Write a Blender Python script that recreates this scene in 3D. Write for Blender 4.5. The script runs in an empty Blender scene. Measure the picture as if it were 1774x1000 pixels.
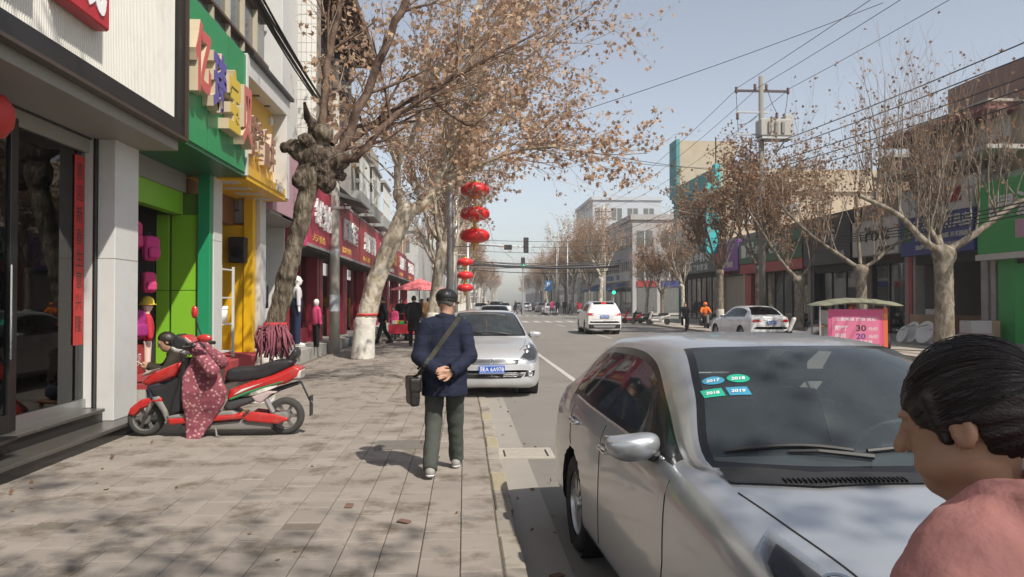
import bpy, bmesh, math, random
import numpy as np
from mathutils import Vector, Matrix
from mathutils.bvhtree import BVHTree
from mathutils.geometry import delaunay_2d_cdt

SC = bpy.context.scene
COL = SC.collection
R = math.radians

# ------------------------------------------------------------------ camera, sky, sun, exposure
CAM_H, F_PX, YAW, PITCH = 1.55, 1330.0, R(3.53), R(0.95)
cam_data = bpy.data.cameras.new('camera')
cam = bpy.data.objects.new('camera', cam_data)
COL.objects.link(cam)
cam.location = (0, 0, CAM_H)
cam.rotation_euler = (R(90) + PITCH, 0, -YAW)
cam_data.sensor_width = 36.0
cam_data.lens = 36.0 * F_PX / 1774.0
cam_data.clip_start = 0.05
cam_data.clip_end = 3000
SC.camera = cam

SUN_EL, SUN_AZ = R(49), R(143)          # azimuth from +Y (street direction) clockwise towards +X
world = bpy.data.worlds.new('World')
SC.world = world
world.use_nodes = True
nt = world.node_tree
bg = nt.nodes['Background']
sky = nt.nodes.new('ShaderNodeTexSky')
sky.sky_type = 'NISHITA'
sky.sun_disc = False
sky.sun_elevation = SUN_EL
sky.sun_rotation = SUN_AZ
sky.air_density = 1.0
sky.dust_density = 1.2
sky.ozone_density = 1.0
sky.altitude = 0
hs = nt.nodes.new('ShaderNodeHueSaturation'); hs.inputs['Saturation'].default_value = 0.52
nt.links.new(sky.outputs[0], hs.inputs['Color']); nt.links.new(hs.outputs[0], bg.inputs[0])
bg.inputs[1].default_value = 0.138
sun_data = bpy.data.lights.new('sun', 'SUN')
sun_data.energy = 5.0
sun_data.angle = R(0.8)
sun_data.color = (1.0, 0.93, 0.83)
sun = bpy.data.objects.new('sun', sun_data)
COL.objects.link(sun)
sd = Vector((math.sin(SUN_AZ) * math.cos(SUN_EL), math.cos(SUN_AZ) * math.cos(SUN_EL), math.sin(SUN_EL)))
sun.rotation_euler = sd.to_track_quat('Z', 'Y').to_euler()
sun.location = sd * 60
SC.view_settings.view_transform = 'Standard'
SC.view_settings.look = 'None'
SC.view_settings.exposure = 0.14
SC.view_settings.gamma = 1.0
SC.cycles.max_bounces = 6
SC.cycles.transparent_max_bounces = 12
SC.cycles.use_denoising = True
SC.cycles.volume_bounces = 0

# ------------------------------------------------------------------ measuring helpers (street frame: Y along the street, X to the right)
_fw = np.array([math.sin(YAW) * math.cos(PITCH), math.cos(YAW) * math.cos(PITCH), math.sin(PITCH)])
_rt = np.array([math.cos(YAW), -math.sin(YAW), 0])
_up = np.cross(_rt, _fw)
def _ray(px, py): return _fw + _rt * (px - 887) / F_PX - _up * (py - 500) / F_PX
def atY(px, py, Y):
    d = _ray(px, py); return Vector(d * Y / d[1] + np.array([0, 0, CAM_H]))
def atX(px, py, X):
    d = _ray(px, py); return Vector(d * X / d[0] + np.array([0, 0, CAM_H]))
def atZ(px, py, z=0.0):
    d = _ray(px, py); return Vector(d * (z - CAM_H) / d[2] + np.array([0, 0, CAM_H]))

# ------------------------------------------------------------------ materials
MATS = {}
def M(name, col, rough=0.6, metal=0.0, var=0.12, vscale=4.0, bump=0.0, bscale=60.0, coat=0.0, dirt=None, dscale=2.0, damt=0.5, spec=0.5, coords='Object'):
    if name in MATS: return MATS[name]
    m = bpy.data.materials.new(name); m.use_nodes = True
    n = m.node_tree.nodes; l = m.node_tree.links; b = n['Principled BSDF']
    tc = n.new('ShaderNodeTexCoord')
    c = (*col, 1.0)
    lo = tuple(max(0, x * (1 - var)) for x in col) + (1.0,)
    hi = tuple(min(1, x * (1 + var)) for x in col) + (1.0,)
    nz = n.new('ShaderNodeTexNoise'); nz.inputs['Scale'].default_value = vscale; nz.inputs['Detail'].default_value = 6; nz.inputs['Roughness'].default_value = 0.65
    l.new(tc.outputs[coords], nz.inputs['Vector'])
    mx = n.new('ShaderNodeMix'); mx.data_type = 'RGBA'
    mx.inputs[6].default_value = lo; mx.inputs[7].default_value = hi
    l.new(nz.outputs['Fac'], mx.inputs[0])
    out = mx.outputs[2]
    if dirt:
        nd = n.new('ShaderNodeTexNoise'); nd.inputs['Scale'].default_value = dscale; nd.inputs['Detail'].default_value = 8; nd.inputs['Roughness'].default_value = 0.7
        l.new(tc.outputs[coords], nd.inputs['Vector'])
        rp = n.new('ShaderNodeMapRange'); rp.inputs[1].default_value = 0.5; rp.inputs[2].default_value = 0.72; rp.inputs[3].default_value = 0; rp.inputs[4].default_value = damt
        l.new(nd.outputs['Fac'], rp.inputs[0])
        m2 = n.new('ShaderNodeMix'); m2.data_type = 'RGBA'
        l.new(rp.outputs[0], m2.inputs[0]); l.new(out, m2.inputs[6]); m2.inputs[7].default_value = (*dirt, 1)
        out = m2.outputs[2]
    l.new(out, b.inputs['Base Color'])
    b.inputs['Roughness'].default_value = rough
    b.inputs['Metallic'].default_value = metal
    b.inputs['Specular IOR Level'].default_value = spec
    if coat: b.inputs['Coat Weight'].default_value = coat; b.inputs['Coat Roughness'].default_value = 0.06
    if bump:
        nb = n.new('ShaderNodeTexNoise'); nb.inputs['Scale'].default_value = bscale; nb.inputs['Detail'].default_value = 5
        l.new(tc.outputs[coords], nb.inputs['Vector'])
        bp = n.new('ShaderNodeBump'); bp.inputs['Strength'].default_value = bump; bp.inputs['Distance'].default_value = 0.02
        l.new(nb.outputs['Fac'], bp.inputs['Height']); l.new(bp.outputs[0], b.inputs['Normal'])
    MATS[name] = m
    return m
def glass_mat(name, tint=(0.5, 0.55, 0.55), refl=1.0, rough=0.02, dust=0.0, filmcol=(.55, .57, .57)):
    if name in MATS: return MATS[name]
    m = bpy.data.materials.new(name); m.use_nodes = True
    n = m.node_tree.nodes; l = m.node_tree.links
    n.remove(n['Principled BSDF']); out = n['Material Output']
    tr = n.new('ShaderNodeBsdfTransparent'); tr.inputs[0].default_value = (*tint, 1)
    gl = n.new('ShaderNodeBsdfGlossy'); gl.inputs[0].default_value = (refl, refl, refl, 1); gl.inputs['Roughness'].default_value = rough
    fr = n.new('ShaderNodeFresnel'); fr.inputs[0].default_value = 1.5
    mx = n.new('ShaderNodeMixShader')
    l.new(fr.outputs[0], mx.inputs[0]); l.new(tr.outputs[0], mx.inputs[1]); l.new(gl.outputs[0], mx.inputs[2]); l.new(mx.outputs[0], out.inputs[0])
    if dust:
        df = n.new('ShaderNodeBsdfDiffuse'); df.inputs[0].default_value = (*filmcol, 1); m2 = n.new('ShaderNodeMixShader')
        nz = n.new('ShaderNodeTexNoise'); nz.inputs['Scale'].default_value = 5; nz.inputs['Detail'].default_value = 6; tc = n.new('ShaderNodeTexCoord'); l.new(tc.outputs['Object'], nz.inputs['Vector'])
        mr = n.new('ShaderNodeMapRange'); mr.inputs[3].default_value = dust * .5; mr.inputs[4].default_value = dust * 1.5; l.new(nz.outputs['Fac'], mr.inputs[0]); l.new(mr.outputs[0], m2.inputs[0])
        l.new(mx.outputs[0], m2.inputs[1]); l.new(df.outputs[0], m2.inputs[2]); l.new(m2.outputs[0], out.inputs[0])
    MATS[name] = m
    return m
def emit_mat(name, col, s=2.0):
    if name in MATS: return MATS[name]
    m = bpy.data.materials.new(name); m.use_nodes = True
    b = m.node_tree.nodes['Principled BSDF']; b.inputs['Base Color'].default_value = (*col, 1)
    b.inputs['Emission Color'].default_value = (*col, 1); b.inputs['Emission Strength'].default_value = s
    MATS[name] = m
    return m

# ------------------------------------------------------------------ objects
def tag(o, label=None, cat=None, group=None, kind=None):
    if label: o['label'] = label
    if cat: o['category'] = cat
    if group: o['group'] = group
    if kind: o['kind'] = kind
    return o
def empty(name, loc=(0, 0, 0), rz=0.0, label=None, cat=None, group=None):
    o = bpy.data.objects.new(name, None); COL.objects.link(o)
    o.location = loc; o.rotation_euler = (0, 0, rz); o.empty_display_size = 0.1
    return tag(o, label, cat, group)
def link(name, me, parent=None, mat=None):
    o = bpy.data.objects.new(name, me); COL.objects.link(o)
    if mat is not None and not me.materials: me.materials.append(mat)
    if parent is not None: o.parent = parent
    return o
def mesh(name, v, f, mat=None, smooth=False):
    me = bpy.data.meshes.new(name)
    me.from_pydata([tuple(p) for p in v], [], [tuple(q) for q in f])
    if mat is not None: me.materials.append(mat)
    if smooth: me.polygons.foreach_set('use_smooth', [True] * len(me.polygons))
    me.update()
    return me
def np_mesh(name, V, Fq, mat=None, smooth=False):
    """V (n,3), Fq (m,k) with equal k: fast build."""
    me = bpy.data.meshes.new(name)
    V = np.asarray(V, dtype=np.float32); Fq = np.asarray(Fq, dtype=np.int32)
    me.vertices.add(len(V)); me.vertices.foreach_set('co', V.ravel())
    k = Fq.shape[1]
    me.loops.add(Fq.size); me.loops.foreach_set('vertex_index', Fq.ravel())
    me.polygons.add(len(Fq)); me.polygons.foreach_set('loop_start', np.arange(0, Fq.size, k, dtype=np.int32))
    if smooth: me.polygons.foreach_set('use_smooth', np.ones(len(Fq), dtype=bool))
    if mat is not None: me.materials.append(mat)
    me.update(calc_edges=True)
    return me
def copy_tree(o, parent=None):
    c = o.copy(); COL.objects.link(c); c.parent = parent
    for ch in list(o.children): copy_tree(ch, c)
    return c

class MB:
    """collects simple solids; build() links them as one mesh object"""
    def __init__(s): s.v = []; s.f = []
    def add(s, v, f):
        k = len(s.v); s.v += [tuple(p) for p in v]; s.f += [tuple(i + k for i in q) for q in f]; return s
    def box(s, x0, x1, y0, y1, z0, z1, bev=0.0):
        if x1 < x0: x0, x1 = x1, x0
        if y1 < y0: y0, y1 = y1, y0
        if z1 < z0: z0, z1 = z1, z0
        b = min(bev, (x1 - x0) * .45, (y1 - y0) * .45, (z1 - z0) * .45)
        if b <= 0:
            v = [(x0,y0,z0),(x1,y0,z0),(x1,y1,z0),(x0,y1,z0),(x0,y0,z1),(x1,y0,z1),(x1,y1,z1),(x0,y1,z1)]
            f = [(0,3,2,1),(4,5,6,7),(0,1,5,4),(1,2,6,5),(2,3,7,6),(3,0,4,7)]
            return s.add(v, f)
        bm = bmesh.new()
        bmesh.ops.create_cube(bm, size=1)
        for w in bm.verts:
            w.co = (x0 + (w.co.x + .5) * (x1 - x0), y0 + (w.co.y + .5) * (y1 - y0), z0 + (w.co.z + .5) * (z1 - z0))
        bmesh.ops.bevel(bm, geom=list(bm.edges), offset=b, segments=1, affect='EDGES')
        bm.verts.index_update()
        s.add([w.co.copy() for w in bm.verts], [[w.index for w in q.verts] for q in bm.faces]); bm.free()
        return s
    def obox(s, c, ax, ay, az):
        """box from centre and three half-axis vectors"""
        c, ax, ay, az = Vector(c), Vector(ax), Vector(ay), Vector(az)
        v = [c - ax - ay - az, c + ax - ay - az, c + ax + ay - az, c - ax + ay - az, c - ax - ay + az, c + ax - ay + az, c + ax + ay + az, c - ax + ay + az]
        return s.add(v, [(0,3,2,1),(4,5,6,7),(0,1,5,4),(1,2,6,5),(2,3,7,6),(3,0,4,7)])
    def tube(s, pts, rad, n=8, cap=True, flat=1.0):
        pts = [Vector(p) for p in pts]
        if not hasattr(rad, '__len__'): rad = [rad] * len(pts)
        k = len(s.v); prev = None; V = []; Fc = []
        for i, p in enumerate(pts):
            t = (pts[min(i + 1, len(pts) - 1)] - pts[max(i - 1, 0)])
            t = t.normalized() if t.length > 1e-9 else Vector((0, 0, 1))
            if prev is None:
                a = t.cross(Vector((0, 0, 1)) if abs(t.z) < .95 else Vector((1, 0, 0))).normalized()
            else:
                a = (prev - t * prev.dot(t)).normalized()
            prev = a; b = t.cross(a)
            for j in range(n):
                q = 2 * math.pi * j / n
                V.append(p + (a * math.cos(q) + b * math.sin(q) * flat) * rad[i])
        for i in range(len(pts) - 1):
            for j in range(n):
                Fc.append((i*n + j, i*n + (j+1) % n, (i+1)*n + (j+1) % n, (i+1)*n + j))
        if cap:
            Fc.append(tuple(range(n - 1, -1, -1))); Fc.append(tuple((len(pts)-1)*n + j for j in range(n)))
        return s.add(V, Fc)
    def lathe(s, prof, n=20, c=(0, 0, 0), axis='z', cap=True):
        V = []; Fc = []
        for (r, h) in prof:
            for j in range(n):
                q = 2 * math.pi * j / n; a, b = r * math.cos(q), r * math.sin(q)
                p = {'z': (a, b, h), 'x': (h, a, b), 'y': (b, h, a)}[axis]
                V.append((p[0] + c[0], p[1] + c[1], p[2] + c[2]))
        for i in range(len(prof) - 1):
            for j in range(n):
                Fc.append((i*n + j, i*n + (j+1) % n, (i+1)*n + (j+1) % n, (i+1)*n + j))
        if cap:
            Fc.append(tuple(range(n - 1, -1, -1))); Fc.append(tuple((len(prof)-1)*n + j for j in range(n)))
        return s.add(V, Fc)
    def poly(s, pts): return s.add(pts, [tuple(range(len(pts)))])
    def prism(s, pts, off):
        """extrude a planar polygon by the vector off"""
        n = len(pts); o = Vector(off); V = [Vector(p) for p in pts] + [Vector(p) + o for p in pts]
        Fc = [tuple(range(n - 1, -1, -1)), tuple(range(n, 2 * n))] + [(i, (i+1) % n, n + (i+1) % n, n + i) for i in range(n)]
        return s.add(V, Fc)
    def sheet(s, rows):
        """grid of points, rows of equal length"""
        n = len(rows[0]); V = [p for r in rows for p in r]
        return s.add(V, [(i*n + j, i*n + j + 1, (i+1)*n + j + 1, (i+1)*n + j) for i in range(len(rows) - 1) for j in range(n - 1)])
    def build(s, name, mat=None, parent=None, smooth=False, autosmooth=None):
        me = mesh(name, s.v, s.f, mat, smooth)
        bm = bmesh.new(); bm.from_mesh(me); bmesh.ops.recalc_face_normals(bm, faces=bm.faces); bm.to_mesh(me); bm.free()
        if autosmooth is not None:
            me.polygons.foreach_set('use_smooth', [True] * len(me.polygons))
            me.set_sharp_from_angle(angle=R(autosmooth))
        return link(name, me, parent)

def solid(name, mat, parent, *box, bev=0.0):
    return MB().box(*box, bev=bev).build(name, mat, parent)

_txt = bpy.data.curves.new('lettering', 'FONT')
def text_obj(body, mat, parent, origin, right, up, w=None, h=None, depth=0.0, name='lettering', bold=0.0):
    """words as a flat or raised mesh; origin = lower left corner, fitted to w x h"""
    _txt.body = body; _txt.extrude = 0.0; _txt.offset = bold; _txt.resolution_u = 3
    t = bpy.data.objects.new('lettering', _txt); COL.objects.link(t)
    dg = bpy.context.evaluated_depsgraph_get(); dg.update()
    me0 = t.evaluated_get(dg).to_mesh()
    V = np.array([v.co[:] for v in me0.vertices]) if len(me0.vertices) else np.zeros((1, 3))
    Fc = [tuple(p.vertices) for p in me0.polygons]
    bpy.data.objects.remove(t)
    lo = V.min(0); hi = V.max(0); sz = np.maximum(hi - lo, 1e-6)
    sy = (h / sz[1]) if h else (w / sz[0]); sx = (w / sz[0]) if w else sy
    right = Vector(right).normalized(); up = Vector(up).normalized(); nrm = right.cross(up); o = Vector(origin)
    V2 = [o + right * ((p[0] - lo[0]) * sx) + up * ((p[1] - lo[1]) * sy) for p in V]
    mb = MB()
    if depth <= 0: mb.add(V2, Fc)
    else:
        n = len(V2); cnt = {}
        for f in Fc:
            for a, b in zip(f, f[1:] + f[:1]):
                cnt[(a, b)] = cnt.get((a, b), 0) + 1
        side = [(a, b, b + n, a + n) for (a, b) in cnt if (b, a) not in cnt]
        mb.add(V2 + [p + nrm * depth for p in V2], [tuple(reversed(f)) for f in Fc] + [tuple(i + n for i in f) for f in Fc] + side)
    me = mesh(name, mb.v, mb.f, mat)
    return link(name, me, parent)

# ------------------------------------------------------------------ implicit surfaces for bodies and cloth
def smin(a, b, k):
    h = np.clip(0.5 + 0.5 * (b - a) / k, 0, 1)
    return b + (a - b) * h - k * h * (1 - h)
def smax(a, b, k): return -smin(-a, -b, k)
def cap(P, a, b, ra, rb):
    a = np.array(a, np.float32); b = np.array(b, np.float32); d = b - a
    t = np.clip(((P - a) @ d) / max(float(d @ d), 1e-9), 0, 1)
    return np.sqrt(((P - a - t[:, None] * d) ** 2).sum(1)) - (ra + (rb - ra) * t)
def ell(P, c, r, rot=None):
    q = P - np.array(c, np.float32)
    if rot is not None: q = q @ np.array(rot, np.float32)
    r = np.array(r, np.float32)
    k0 = np.sqrt(((q / r) ** 2).sum(1)); k1 = np.sqrt(((q / (r * r)) ** 2).sum(1)) + 1e-6
    return k0 * (k0 - 1) / k1
def vnoise(P, s, seed=0):
    """cheap smooth noise from summed sines"""
    rg = np.random.RandomState(seed); o = np.zeros(len(P), np.float32)
    for k in range(7):
        w = rg.normal(size=3) * s; o += np.sin(P @ w + rg.uniform(0, 6.28))
    return o / 7
def sdf_mesh(name, f, lo, hi, h, mat=None, smooth=True):
    lo = np.array(lo, np.float32); hi = np.array(hi, np.float32)
    n = np.maximum(np.ceil((hi - lo) / h).astype(int) + 1, 3)
    ax = [lo[i] + h * np.arange(n[i], dtype=np.float32) for i in range(3)]
    P = np.stack(np.meshgrid(*ax, indexing='ij'), -1).reshape(-1, 3)
    v = np.concatenate([f(c) for c in np.array_split(P, max(1, len(P) // 200000))]).reshape(n)
    v[0] = np.maximum(v[0], h); v[-1] = np.maximum(v[-1], h); v[:, 0] = np.maximum(v[:, 0], h); v[:, -1] = np.maximum(v[:, -1], h); v[:, :, 0] = np.maximum(v[:, :, 0], h); v[:, :, -1] = np.maximum(v[:, :, -1], h)
    s = v < 0
    nc = n - 1
    acc = np.zeros((*nc, 3), np.float32); cnt = np.zeros(nc, np.float32)
    idx = np.stack(np.meshgrid(*[np.arange(k) for k in nc], indexing='ij'), -1).astype(np.float32)
    def corner(a, dx, dy, dz): return a[dx:dx + nc[0], dy:dy + nc[1], dz:dz + nc[2]]
    for axn in range(3):
        for u in (0, 1):
            for w in (0, 1):
                d0 = [0, 0, 0]; o = [i for i in range(3) if i != axn]; d0[o[0]] = u; d0[o[1]] = w
                d1 = list(d0); d1[axn] = 1
                a = corner(v, *d0); b = corner(v, *d1)
                m = (a < 0) != (b < 0)
                t = np.where(m, a / np.where(m, a - b, 1), 0)
                off = np.array(d0, np.float32)[None, None, None] + np.zeros((*nc, 3), np.float32)
                off[..., axn] += t
                acc += np.where(m[..., None], off + idx, 0); cnt += m
    act = cnt > 0
    vid = np.full(nc, -1, np.int64); vid[act] = np.arange(act.sum())
    V = lo + h * (acc[act] / cnt[act][:, None])
    Fq = []
    for axn in range(3):
        o = [i for i in range(3) if i != axn]
        sl0 = [slice(1, nc[i]) if i != axn else slice(0, n[axn] - 1) for i in range(3)]
        sl1 = [slice(1, nc[i]) if i != axn else slice(1, n[axn]) for i in range(3)]
        a = s[tuple(sl0)]; b = s[tuple(sl1)]
        def cells(du, dw):
            q = [None] * 3; q[axn] = slice(0, n[axn] - 1)
            q[o[0]] = slice(1 - du, nc[o[0]] - du); q[o[1]] = slice(1 - dw, nc[o[1]] - dw)
            return vid[tuple(q)]
        quad = np.stack([cells(1, 1), cells(0, 1), cells(0, 0), cells(1, 0)], -1)
        flip = (axn == 1)
        for mm, rev in (((a & ~b), flip), ((~a & b), not flip)):
            q = quad[mm]
            Fq.append(q[:, ::-1] if rev else q)
    Fq = np.concatenate(Fq)
    Fq = Fq[(Fq >= 0).all(1)]
    return np_mesh(name, V, Fq, mat, smooth)
def seg_mesh(name, S, n, mat):
    """S rows: p0(3) p1(3) r0 r1 -> open tapered prisms, fast"""
    S = np.asarray(S, float); p0, p1 = S[:, :3], S[:, 3:6]; d = p1 - p0; L_ = np.linalg.norm(d, axis=1, keepdims=True) + 1e-9; d = d / L_
    ref = np.where(np.abs(d[:, 2:3]) < .9, np.array([[0, 0, 1.]]), np.array([[1., 0, 0]])); a = np.cross(d, ref); a /= np.linalg.norm(a, axis=1, keepdims=True); b = np.cross(d, a)
    ang = 2 * np.pi * np.arange(n) / n
    ring = a[:, None] * np.cos(ang)[None, :, None] + b[:, None] * np.sin(ang)[None, :, None]
    V = np.concatenate([p0[:, None] + ring * S[:, 6][:, None, None], p1[:, None] + ring * S[:, 7][:, None, None]], 1).reshape(-1, 3)
    base = (np.arange(len(S)) * 2 * n)[:, None, None]; i = np.arange(n)
    q = np.stack([i, (i + 1) % n, n + (i + 1) % n, n + i], -1)[None]
    return np_mesh(name, V, (base + q).reshape(-1, 4), mat, True)
# ------------------------------------------------------------------ ground, road, pavements
def cx(Y):                                   # the street bends a little to the right far away
    if Y < 60: return 0.0
    if Y < 160: return 0.0003 * (Y - 60) ** 2
    return 3.0 + 0.06 * (Y - 160)
KX, RX, ROAD_Z = 0.36, 12.7, -0.11           # left kerb edge, right kerb edge, road level
LW, RW = -3.87, 18.5                         # where the pavements meet the shops
def S01(t): t = max(0.0, min(1.0, t)); return t * t * (3 - 2 * t)
def zs(x, y):                                # dropped kerb where the silver car stands
    return -0.10 * S01((x + 1.9) / 0.9) * S01((y - 11.6) / 1.2) * S01((22.0 - y) / 1.5)

def slab_material(name, col, groove=True, rand=True):
    m = M(name, col, rough=0.88, var=0.16, vscale=2.2, dirt=(0.12, 0.098, 0.073), dscale=2.3, damt=0.9, spec=0.25)
    for nd in m.node_tree.nodes:
        if nd.type == 'MAP_RANGE': nd.inputs[1].default_value = .50; nd.inputs[2].default_value = .66
    n = m.node_tree.nodes; l = m.node_tree.links; b = n['Principled BSDF']
    src = b.inputs['Base Color'].links[0].from_socket
    if rand:
        oi = n.new('ShaderNodeObjectInfo'); mr = n.new('ShaderNodeMapRange'); mr.inputs[3].default_value = 0.89; mr.inputs[4].default_value = 1.07
        l.new(oi.outputs['Random'], mr.inputs[0])
        mm = n.new('ShaderNodeMix'); mm.data_type = 'RGBA'; mm.blend_type = 'MULTIPLY'; mm.inputs[0].default_value = 1
        l.new(src, mm.inputs[6]); l.new(mr.outputs[0], mm.inputs[7]); l.new(mm.outputs[2], b.inputs['Base Color'])
    tc = n.new('ShaderNodeNewGeometry')
    br = n.new('ShaderNodeTexBrick'); br.inputs['Scale'].default_value = 9.0; br.inputs['Mortar Size'].default_value = 0.03
    br.inputs['Color1'].default_value = (1, 1, 1, 1); br.inputs['Color2'].default_value = (.9, .9, .9, 1); br.inputs['Mortar'].default_value = (0, 0, 0, 1)
    l.new(tc.outputs['Position'], br.inputs['Vector'])
    nz = n.new('ShaderNodeTexNoise'); nz.inputs['Scale'].default_value = 55; nz.inputs['Detail'].default_value = 6
    l.new(tc.outputs['Position'], nz.inputs['Vector'])
    ad = n.new('ShaderNodeMath'); ad.operation = 'MULTIPLY_ADD'; ad.inputs[1].default_value = 0.55 if groove else 0.0
    l.new(br.outputs['Color'], ad.inputs[0]); l.new(nz.outputs['Fac'], ad.inputs[2])
    bp = n.new('ShaderNodeBump'); bp.inputs['Strength'].default_value = 0.35; bp.inputs['Distance'].default_value = 0.008
    l.new(ad.outputs[0], bp.inputs['Height']); l.new(bp.outputs[0], b.inputs['Normal'])
    # real positions drive the colour noise, so neighbouring slabs differ
    for nd in n:
        if nd.type == 'TEX_NOISE' and nd is not nz: l.new(tc.outputs['Position'], nd.inputs['Vector'])
    return m
m_slab = slab_material('concrete_slab', (0.275, 0.244, 0.213))
m_joint = M('joint_dirt', (0.14, 0.12, 0.095), 0.95, var=.3, vscale=12)
m_kerb = slab_material('kerb_stone', (0.29, 0.262, 0.222), groove=False)
m_kerby = M('kerb_yellow', (0.31, 0.265, 0.175), 0.85, var=.3, vscale=10, dirt=(.28, .25, .20), dscale=9, damt=1.0)
m_asph = M('asphalt', (0.215, 0.2, 0.18), 0.92, var=.14, vscale=.6, bump=.5, bscale=220, dirt=(.13, .12, .105), dscale=.35, damt=.6, spec=.3)
m_line = M('road_paint', (0.46, 0.445, 0.41), 0.8, var=.15, vscale=8, dirt=(.25, .235, .21), dscale=5, damt=.9)
m_rpave = M('right_paving', (0.34, 0.305, 0.255), 0.9, var=.2, vscale=1.2, bump=.3, bscale=40)
m_earth = M('earth', (0.2, 0.17, 0.13), 0.95, var=.25, vscale=.3)

tag(MB().poly([(-900, -60, -.16), (900, -60, -.16), (900, 1500, -.16), (-900, 1500, -.16)]).build('ground', m_earth), kind='structure')
rows = []
ys = list(np.arange(-15, 60, 5)) + list(np.arange(60, 460, 8))
for y in ys: rows.append([(cx(y) + x, y, ROAD_Z) for x in (KX - .2, 3, 6.6, 10, RX + .2)])
road = tag(MB().sheet(rows).build('road', m_asph), kind='structure')
tag(MB().box(-90, KX - .2, 64, 84, -.155, ROAD_Z - .004).box(RX + .2, 120, 66, 84, -.155, ROAD_Z - .004).build('side_street', m_asph), kind='structure')
def strip(name, x0, x1, y0, y1, z=ROAD_Z + .004, dash=None):
    mb = MB(); y = y0
    while y < y1:
        e = min(y1, y + (dash[0] if dash else 4))
        mb.poly([(cx(y) + x0, y, z), (cx(y) + x1, y, z), (cx(e) + x1, e, z), (cx(e) + x0, e, z)])
        y = e + (dash[1] if dash else 0)
    return mb.build(name, m_line, road)
strip('parking_line', 2.24, 2.36, 6, 52)
strip('centre_line', 6.5, 6.62, 26, 58, dash=(4, 4))
strip('centre_line', 6.5, 6.62, 92, 300, dash=(4, 5))
strip('lane_line', 9.8, 9.9, 30, 58, dash=(3, 5))
for k in range(13):
    strip('crossing_bar', 1.0 + k * .92, 1.45 + k * .92, 60.0, 64.0)
    strip('crossing_bar', 1.2 + k * .92, 1.65 + k * .92, 86.0, 90.5)

# left pavement with single slabs
def pave(y0, y1, x0, x1, name, mat):
    rows = []
    for y in np.arange(y0, y1 + .01, .5):
        rows.append([(x, y, zs(x, y) - .013) for x in np.linspace(x0, x1, 12)])
    return tag(MB().sheet(rows).build(name, mat), kind='structure')
pav = pave(-14, 64, -6.5, KX - .13, 'pavement', m_joint)
rg = random.Random(5)
SW, SL = 0.245, 0.37
slabs = []
ncol = int((KX - .14 - LW) / SW) + 1
for i in range(ncol):
    x1 = KX - .14 - i * SW; x0 = max(LW - .05, x1 - SW)
    if x1 - x0 < .05: continue
    y = 2.4 + (i * 0.37 % 1) * SL
    while y < 64:
        L_ = SL * rg.choice([1, 1, .5, 1, .75])
        slabs.append((x0, x1, y, y + L_)); y += L_
slabs.sort(key=lambda s: s[2] - .2 * s[0])
def slab_geo(mb, s, dz, tilt):
    x0, x1, y0, y1 = s; g = .0027; b = .005
    def z(x, y): return zs(x, y) + dz + tilt[0] * (x - (x0 + x1) / 2) + tilt[1] * (y - (y0 + y1) / 2)
    o = [(x0 + g, y0 + g), (x1 - g, y0 + g), (x1 - g, y1 - g), (x0 + g, y1 - g)]
    n = [(x0 + g + b, y0 + g + b), (x1 - g - b, y0 + g + b), (x1 - g - b, y1 - g - b), (x0 + g + b, y1 - g - b)]
    V = [(x, y, z(x, y) - .03) for x, y in o] + [(x, y, z(x, y) - b) for x, y in o] + [(x, y, z(x, y)) for x, y in n]
    mb.add(V, [(0, 1, 5, 4), (1, 2, 6, 5), (2, 3, 7, 6), (3, 0, 4, 7), (4, 5, 9, 8), (5, 6, 10, 9), (6, 7, 11, 10), (7, 4, 8, 11), (8, 9, 10, 11)])
rest = MB(); nsl = 0
DRAIN_SKIP = (-0.98, -0.42, 7.55, 8.1)
for s in slabs:
    cxm, cym = (s[0] + s[1]) / 2, (s[2] + s[3]) / 2
    seen = cym > 3.4 and cxm > -0.66 * cym - .1
    dz = rg.gauss(0, .0016); tilt = (rg.gauss(0, .006), rg.gauss(0, .004))
    if seen and nsl < 300:
        if rg.random() < .006: nsl += 1; continue          # a missing slab shows the bed
        mb = MB(); slab_geo(mb, s, dz, tilt); mb.build('paving_slab', m_slab, pav); nsl += 1
    else: slab_geo(rest, s, dz, tilt)
tag(rest.build('paving_slabs_beyond', m_slab, pav), kind='stuff')
kerb = MB(); y = 2.0; k = 0
while y < 64:
    L_ = .62
    mb = MB() if y < 14 else kerb
    xo = rg.gauss(0, .004)
    zt = zs(0.3, y + .3) + .004
    mb.box(KX - .13 + xo, KX + xo, y + .006, y + L_ - .006, -.2, max(zt, ROAD_Z + .012), bev=.012)
    if y < 14:
        mb.build('kerb_stone', m_kerby if k % 3 == 1 and k > 5 else m_kerb, pav)
    y += L_; k += 1
kerb.build('kerb_stones_beyond', m_kerb, pav)['kind'] = 'stuff'
gut = MB().box(KX, KX + .3, 2, 63, -.16, ROAD_Z + .003).build('gutter_strip', M('gutter_concrete', (.27, .25, .22), .9, var=.2, vscale=2), road)

# pavement beyond the shops of the first block, and the right side
tag(MB().box(-60, KX, 84, 440, -.15, .0).build('pavement_far', m_rpave), kind='structure')
rp = MB()
for (a, b) in ((-10, 66), (84, 440)):
    yy = list(np.arange(a, b, 6)) + [b]
    for y0, y1 in zip(yy, yy[1:]):
        x0, x1 = cx(y0), cx(y1)
        rp.add([(RX + x0, y0, -.16), (RX + x0, y0, 0), (RX + .14 + x0, y0, .003), (40 + x0, y0, .003), (RX + x1, y1, -.16), (RX + x1, y1, 0), (RX + .14 + x1, y1, .003), (40 + x1, y1, .003)],
               [(0, 1, 5, 4), (1, 2, 6, 5), (2, 3, 7, 6)])
tag(rp.build('right_pavement', m_rpave), kind='structure')

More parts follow.
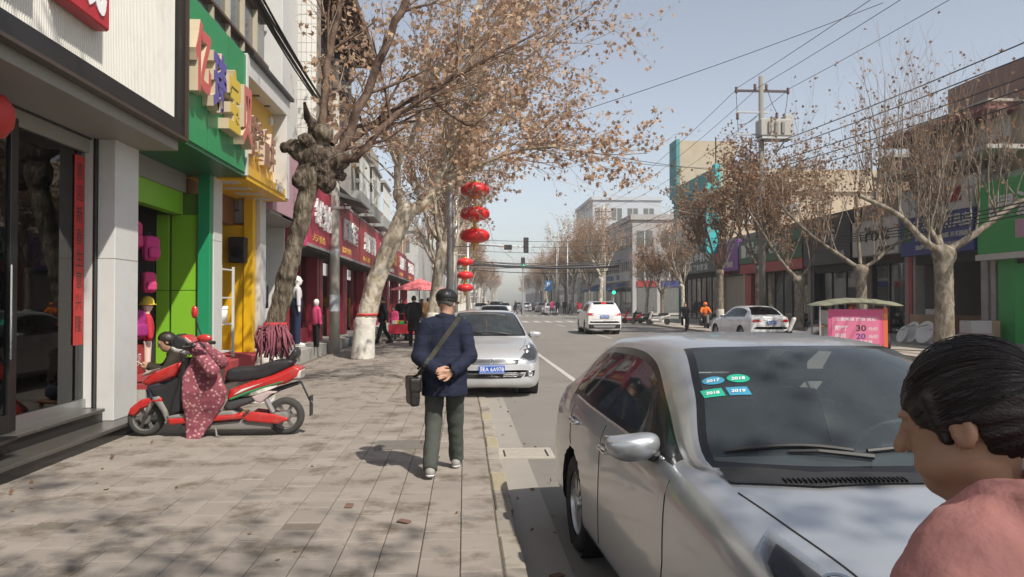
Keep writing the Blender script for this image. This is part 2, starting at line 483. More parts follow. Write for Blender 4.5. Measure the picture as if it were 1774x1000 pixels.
# drain grate in the gutter
dg_ = empty('drain_grate', (0.66, 8.35, ROAD_Z), 0, 'concrete drain grate with long slots in the gutter beside the kerb', 'drain grate')
m_grate = M('grate_concrete', (.36, .33, .28), .9, var=.2, vscale=9)
MB().box(-.3, .3, -.28, -.2, -.02, .014).box(-.3, .3, .2, .28, -.02, .014).box(-.3, -.24, -.2, .2, -.02, .014).box(.24, .3, -.2, .2, -.02, .014).build('grate_frame', m_grate, dg_)
solid('sump', M('sump_dark', (.03, .027, .022), .9), dg_, -.24, .24, -.2, .2, -.02, .0045)
for k in range(8): solid('slat', m_grate, dg_, -.22, .22, -.19 + k * .05, -.165 + k * .05, .005, .012, bev=.002)
mh = empty('manhole_cover', (-0.62, 8.35, 0.004), .04, 'square patterned metal manhole cover set in the pavement', 'manhole cover')
m_mh = M('manhole_iron', (.2, .185, .165), .75, .3, var=.25, vscale=14)
solid('cover_plate', m_mh, mh, -.33, .33, -.24, .24, -.004, .006)
for k in range(11): solid('tread_bar', m_mh, mh, -.31, .31, -.215 + k * .042, -.197 + k * .042, .006, .011)
# a few fallen leaves and brick bits on the slabs
m_bit = M('brick_bit', (.15, .085, .06), .9)
for k, (px, py) in enumerate([(605, 878), (700, 905), (965, 968)]):
    p = atZ(px, py, 0)
    b = MB().box(-.03, .03, -.045, .045, .002, .016, bev=.006).build('brick_fragment', m_bit)
    b.location = (p.x, p.y, ROAD_Z if p.x > KX else 0); b.rotation_euler = (0.05, .03, k * 1.1)
    tag(b, ['small reddish brick fragment lying mid pavement left of the walking man', 'small brick fragment on the slabs in front of the walking man', 'small brick fragment on the road beside the near car'][k], 'brick')
# ------------------------------------------------------------------ cars (local frame: y runs from the nose to the tail, z up, x to the side)
def herm(K, n):
    """smooth curve through the rows of K (m,...) with n steps per interval"""
    K = np.asarray(K, float); m = len(K)
    flat = K.reshape(m, -1)
    d = np.sqrt(((flat[1:] - flat[:-1]) ** 2).sum(1) / max(1, flat.shape[1] / 3)) + 1e-4
    t = np.concatenate([[0], np.cumsum(d)])
    T = np.zeros_like(flat)
    for i in range(m):
        if i == 0: T[i] = (flat[1] - flat[0]) / d[0]
        elif i == m - 1: T[i] = (flat[-1] - flat[-2]) / d[-1]
        else:
            a = (flat[i] - flat[i - 1]) / d[i - 1]; b = (flat[i + 1] - flat[i]) / d[i]
            T[i] = (a * d[i] + b * d[i - 1]) / (d[i] + d[i - 1])
            lim = 2.2 * np.minimum(np.abs(a), np.abs(b)); same = (a * b) > 0
            T[i] = np.where(same, np.clip(T[i], -lim, lim), 0.35 * T[i])
    out = []
    for i in range(m - 1):
        for k in range(n):
            s = k / n; h = d[i]
            out.append((2*s**3 - 3*s**2 + 1) * flat[i] + (s**3 - 2*s**2 + s) * h * T[i] + (-2*s**3 + 3*s**2) * flat[i + 1] + (s**3 - s**2) * h * T[i + 1])
    out.append(flat[-1])
    return np.array(out).reshape(-1, *K.shape[1:])

# columns: 0 floor centre 1 sill edge 2 rocker 3 side 4 shoulder 5 belt 6 glass top 7 rail 8 screen edge 9 mid 10 centre
def sedan_grid():
    Z = lambda *a: np.array(a, float)
    G_ = []
    def st(ys, xs, zs_): G_.append(np.stack([np.array(xs, float), np.array(ys, float) if hasattr(ys, '__len__') else np.full(11, ys, float), np.array(zs_, float)], -1))
    cy = lambda y, c, xs: [y + c * (x / .85) ** 2 for x in xs]
    x = [0, .66, .70, .72, .68, .63, .56, .46, .36, .18, 0]
    st(cy(-.035, .20, x), [q * .9 for q in x], [.44, .44, .45, .46, .47, .475, .478, .48, .48, .48, .48])
    st(cy(-.02, .22, x), x, [.26, .26, .36, .47, .57, .60, .615, .625, .63, .635, .635])
    x = [0, .74, .80, .82, .78, .72, .62, .50, .38, .19, 0]
    st(cy(.06, .24, x), x, [.19, .19, .31, .48, .64, .685, .70, .71, .718, .722, .724])
    x = [0, .78, .85, .86, .82, .755, .65, .52, .39, .20, 0]
    st(cy(.22, .20, x), x, [.17, .17, .30, .50, .70, .755, .775, .785, .792, .798, .80])
    x = [0, .79, .875, .88, .845, .77, .66, .53, .40, .20, 0]
    st(cy(.52, .10, x), x, [.17, .17, .30, .52, .77, .835, .855, .862, .868, .872, .874])
    x = [0, .79, .885, .888, .86, .785, .67, .54, .41, .21, 0]
    st(cy(.90, .02, x), x, [.17, .17, .30, .53, .82, .895, .913, .92, .926, .932, .934])
    x = [0, .79, .885, .888, .865, .80, .70, .575, .43, .22, 0]
    st([1.34, 1.34, 1.34, 1.34, 1.34, 1.34, 1.30, 1.25, 1.19, 1.14, 1.12], x, [.17, .17, .30, .54, .85, .945, .962, .968, .972, .978, .98])
    # cowl: pillar foot and screen base
    x = [0, .79, .885, .889, .868, .812, .775, .755, .715, .38, 0]
    st([1.58, 1.58, 1.58, 1.58, 1.58, 1.58, 1.55, 1.50, 1.44, 1.28, 1.23], x, [.17, .17, .30, .54, .86, .965, .985, .995, 1.0, 1.005, 1.008])
    x = [0, .79, .885, .889, .870, .822, .72, .685, .635, .33, 0]
    st([2.0, 2.0, 2.0, 2.0, 2.0, 2.0, 1.99, 1.95, 1.87, 1.69, 1.64], x, [.17, .17, .30, .54, .865, .975, 1.175, 1.225, 1.25, 1.265, 1.268])
    x = [0, .79, .885, .889, .872, .826, .655, .61, .55, .29, 0]
    st([2.42, 2.42, 2.42, 2.42, 2.42, 2.42, 2.40, 2.36, 2.27, 2.08, 2.03], x, [.17, .17, .30, .54, .868, .98, 1.345, 1.395, 1.418, 1.44, 1.445])
    x = [0, .79, .885, .889, .873, .828, .64, .585, .505, .27, 0]
    st([2.78]*7 + [2.78, 2.74, 2.66, 2.64], x, [.17, .17, .30, .54, .87, .985, 1.385, 1.43, 1.452, 1.47, 1.474])
    st([3.2]*11, [0, .79, .885, .889, .872, .826, .64, .585, .505, .27, 0], [.17, .17, .30, .54, .875, .995, 1.375, 1.42, 1.443, 1.462, 1.466])
    st([3.55]*7 + [3.55, 3.53, 3.50, 3.49], [0, .79, .885, .888, .868, .82, .645, .59, .515, .275, 0], [.17, .17, .30, .54, .88, 1.005, 1.33, 1.385, 1.408, 1.425, 1.43])
    st([3.9]*7 + [3.9, 3.88, 3.84, 3.82], [0, .78, .88, .885, .86, .81, .68, .635, .57, .30, 0], [.18, .18, .31, .55, .885, 1.015, 1.20, 1.25, 1.272, 1.288, 1.293])
    st([4.18]*7 + [4.17, 4.16, 4.14, 4.13], [0, .77, .87, .875, .845, .795, .74, .70, .64, .34, 0], [.19, .19, .32, .56, .885, 1.02, 1.06, 1.078, 1.09, 1.10, 1.104])
    x = [0, .75, .85, .86, .82, .765, .70, .62, .50, .26, 0]
    st([4.42 - .05 * (q / .85) ** 2 for q in x], x, [.20, .20, .33, .57, .88, 1.0, 1.032, 1.046, 1.055, 1.062, 1.065])
    x = [0, .72, .82, .83, .79, .735, .66, .58, .46, .24, 0]
    st([4.55 - .12 * (q / .85) ** 2 for q in x], x, [.21, .21, .34, .58, .87, .985, 1.02, 1.032, 1.04, 1.046, 1.05])
    x = [0, .68, .78, .80, .75, .69, .62, .54, .43, .22, 0]
    st([4.60 - .16 * (q / .85) ** 2 for q in x], x, [.26, .26, .38, .57, .80, .90, .925, .935, .94, .945, .947])
    x = [q * .9 for q in x]
    st([4.61 - .16 * (q / .85) ** 2 for q in x], x, [.52, .52, .54, .57, .60, .62, .63, .63, .63, .63, .63])
    return np.array(G_)
def suv_grid():
    g = sedan_grid()
    y = g[..., 1].copy(); z = g[..., 2].copy(); x = g[..., 0]
    # taller body, upright tail
    tall = np.where(z > .98, 1.12 + (z - .98) * 1.10, z * 1.145 + .03)
    g[..., 2] = tall
    for i in range(len(g)):
        if i >= 12:
            T = {12: 3.62, 13: 3.98, 14: 4.22, 15: 4.36, 16: 4.44, 17: 4.5, 18: 4.51}[i]
            w = np.array([0, .79, .885, .89, .87, .82, .655, .60, .525, .28, 0]) * {12: 1, 13: 1, 14: .99, 15: .97, 16: .95, 17: .92, 18: .84}[i]
            bz = np.array([.24, .24, .38, .65, 1.02, 1.16, 1.52, 1.58, 1.605, 1.625, 1.63])
            if i == 13: bz[6:] = [1.51, 1.57, 1.59, 1.608, 1.612]
            if i == 14: bz[6:] = [1.42, 1.47, 1.485, 1.495, 1.50]
            if i == 15: bz[5:] = [1.13, 1.21, 1.235, 1.245, 1.25, 1.252]
            if i == 16: bz[4:] = [.99, 1.06, 1.09, 1.10, 1.105, 1.11, 1.11]
            if i == 17: bz = np.array([.34, .34, .46, .66, .86, .92, .94, .95, .95, .95, .95])
            if i == 18: bz = np.array([.58, .58, .6, .62, .64, .66, .67, .67, .67, .67, .67])
            g[i, :, 0] = w; g[i, :, 2] = bz; g[i, :, 1] = T - .1 * (w / .89) ** 2
    return g

m_tyre = M('tyre_rubber', (.022, .021, .02), .85, var=.3, vscale=20)
m_black = M('black_plastic', (.018, .018, .019), .55, var=.2)
m_gloss_black = M('gloss_black', (.012, .012, .013), .15)
m_chrome = M('chrome', (.75, .75, .75), .12, 1.0, var=.03)
m_alloy = M('alloy_rim', (.55, .55, .55), .35, .9, var=.08)
m_seat = M('seat_fabric', (.05, .05, .052), .9, var=.2)
m_glass_car = glass_mat('car_glass', (.55, .63, .64), 0.85, dust=.085, filmcol=(.36, .43, .48))  # bluish diffuse film: dust plus sky reflection put into the colour
m_glass_dark = glass_mat('dark_car_glass', (.14, .15, .15), 0.8)
m_lens = glass_mat('lamp_lens', (.85, .87, .88), .9)
m_red_lamp = M('red_lamp', (.45, .02, .02), .2, coat=.6)
m_amber = M('amber_lamp', (.6, .22, .05), .25, coat=.5)
m_plate = M('plate_blue', (.015, .09, .42), .4, var=.08)
m_white_print = M('white_print', (.8, .8, .8), .5, var=.02)
def paint(name, col, metal=.0, rough=.35, dust=.25):
    m = M(name, col, rough, metal, var=.05, vscale=6, coat=.65, dirt=tuple(c * .72 + .05 for c in col), dscale=2.6, damt=dust)
    return m
class Car:
    def __init__(s, name, loc, rz, grid, mat, label, NU=7, NV=6, wheels=((.90, .315), (3.55, .315)), glass=None, group=None, side_glass=(7.12, 12.75), roll=0.0, scale=(1, 1, 1)):
        s.root = empty(name, loc, rz, label, 'car', group); s.root.rotation_euler = (0, roll, rz); s.root.scale = scale
        s.mat = mat; s.NU, s.NV = NU, NV
        D = herm(grid, NU); D = herm(D.transpose(1, 0, 2), NV).transpose(1, 0, 2)
        s.D = D; nu, nv = D.shape[:2]; s.wheels = wheels
        full = np.concatenate([D, (D * np.array([-1, 1, 1]))[:, ::-1][:, 1:]], 1)     # both halves; centre roof shared
        W = full.shape[1]
        V = full.reshape(-1, 3).copy()
        arch = .355
        F_body, F_ws, F_rw, F_side, F_frit, F_pill = [], [], [], {1: [], -1: []}, [], []
        us = np.arange(nu) / NU
        def cat(i, j):
            u = (i + .5) / NU; v = (j + .5) / NV
            if v > 10: v = 20 - v
            if 7.0 < u < 9.0 and v > 8: return 'frit' if (v < 8.13 or u > 8.9 or u < 7.1) else 'ws'
            if 12.0 < u < 14.0 and v > 8: return 'frit' if (v < 8.14 or u < 12.12 or u > 13.9) else 'rw'
            if side_glass[0] < u < side_glass[1] and 5.0 < v < 6.0:
                if v < 5.15 or v > 5.88: return 'frit'
                if abs(u - 9.95) < .10 or abs(u - 12.1) < .06 or u < side_glass[0] + .12 or u > side_glass[1] - .12: return 'frit'
                return 'side'
            return 'body'
        for i in range(nu - 1):
            for j in range(W - 1):
                q = (i * W + j, i * W + j + 1, (i + 1) * W + j + 1, (i + 1) * W + j)
                c = V[list(q)].mean(0)
                hole = False
                if abs(c[0]) > .5:
                    for wy, wr in wheels:
                        if (c[1] - wy) ** 2 + (c[2] - wr - .01) ** 2 < (arch - .004) ** 2: hole = True
                if hole: continue
                t = cat(i, j)
                if t == 'body': F_body.append(q)
                elif t == 'ws': F_ws.append(q)
                elif t == 'rw': F_rw.append(q)
                elif t == 'frit': F_frit.append(q)
                else: F_side[1 if c[0] > 0 else -1].append(q)
        used = np.zeros(len(V), bool)                        # pull the cut edge onto a clean arch circle
        for q in F_body: used[list(q)] = True
        for wy, wr in wheels:
            d = np.sqrt((V[:, 1] - wy) ** 2 + (V[:, 2] - wr - .01) ** 2); m_ = used & (np.abs(V[:, 0]) > .5) & (d < arch + .001)
            f_ = np.where(m_, arch / np.maximum(d, 1e-4), 1); V[:, 1] = wy + (V[:, 1] - wy) * f_; V[:, 2] = wr + .01 + (V[:, 2] - wr - .01) * f_
        def sub(name, Fc, mat, off=0.0):
            if not Fc: return None
            Fc = np.array(Fc); used = np.unique(Fc); mp = -np.ones(len(V), int); mp[used] = np.arange(len(used))
            me = np_mesh(name, V[used], mp[Fc], mat, True)
            bm = bmesh.new(); bm.from_mesh(me); bmesh.ops.remove_doubles(bm, verts=bm.verts, dist=1e-4); bmesh.ops.recalc_face_normals(bm, faces=bm.faces); bm.to_mesh(me); bm.free()
            me.polygons.foreach_set('use_smooth', [True] * len(me.polygons))
            return link(name, me, s.root)
        s.body = sub('body', F_body, mat)
        gl = glass or m_glass_car
        s.ws = sub('windscreen', F_ws, gl); s.rw = sub('rear_window', F_rw, gl)
        sub('side_window', F_side[1], gl); sub('side_window', F_side[-1], gl)
        sub('window_seal', F_frit, m_gloss_black)
        s.bvh = BVHTree.FromPolygons([Vector(p) for p in V], [list(q) for q in F_body + F_ws + F_frit + F_rw + F_side[1] + F_side[-1]])
        for wy, wr in wheels:
            for sx in (1, -1):
                hd = MB()
                hd.lathe([(arch + .004, .52), (arch + .004, .86)], 28, (0, wy, wr + .01), 'x', cap=False) if sx > 0 else hd.lathe([(arch + .004, -.52), (arch + .004, -.86)], 28, (0, wy, wr + .01), 'x', cap=False)
                hd.lathe([(arch, sx * .52), (.02, sx * .521)], 28, (0, wy, wr + .01), 'x', cap=False)
                hd.build('wheel_well', m_black, s.root)
    def hit(s, o, d):
        r = s.bvh.ray_cast(Vector(o), Vector(d).normalized())
        return r[0]
    def near(s, p): return s.bvh.find_nearest(Vector(p))
    def decal(s, name, pts2, o, u, v, d, mat, off=.004, step=.05, parent=None, smooth=True):
        """patch of the body outlined by pts2 in the frame (o,u,v), laid on the surface along d"""
        o, u, v, d = Vector(o), Vector(u), Vector(v), Vector(d).normalized()
        pts = [Vector(p) for p in pts2]; n = len(pts)
        dense = []
        for i in range(n):
            a, b = pts[i], pts[(i + 1) % n]; k = max(1, int((b - a).length / step))
            dense += [a.lerp(b, t / k) for t in range(k)]
        n = len(dense); edges = [(i, (i + 1) % n) for i in range(n)]
        lo = (min(p.x for p in pts), min(p.y for p in pts)); hi = (max(p.x for p in pts), max(p.y for p in pts))
        inner = [Vector((x, y)) for x in np.arange(lo[0] + step / 2, hi[0], step) for y in np.arange(lo[1] + step / 2, hi[1], step)]
        r = delaunay_2d_cdt(dense + inner, edges, [], 1, 1e-5)
        V = []; ok = []
        for p in r[0]:
            w = o + u * p.x + v * p.y
            h = s.bvh.ray_cast(w, d)
            if h[0] is None:
                h = s.bvh.find_nearest(w + d * 1.0)
            V.append(h[0] - d * off)
        par = list(range(len(V)))                            # keep one connected patch
        def find(a):
            while par[a] != a: par[a] = par[par[a]]; a = par[a]
            return a
        for q in r[2]:
            for b in q[1:]: par[find(b)] = find(q[0])
        cnt = {}
        for q in r[2]: k = find(q[0]); cnt[k] = cnt.get(k, 0) + 1
        best = max(cnt, key=cnt.get); Fk = [q for q in r[2] if find(q[0]) == best]
        ids = sorted({i for q in Fk for i in q}); mp = {a: b for b, a in enumerate(ids)}
        me = mesh(name, [V[i] for i in ids], [tuple(mp[i] for i in q) for q in Fk], mat, smooth)
        return link(name, me, parent or s.root)
    def line(s, name, pts, mat, r=.004, axis='x', side=1, n=5, parent=None):
        """thin seam following the body: pts are (y,z) for axis x, (x,y) for axis z"""
        P = []
        for a, b in zip(pts, pts[1:]):
            k = max(1, int(math.dist(a, b) / .06))
            P += [(a[0] + (b[0] - a[0]) * t / k, a[1] + (b[1] - a[1]) * t / k) for t in range(k)]
        P.append(pts[-1]); W = []
        for p in P:
            h = s.hit((side * 2, p[0], p[1]), (-side, 0, 0)) if axis == 'x' else s.hit((p[0], p[1], 3), (0, 0, -1)) if axis == 'z' else s.hit((p[0], -2, p[1]), (0, 1, 0)) if axis == 'y' else s.hit((p[0], 8, p[1]), (0, -1, 0))
            if h is not None: W.append(h)
        return MB().tube(W, r, n).build(name, mat, parent or s.root, smooth=True)
    def add_wheels(s, spokes=5, track=.765, rim=None):
        rim = rim or m_alloy
        for wy, wr in s.wheels:
            for sx in (1, -1):
                w = empty('wheel', (sx * track, wy, wr)); w.parent = s.root
                t = MB().lathe([(wr * .66, -.095), (wr * .80, -.105), (wr * .95, -.10), (wr, -.075), (wr, .075), (wr * .95, .10), (wr * .80, .105), (wr * .66, .095)], 32, axis='x', cap=False)
                t.build('tyre', m_tyre, w, smooth=True)
                rb = MB().lathe([(wr * .67, .085 * sx), (wr * .63, .09 * sx), (wr * .60, .06 * sx), (wr * .58, -.05 * sx), (.03, -.06 * sx)], 32, axis='x', cap=False)
                for k in range(spokes):
                    for dq in (-.13, .13):
                        q = 2 * math.pi * k / spokes
                        a = Vector((sx * .082, math.cos(q + dq * .6) * .045, math.sin(q + dq * .6) * .045)); b = Vector((sx * .07, math.cos(q + dq) * wr * .62, math.sin(q + dq) * wr * .62))
                        tdir = Vector((0, -math.sin(q), math.cos(q)))
                        rb.add([a - tdir * .016, a + tdir * .016, b + tdir * .02, b - tdir * .02, a - tdir * .016 - Vector((sx * .03, 0, 0)), a + tdir * .016 - Vector((sx * .03, 0, 0)), b + tdir * .02 - Vector((sx * .02, 0, 0)), b - tdir * .02 - Vector((sx * .02, 0, 0))],
                               [(0, 1, 2, 3), (4, 7, 6, 5), (0, 4, 5, 1), (2, 6, 7, 3), (1, 5, 6, 2), (3, 7, 4, 0)])
                rb.lathe([(.055, .07 * sx), (.05, .092 * sx), (.0, .095 * sx)], 14, axis='x', cap=False)
                rb.build('rim', rim, w, autosmooth=35)
                MB().lathe([(wr * .5, -.02 * sx), (wr * .1, -.018 * sx)], 20, axis='x', cap=False).build('brake_disc', M('brake_iron', (.12, .11, .1), .5, .8), w)
    def interior(s, wheel_side=1):
        P = s.root; m = m_seat
        fl = MB().box(-.72, .72, 1.5, 4.0, .28, .34).build('cabin_floor', m_black, P)
        # dashboard
        pr = [(1.33, .60), (1.35, .93), (1.50, .965), (1.80, .965), (1.95, .93), (1.98, .80), (1.86, .62)]
        d = MB()
        d.prism([(-.74, y, z) for y, z in pr], (1.48, 0, 0)); d.build('dashboard', M('dash_grey', (.045, .045, .047), .8), P)
        for sx in (-.36, .36):
            e = empty('front_seat', (sx, 0, 0)); e.parent = P
            MB().box(-.25, .25, 2.25, 2.8, .38, .56, bev=.06).build('cushion', m, e)
            b = MB(); rws = []
            for t in np.linspace(0, 1, 7):
                z = .5 + t * .62; y = 2.74 + t * .24; hw = .25 - .06 * t * t
                rws.append([(-hw, y + .05, z), (-hw * .8, y - .04, z), (0, y - .02, z), (hw * .8, y - .04, z), (hw, y + .05, z), (hw * .8, y + .11, z), (-hw * .8, y + .11, z), (-hw, y + .05, z)])
            b.sheet(rws); b.poly(rws[-1][:-1]); b.build('seat_back', m, e, smooth=False)
            MB().box(-.13, .13, 2.97, 3.07, 1.14, 1.32, bev=.04).build('headrest', m, e)
        MB().box(-.62, .62, 3.3, 3.75, .38, .58, bev=.05).box(-.62, .62, 3.62, 3.8, .55, .98, bev=.05).build('rear_seat', m, P)
        st = empty('steering_wheel', (wheel_side * .36, 1.98, .93)); st.parent = P; st.rotation_euler = (R(-62), 0, 0)
        k = 20
        MB().tube([(.185 * math.cos(2 * math.pi * i / k), .185 * math.sin(2 * math.pi * i / k), 0) for i in range(k + 1)], .015, 8, cap=False).build('wheel_rim', m_black, st, smooth=True)
        MB().box(-.17, .17, -.02, .02, -.01, .01, bev=.008).box(-.07, .07, -.06, .06, -.03, .02, bev=.02).build('wheel_hub', m_black, st)
        h = s.hit((0, 1.9, 3), (0, 0, -1))
        MB().box(-.12, .12, 2.0, 2.03, 1.275, 1.335, bev=.012).build('rear_view_mirror', m_gloss_black, P)
    def mirrors(s, y=1.83, z=1.0, mat=None):
        for sx in (1, -1):
            e = empty('wing_mirror', (sx * .77, y, z)); e.parent = s.root
            f = lambda P: smax(smax(ell(P, (sx * .165, 0, .03), (.125, .085, .085)), P[:, 2] - .085 + .1 * np.abs(P[:, 0]), .03), P[:, 1] - .045, .02)
            link('mirror_shell', sdf_mesh('mirror_shell', f, (-.4, -.12, -.08), (.4, .12, .17), .012, mat or s.mat), e)
            MB().box(min(sx * .06, sx * .28), max(sx * .06, sx * .28), .047, .052, -.03, .055, bev=.002).build('mirror_glass', m_chrome, e)
            MB().tube([(sx * -.02, .02, -.05), (sx * .06, .01, -.03), (sx * .13, 0, -.005)], [.035, .03, .03], 8).build('mirror_foot', m_black, e)
    def side_details(s, belt=True, handles=((2.58, .86), (3.46, .88))):
        for sx in (1, -1):
            ds = [[(2.74, .30), (2.74, .96)], [(1.60, .32), (1.55, .6), (1.58, .92)], [(3.66, .96), (3.64, .75), (3.42, .52), (3.2, .32)], [(1.62, .27), (3.2, .27)]]
            for q in ds: s.line('door_seam', q, m_black, .0035, 'x', sx)
            for (y, z) in handles:
                h = s.hit((sx * 2, y, z), (-sx, 0, 0))
                e = empty('door_handle', h); e.parent = s.root
                MB().tube([(sx * .0, -.10, -.004), (sx * .03, -.075, 0), (sx * .036, 0, .004), (sx * .03, .075, .003), (sx * 0, .10, 0)], [.013, .016, .017, .016, .013], 8, flat=1.0).build('grip', m_chrome, e, smooth=True)
            # chrome belt strip
            if belt: s.line('belt_moulding', [(1.75, .972), (2.4, .985), (3.2, 1.0), (3.7, 1.015)], m_chrome, .008, 'x', sx)
    def plate(s, txt, y_front=True, z=.48, parent=None, w=.44, h=.14, text=True, tilt=0):
        e = empty('number_plate'); e.parent = s.root
        if y_front:
            p = s.hit((0, -3, z), (0, 1, 0)); y = p.y - .018; sgn = 1
        else:
            p = s.hit((0, 9, z), (0, -1, 0)); y = p.y + .018; sgn = -1
        MB().box(-w / 2, w / 2, y - .004, y + .02, z - h / 2, z + h / 2, bev=.003).build('plate_board', m_plate, e)
        yy = y - .0065 if y_front else y + .0225
        m_ = MB()
        for (a, b, c, d_) in ((-w/2+.008, w/2-.008, h/2-.014, h/2-.009), (-w/2+.008, w/2-.008, -h/2+.009, -h/2+.014)):
            m_.box(a, b, min(yy, y), max(yy, y), z + c, z + d_)
        m_.build('plate_border', m_white_print, e)
        if text: text_obj(txt, m_white_print, e, (sgn * -w * .44, yy, z - h * .3), (sgn, 0, 0), (0, 0, 1), w * .90, h * .66, name='plate_characters', bold=.004)

# --- foreground silver sedan
m_silver = paint('silver_paint', (.52, .54, .56), metal=.68, rough=.33, dust=.35)
m_silver2 = paint('silver_paint_b', (.60, .61, .62), metal=.55, rough=.35, dust=.2)
m_white_paint = paint('white_paint', (.74, .74, .73), metal=0, rough=.3, dust=.15)
CAR1 = Car('parked_car', (1.765, 1.60, ROAD_Z), R(2.7), sedan_grid(), m_silver, 'large silver sedan in the right foreground, parked facing the camera at the kerb', NU=8, NV=7)
c = CAR1
c.add_wheels(7); c.interior(1); c.mirrors(); c.side_details()
def headlights(c, refl=True):
    for sx in (1, -1):
        e = empty('headlight'); e.parent = c.root
        o = Vector((sx * 1.25, -.6, 1.5)); d = Vector((-sx * .55, .62, -.62)).normalized()
        # outline measured on the body: (x, y, z) points projected along d
        ol = [(.47, .10, .66), (.58, .30, .76), (.655, .60, .845), (.71, .93, .90), (.79, .84, .86), (.835, .52, .74), (.78, .22, .60), (.62, .10, .56)]
        u = d.cross(Vector((0, 0, 1))).normalized(); v = u.cross(d).normalized()
        pts = [((Vector((sx * a, b, z)) - o).dot(u), (Vector((sx * a, b, z)) - o).dot(v)) for a, b, z in ol]
        if sx < 0: pts = pts[::-1]
        bz = c.decal('lamp_housing', pts, o, u, v, d, M('lamp_silver', (.66, .66, .67), .25, .8, var=.12, vscale=25), .0015, .025, e)
        cen = (sum(p[0] for p in pts) / 8, sum(p[1] for p in pts) / 8)
        sm = [((p[0] - cen[0]) * .86 + cen[0], (p[1] - cen[1]) * .80 + cen[1]) for p in pts]
        c.decal('lamp_reflector', sm, o, u, v, d, M('lamp_dark', (.16, .16, .165), .2, .7, var=.5, vscale=30), .003, .04, e)
        for t, r_ in ((.36, .058), (.62, .05)):
            a = Vector(ol[0]).lerp(Vector(ol[3]), t); b = Vector(ol[7]).lerp(Vector(ol[4]), t); q = a.lerp(b, .48)
            h = c.near((sx * q.x, q.y, q.z))
            n_ = h[1] if h[1].dot(d) < 0 else -h[1]
            pj = MB().lathe([(r_, 0), (r_ * .95, .012), (r_ * .72, .008), (r_ * .62, .014), (r_ * .4, .024), (0.001, .028)], 20, cap=False).build('lamp_bulb', m_chrome, e, smooth=True)
            pj.location = h[0]; pj.rotation_euler = n_.to_track_quat('Z', 'Y').to_euler()
        c.decal('lamp_cover', pts, o, u, v, d, m_lens, .012, .025, e)
headlights(c)
def front_face(c, txt='陕A 8F526', logo=True):
    P = c.root; fr = ((0, -2, 0), (1, 0, 0), (0, 0, 1), (0, 1, 0))
    g = empty('grille'); g.parent = P
    c.decal('grille_back', [(-.44, .585), (.44, .585), (.48, .655), (.3, .668), (-.3, .668), (-.48, .655)], *fr, m_gloss_black, .004, .05, g)
    for z, w in ((.602, .45), (.625, .455), (.648, .46)): c.line('grille_bar', [(-w, z), (w, z)], m_chrome if z > .61 else m_alloy, .009, 'y', 1, 6, g)
    c.decal('lower_intake', [(-.50, .34), (.50, .34), (.60, .44), (.52, .47), (-.52, .47), (-.60, .44)], *fr, m_black, .004, .05)
    for z in (.37, .40, .43): c.line('intake_bar', [(-.5, z), (.5, z)], m_gloss_black, .008, 'y', 1, 6)
    for sx in (1, -1):
        e = empty('fog_lamp'); e.parent = P
        pt = [(sx * .56, .36), (sx * .74, .37), (sx * .76, .47), (sx * .60, .44)]
        c.decal('fog_recess', pt if sx > 0 else pt[::-1], *fr, m_black, .004, .04, e)
        h = c.hit((sx * .67, -2, .405), (0, 1, 0))
        q = MB().lathe([(.048, 0), (.045, .02), (.034, .012), (.001, .016)], 18, cap=False).build('fog_bulb', m_chrome, e, smooth=True); q.location = h; q.rotation_euler = (R(90), 0, sx * .35)
    h = c.hit((0, -2, .632), (0, 1, 0))
    if logo:
        b = empty('bonnet_badge', (h.x, h.y - .012, h.z)); b.parent = P
        k = 18
        MB().tube([(.05 * math.cos(2 * math.pi * i / k), 0, .042 * math.sin(2 * math.pi * i / k)) for i in range(k + 1)], .006, 6, cap=False).build('badge_ring', m_chrome, b, smooth=True)
        MB().tube([(-.03, 0, .025), (-.012, 0, -.022), (0, 0, .012), (.012, 0, -.022), (.03, 0, .025)], .006, 6).build('badge_mark', m_chrome, b)
    c.plate(txt, True, .50)
front_face(c)
# bonnet seams, cowl grille, wipers
for sx in (1, -1):
    c.line('bonnet_seam', [(sx * .50, .30), (sx * .60, .55), (sx * .655, .9), (sx * .70, 1.22)], m_black, .004, 'z')
cw = c.decal('cowl_panel', [(-.69, 1.30), (-.40, 1.17), (0, 1.135), (.40, 1.17), (.69, 1.30), (.70, 1.42), (.38, 1.27), (0, 1.215), (-.38, 1.27), (-.70, 1.42)], (0, 0, 3), (1, 0, 0), (0, 1, 0), (0, 0, -1), m_black, .010, .05)
for sx in (1, -1):
    for k in range(26):
        x = sx * (.08 + k * .017); y = 1.165 + .33 * x * x
        h = c.hit((x, y, 3), (0, 0, -1))
        MB().obox(h + Vector((0, 0, .013)), (.003, 0, 0), (0, .022, .002), (0, 0, .004)).build('cowl_slat', m_gloss_black, cw)
def wipers(c):
    for (bx, by, tx, ty) in ((-.12, 1.30, -.62, 1.45), (.42, 1.31, -.10, 1.31)):
        e = empty('wiper'); e.parent = c.root
        a = c.hit((bx, by, 3), (0, 0, -1)) + Vector((0, 0, .02)); b = c.hit((tx, ty, 3), (0, 0, -1)) + Vector((0, 0, .022))
        MB().tube([a, a.lerp(b, .4) + Vector((0, -.01, .018)), a.lerp(b, .6) + Vector((0, 0, .012))], [.013, .009, .007], 6).build('wiper_arm', m_black, e)
        P_ = []
        for t in np.linspace(.12, 1.05, 9):
            q = a.lerp(b, t); h = c.hit((q.x, q.y + .03, 3), (0, 0, -1)); P_.append(h + Vector((0, -.004, .012)))
        MB().tube(P_, .009, 6).build('wiper_blade', m_black, e)
wipers(c)
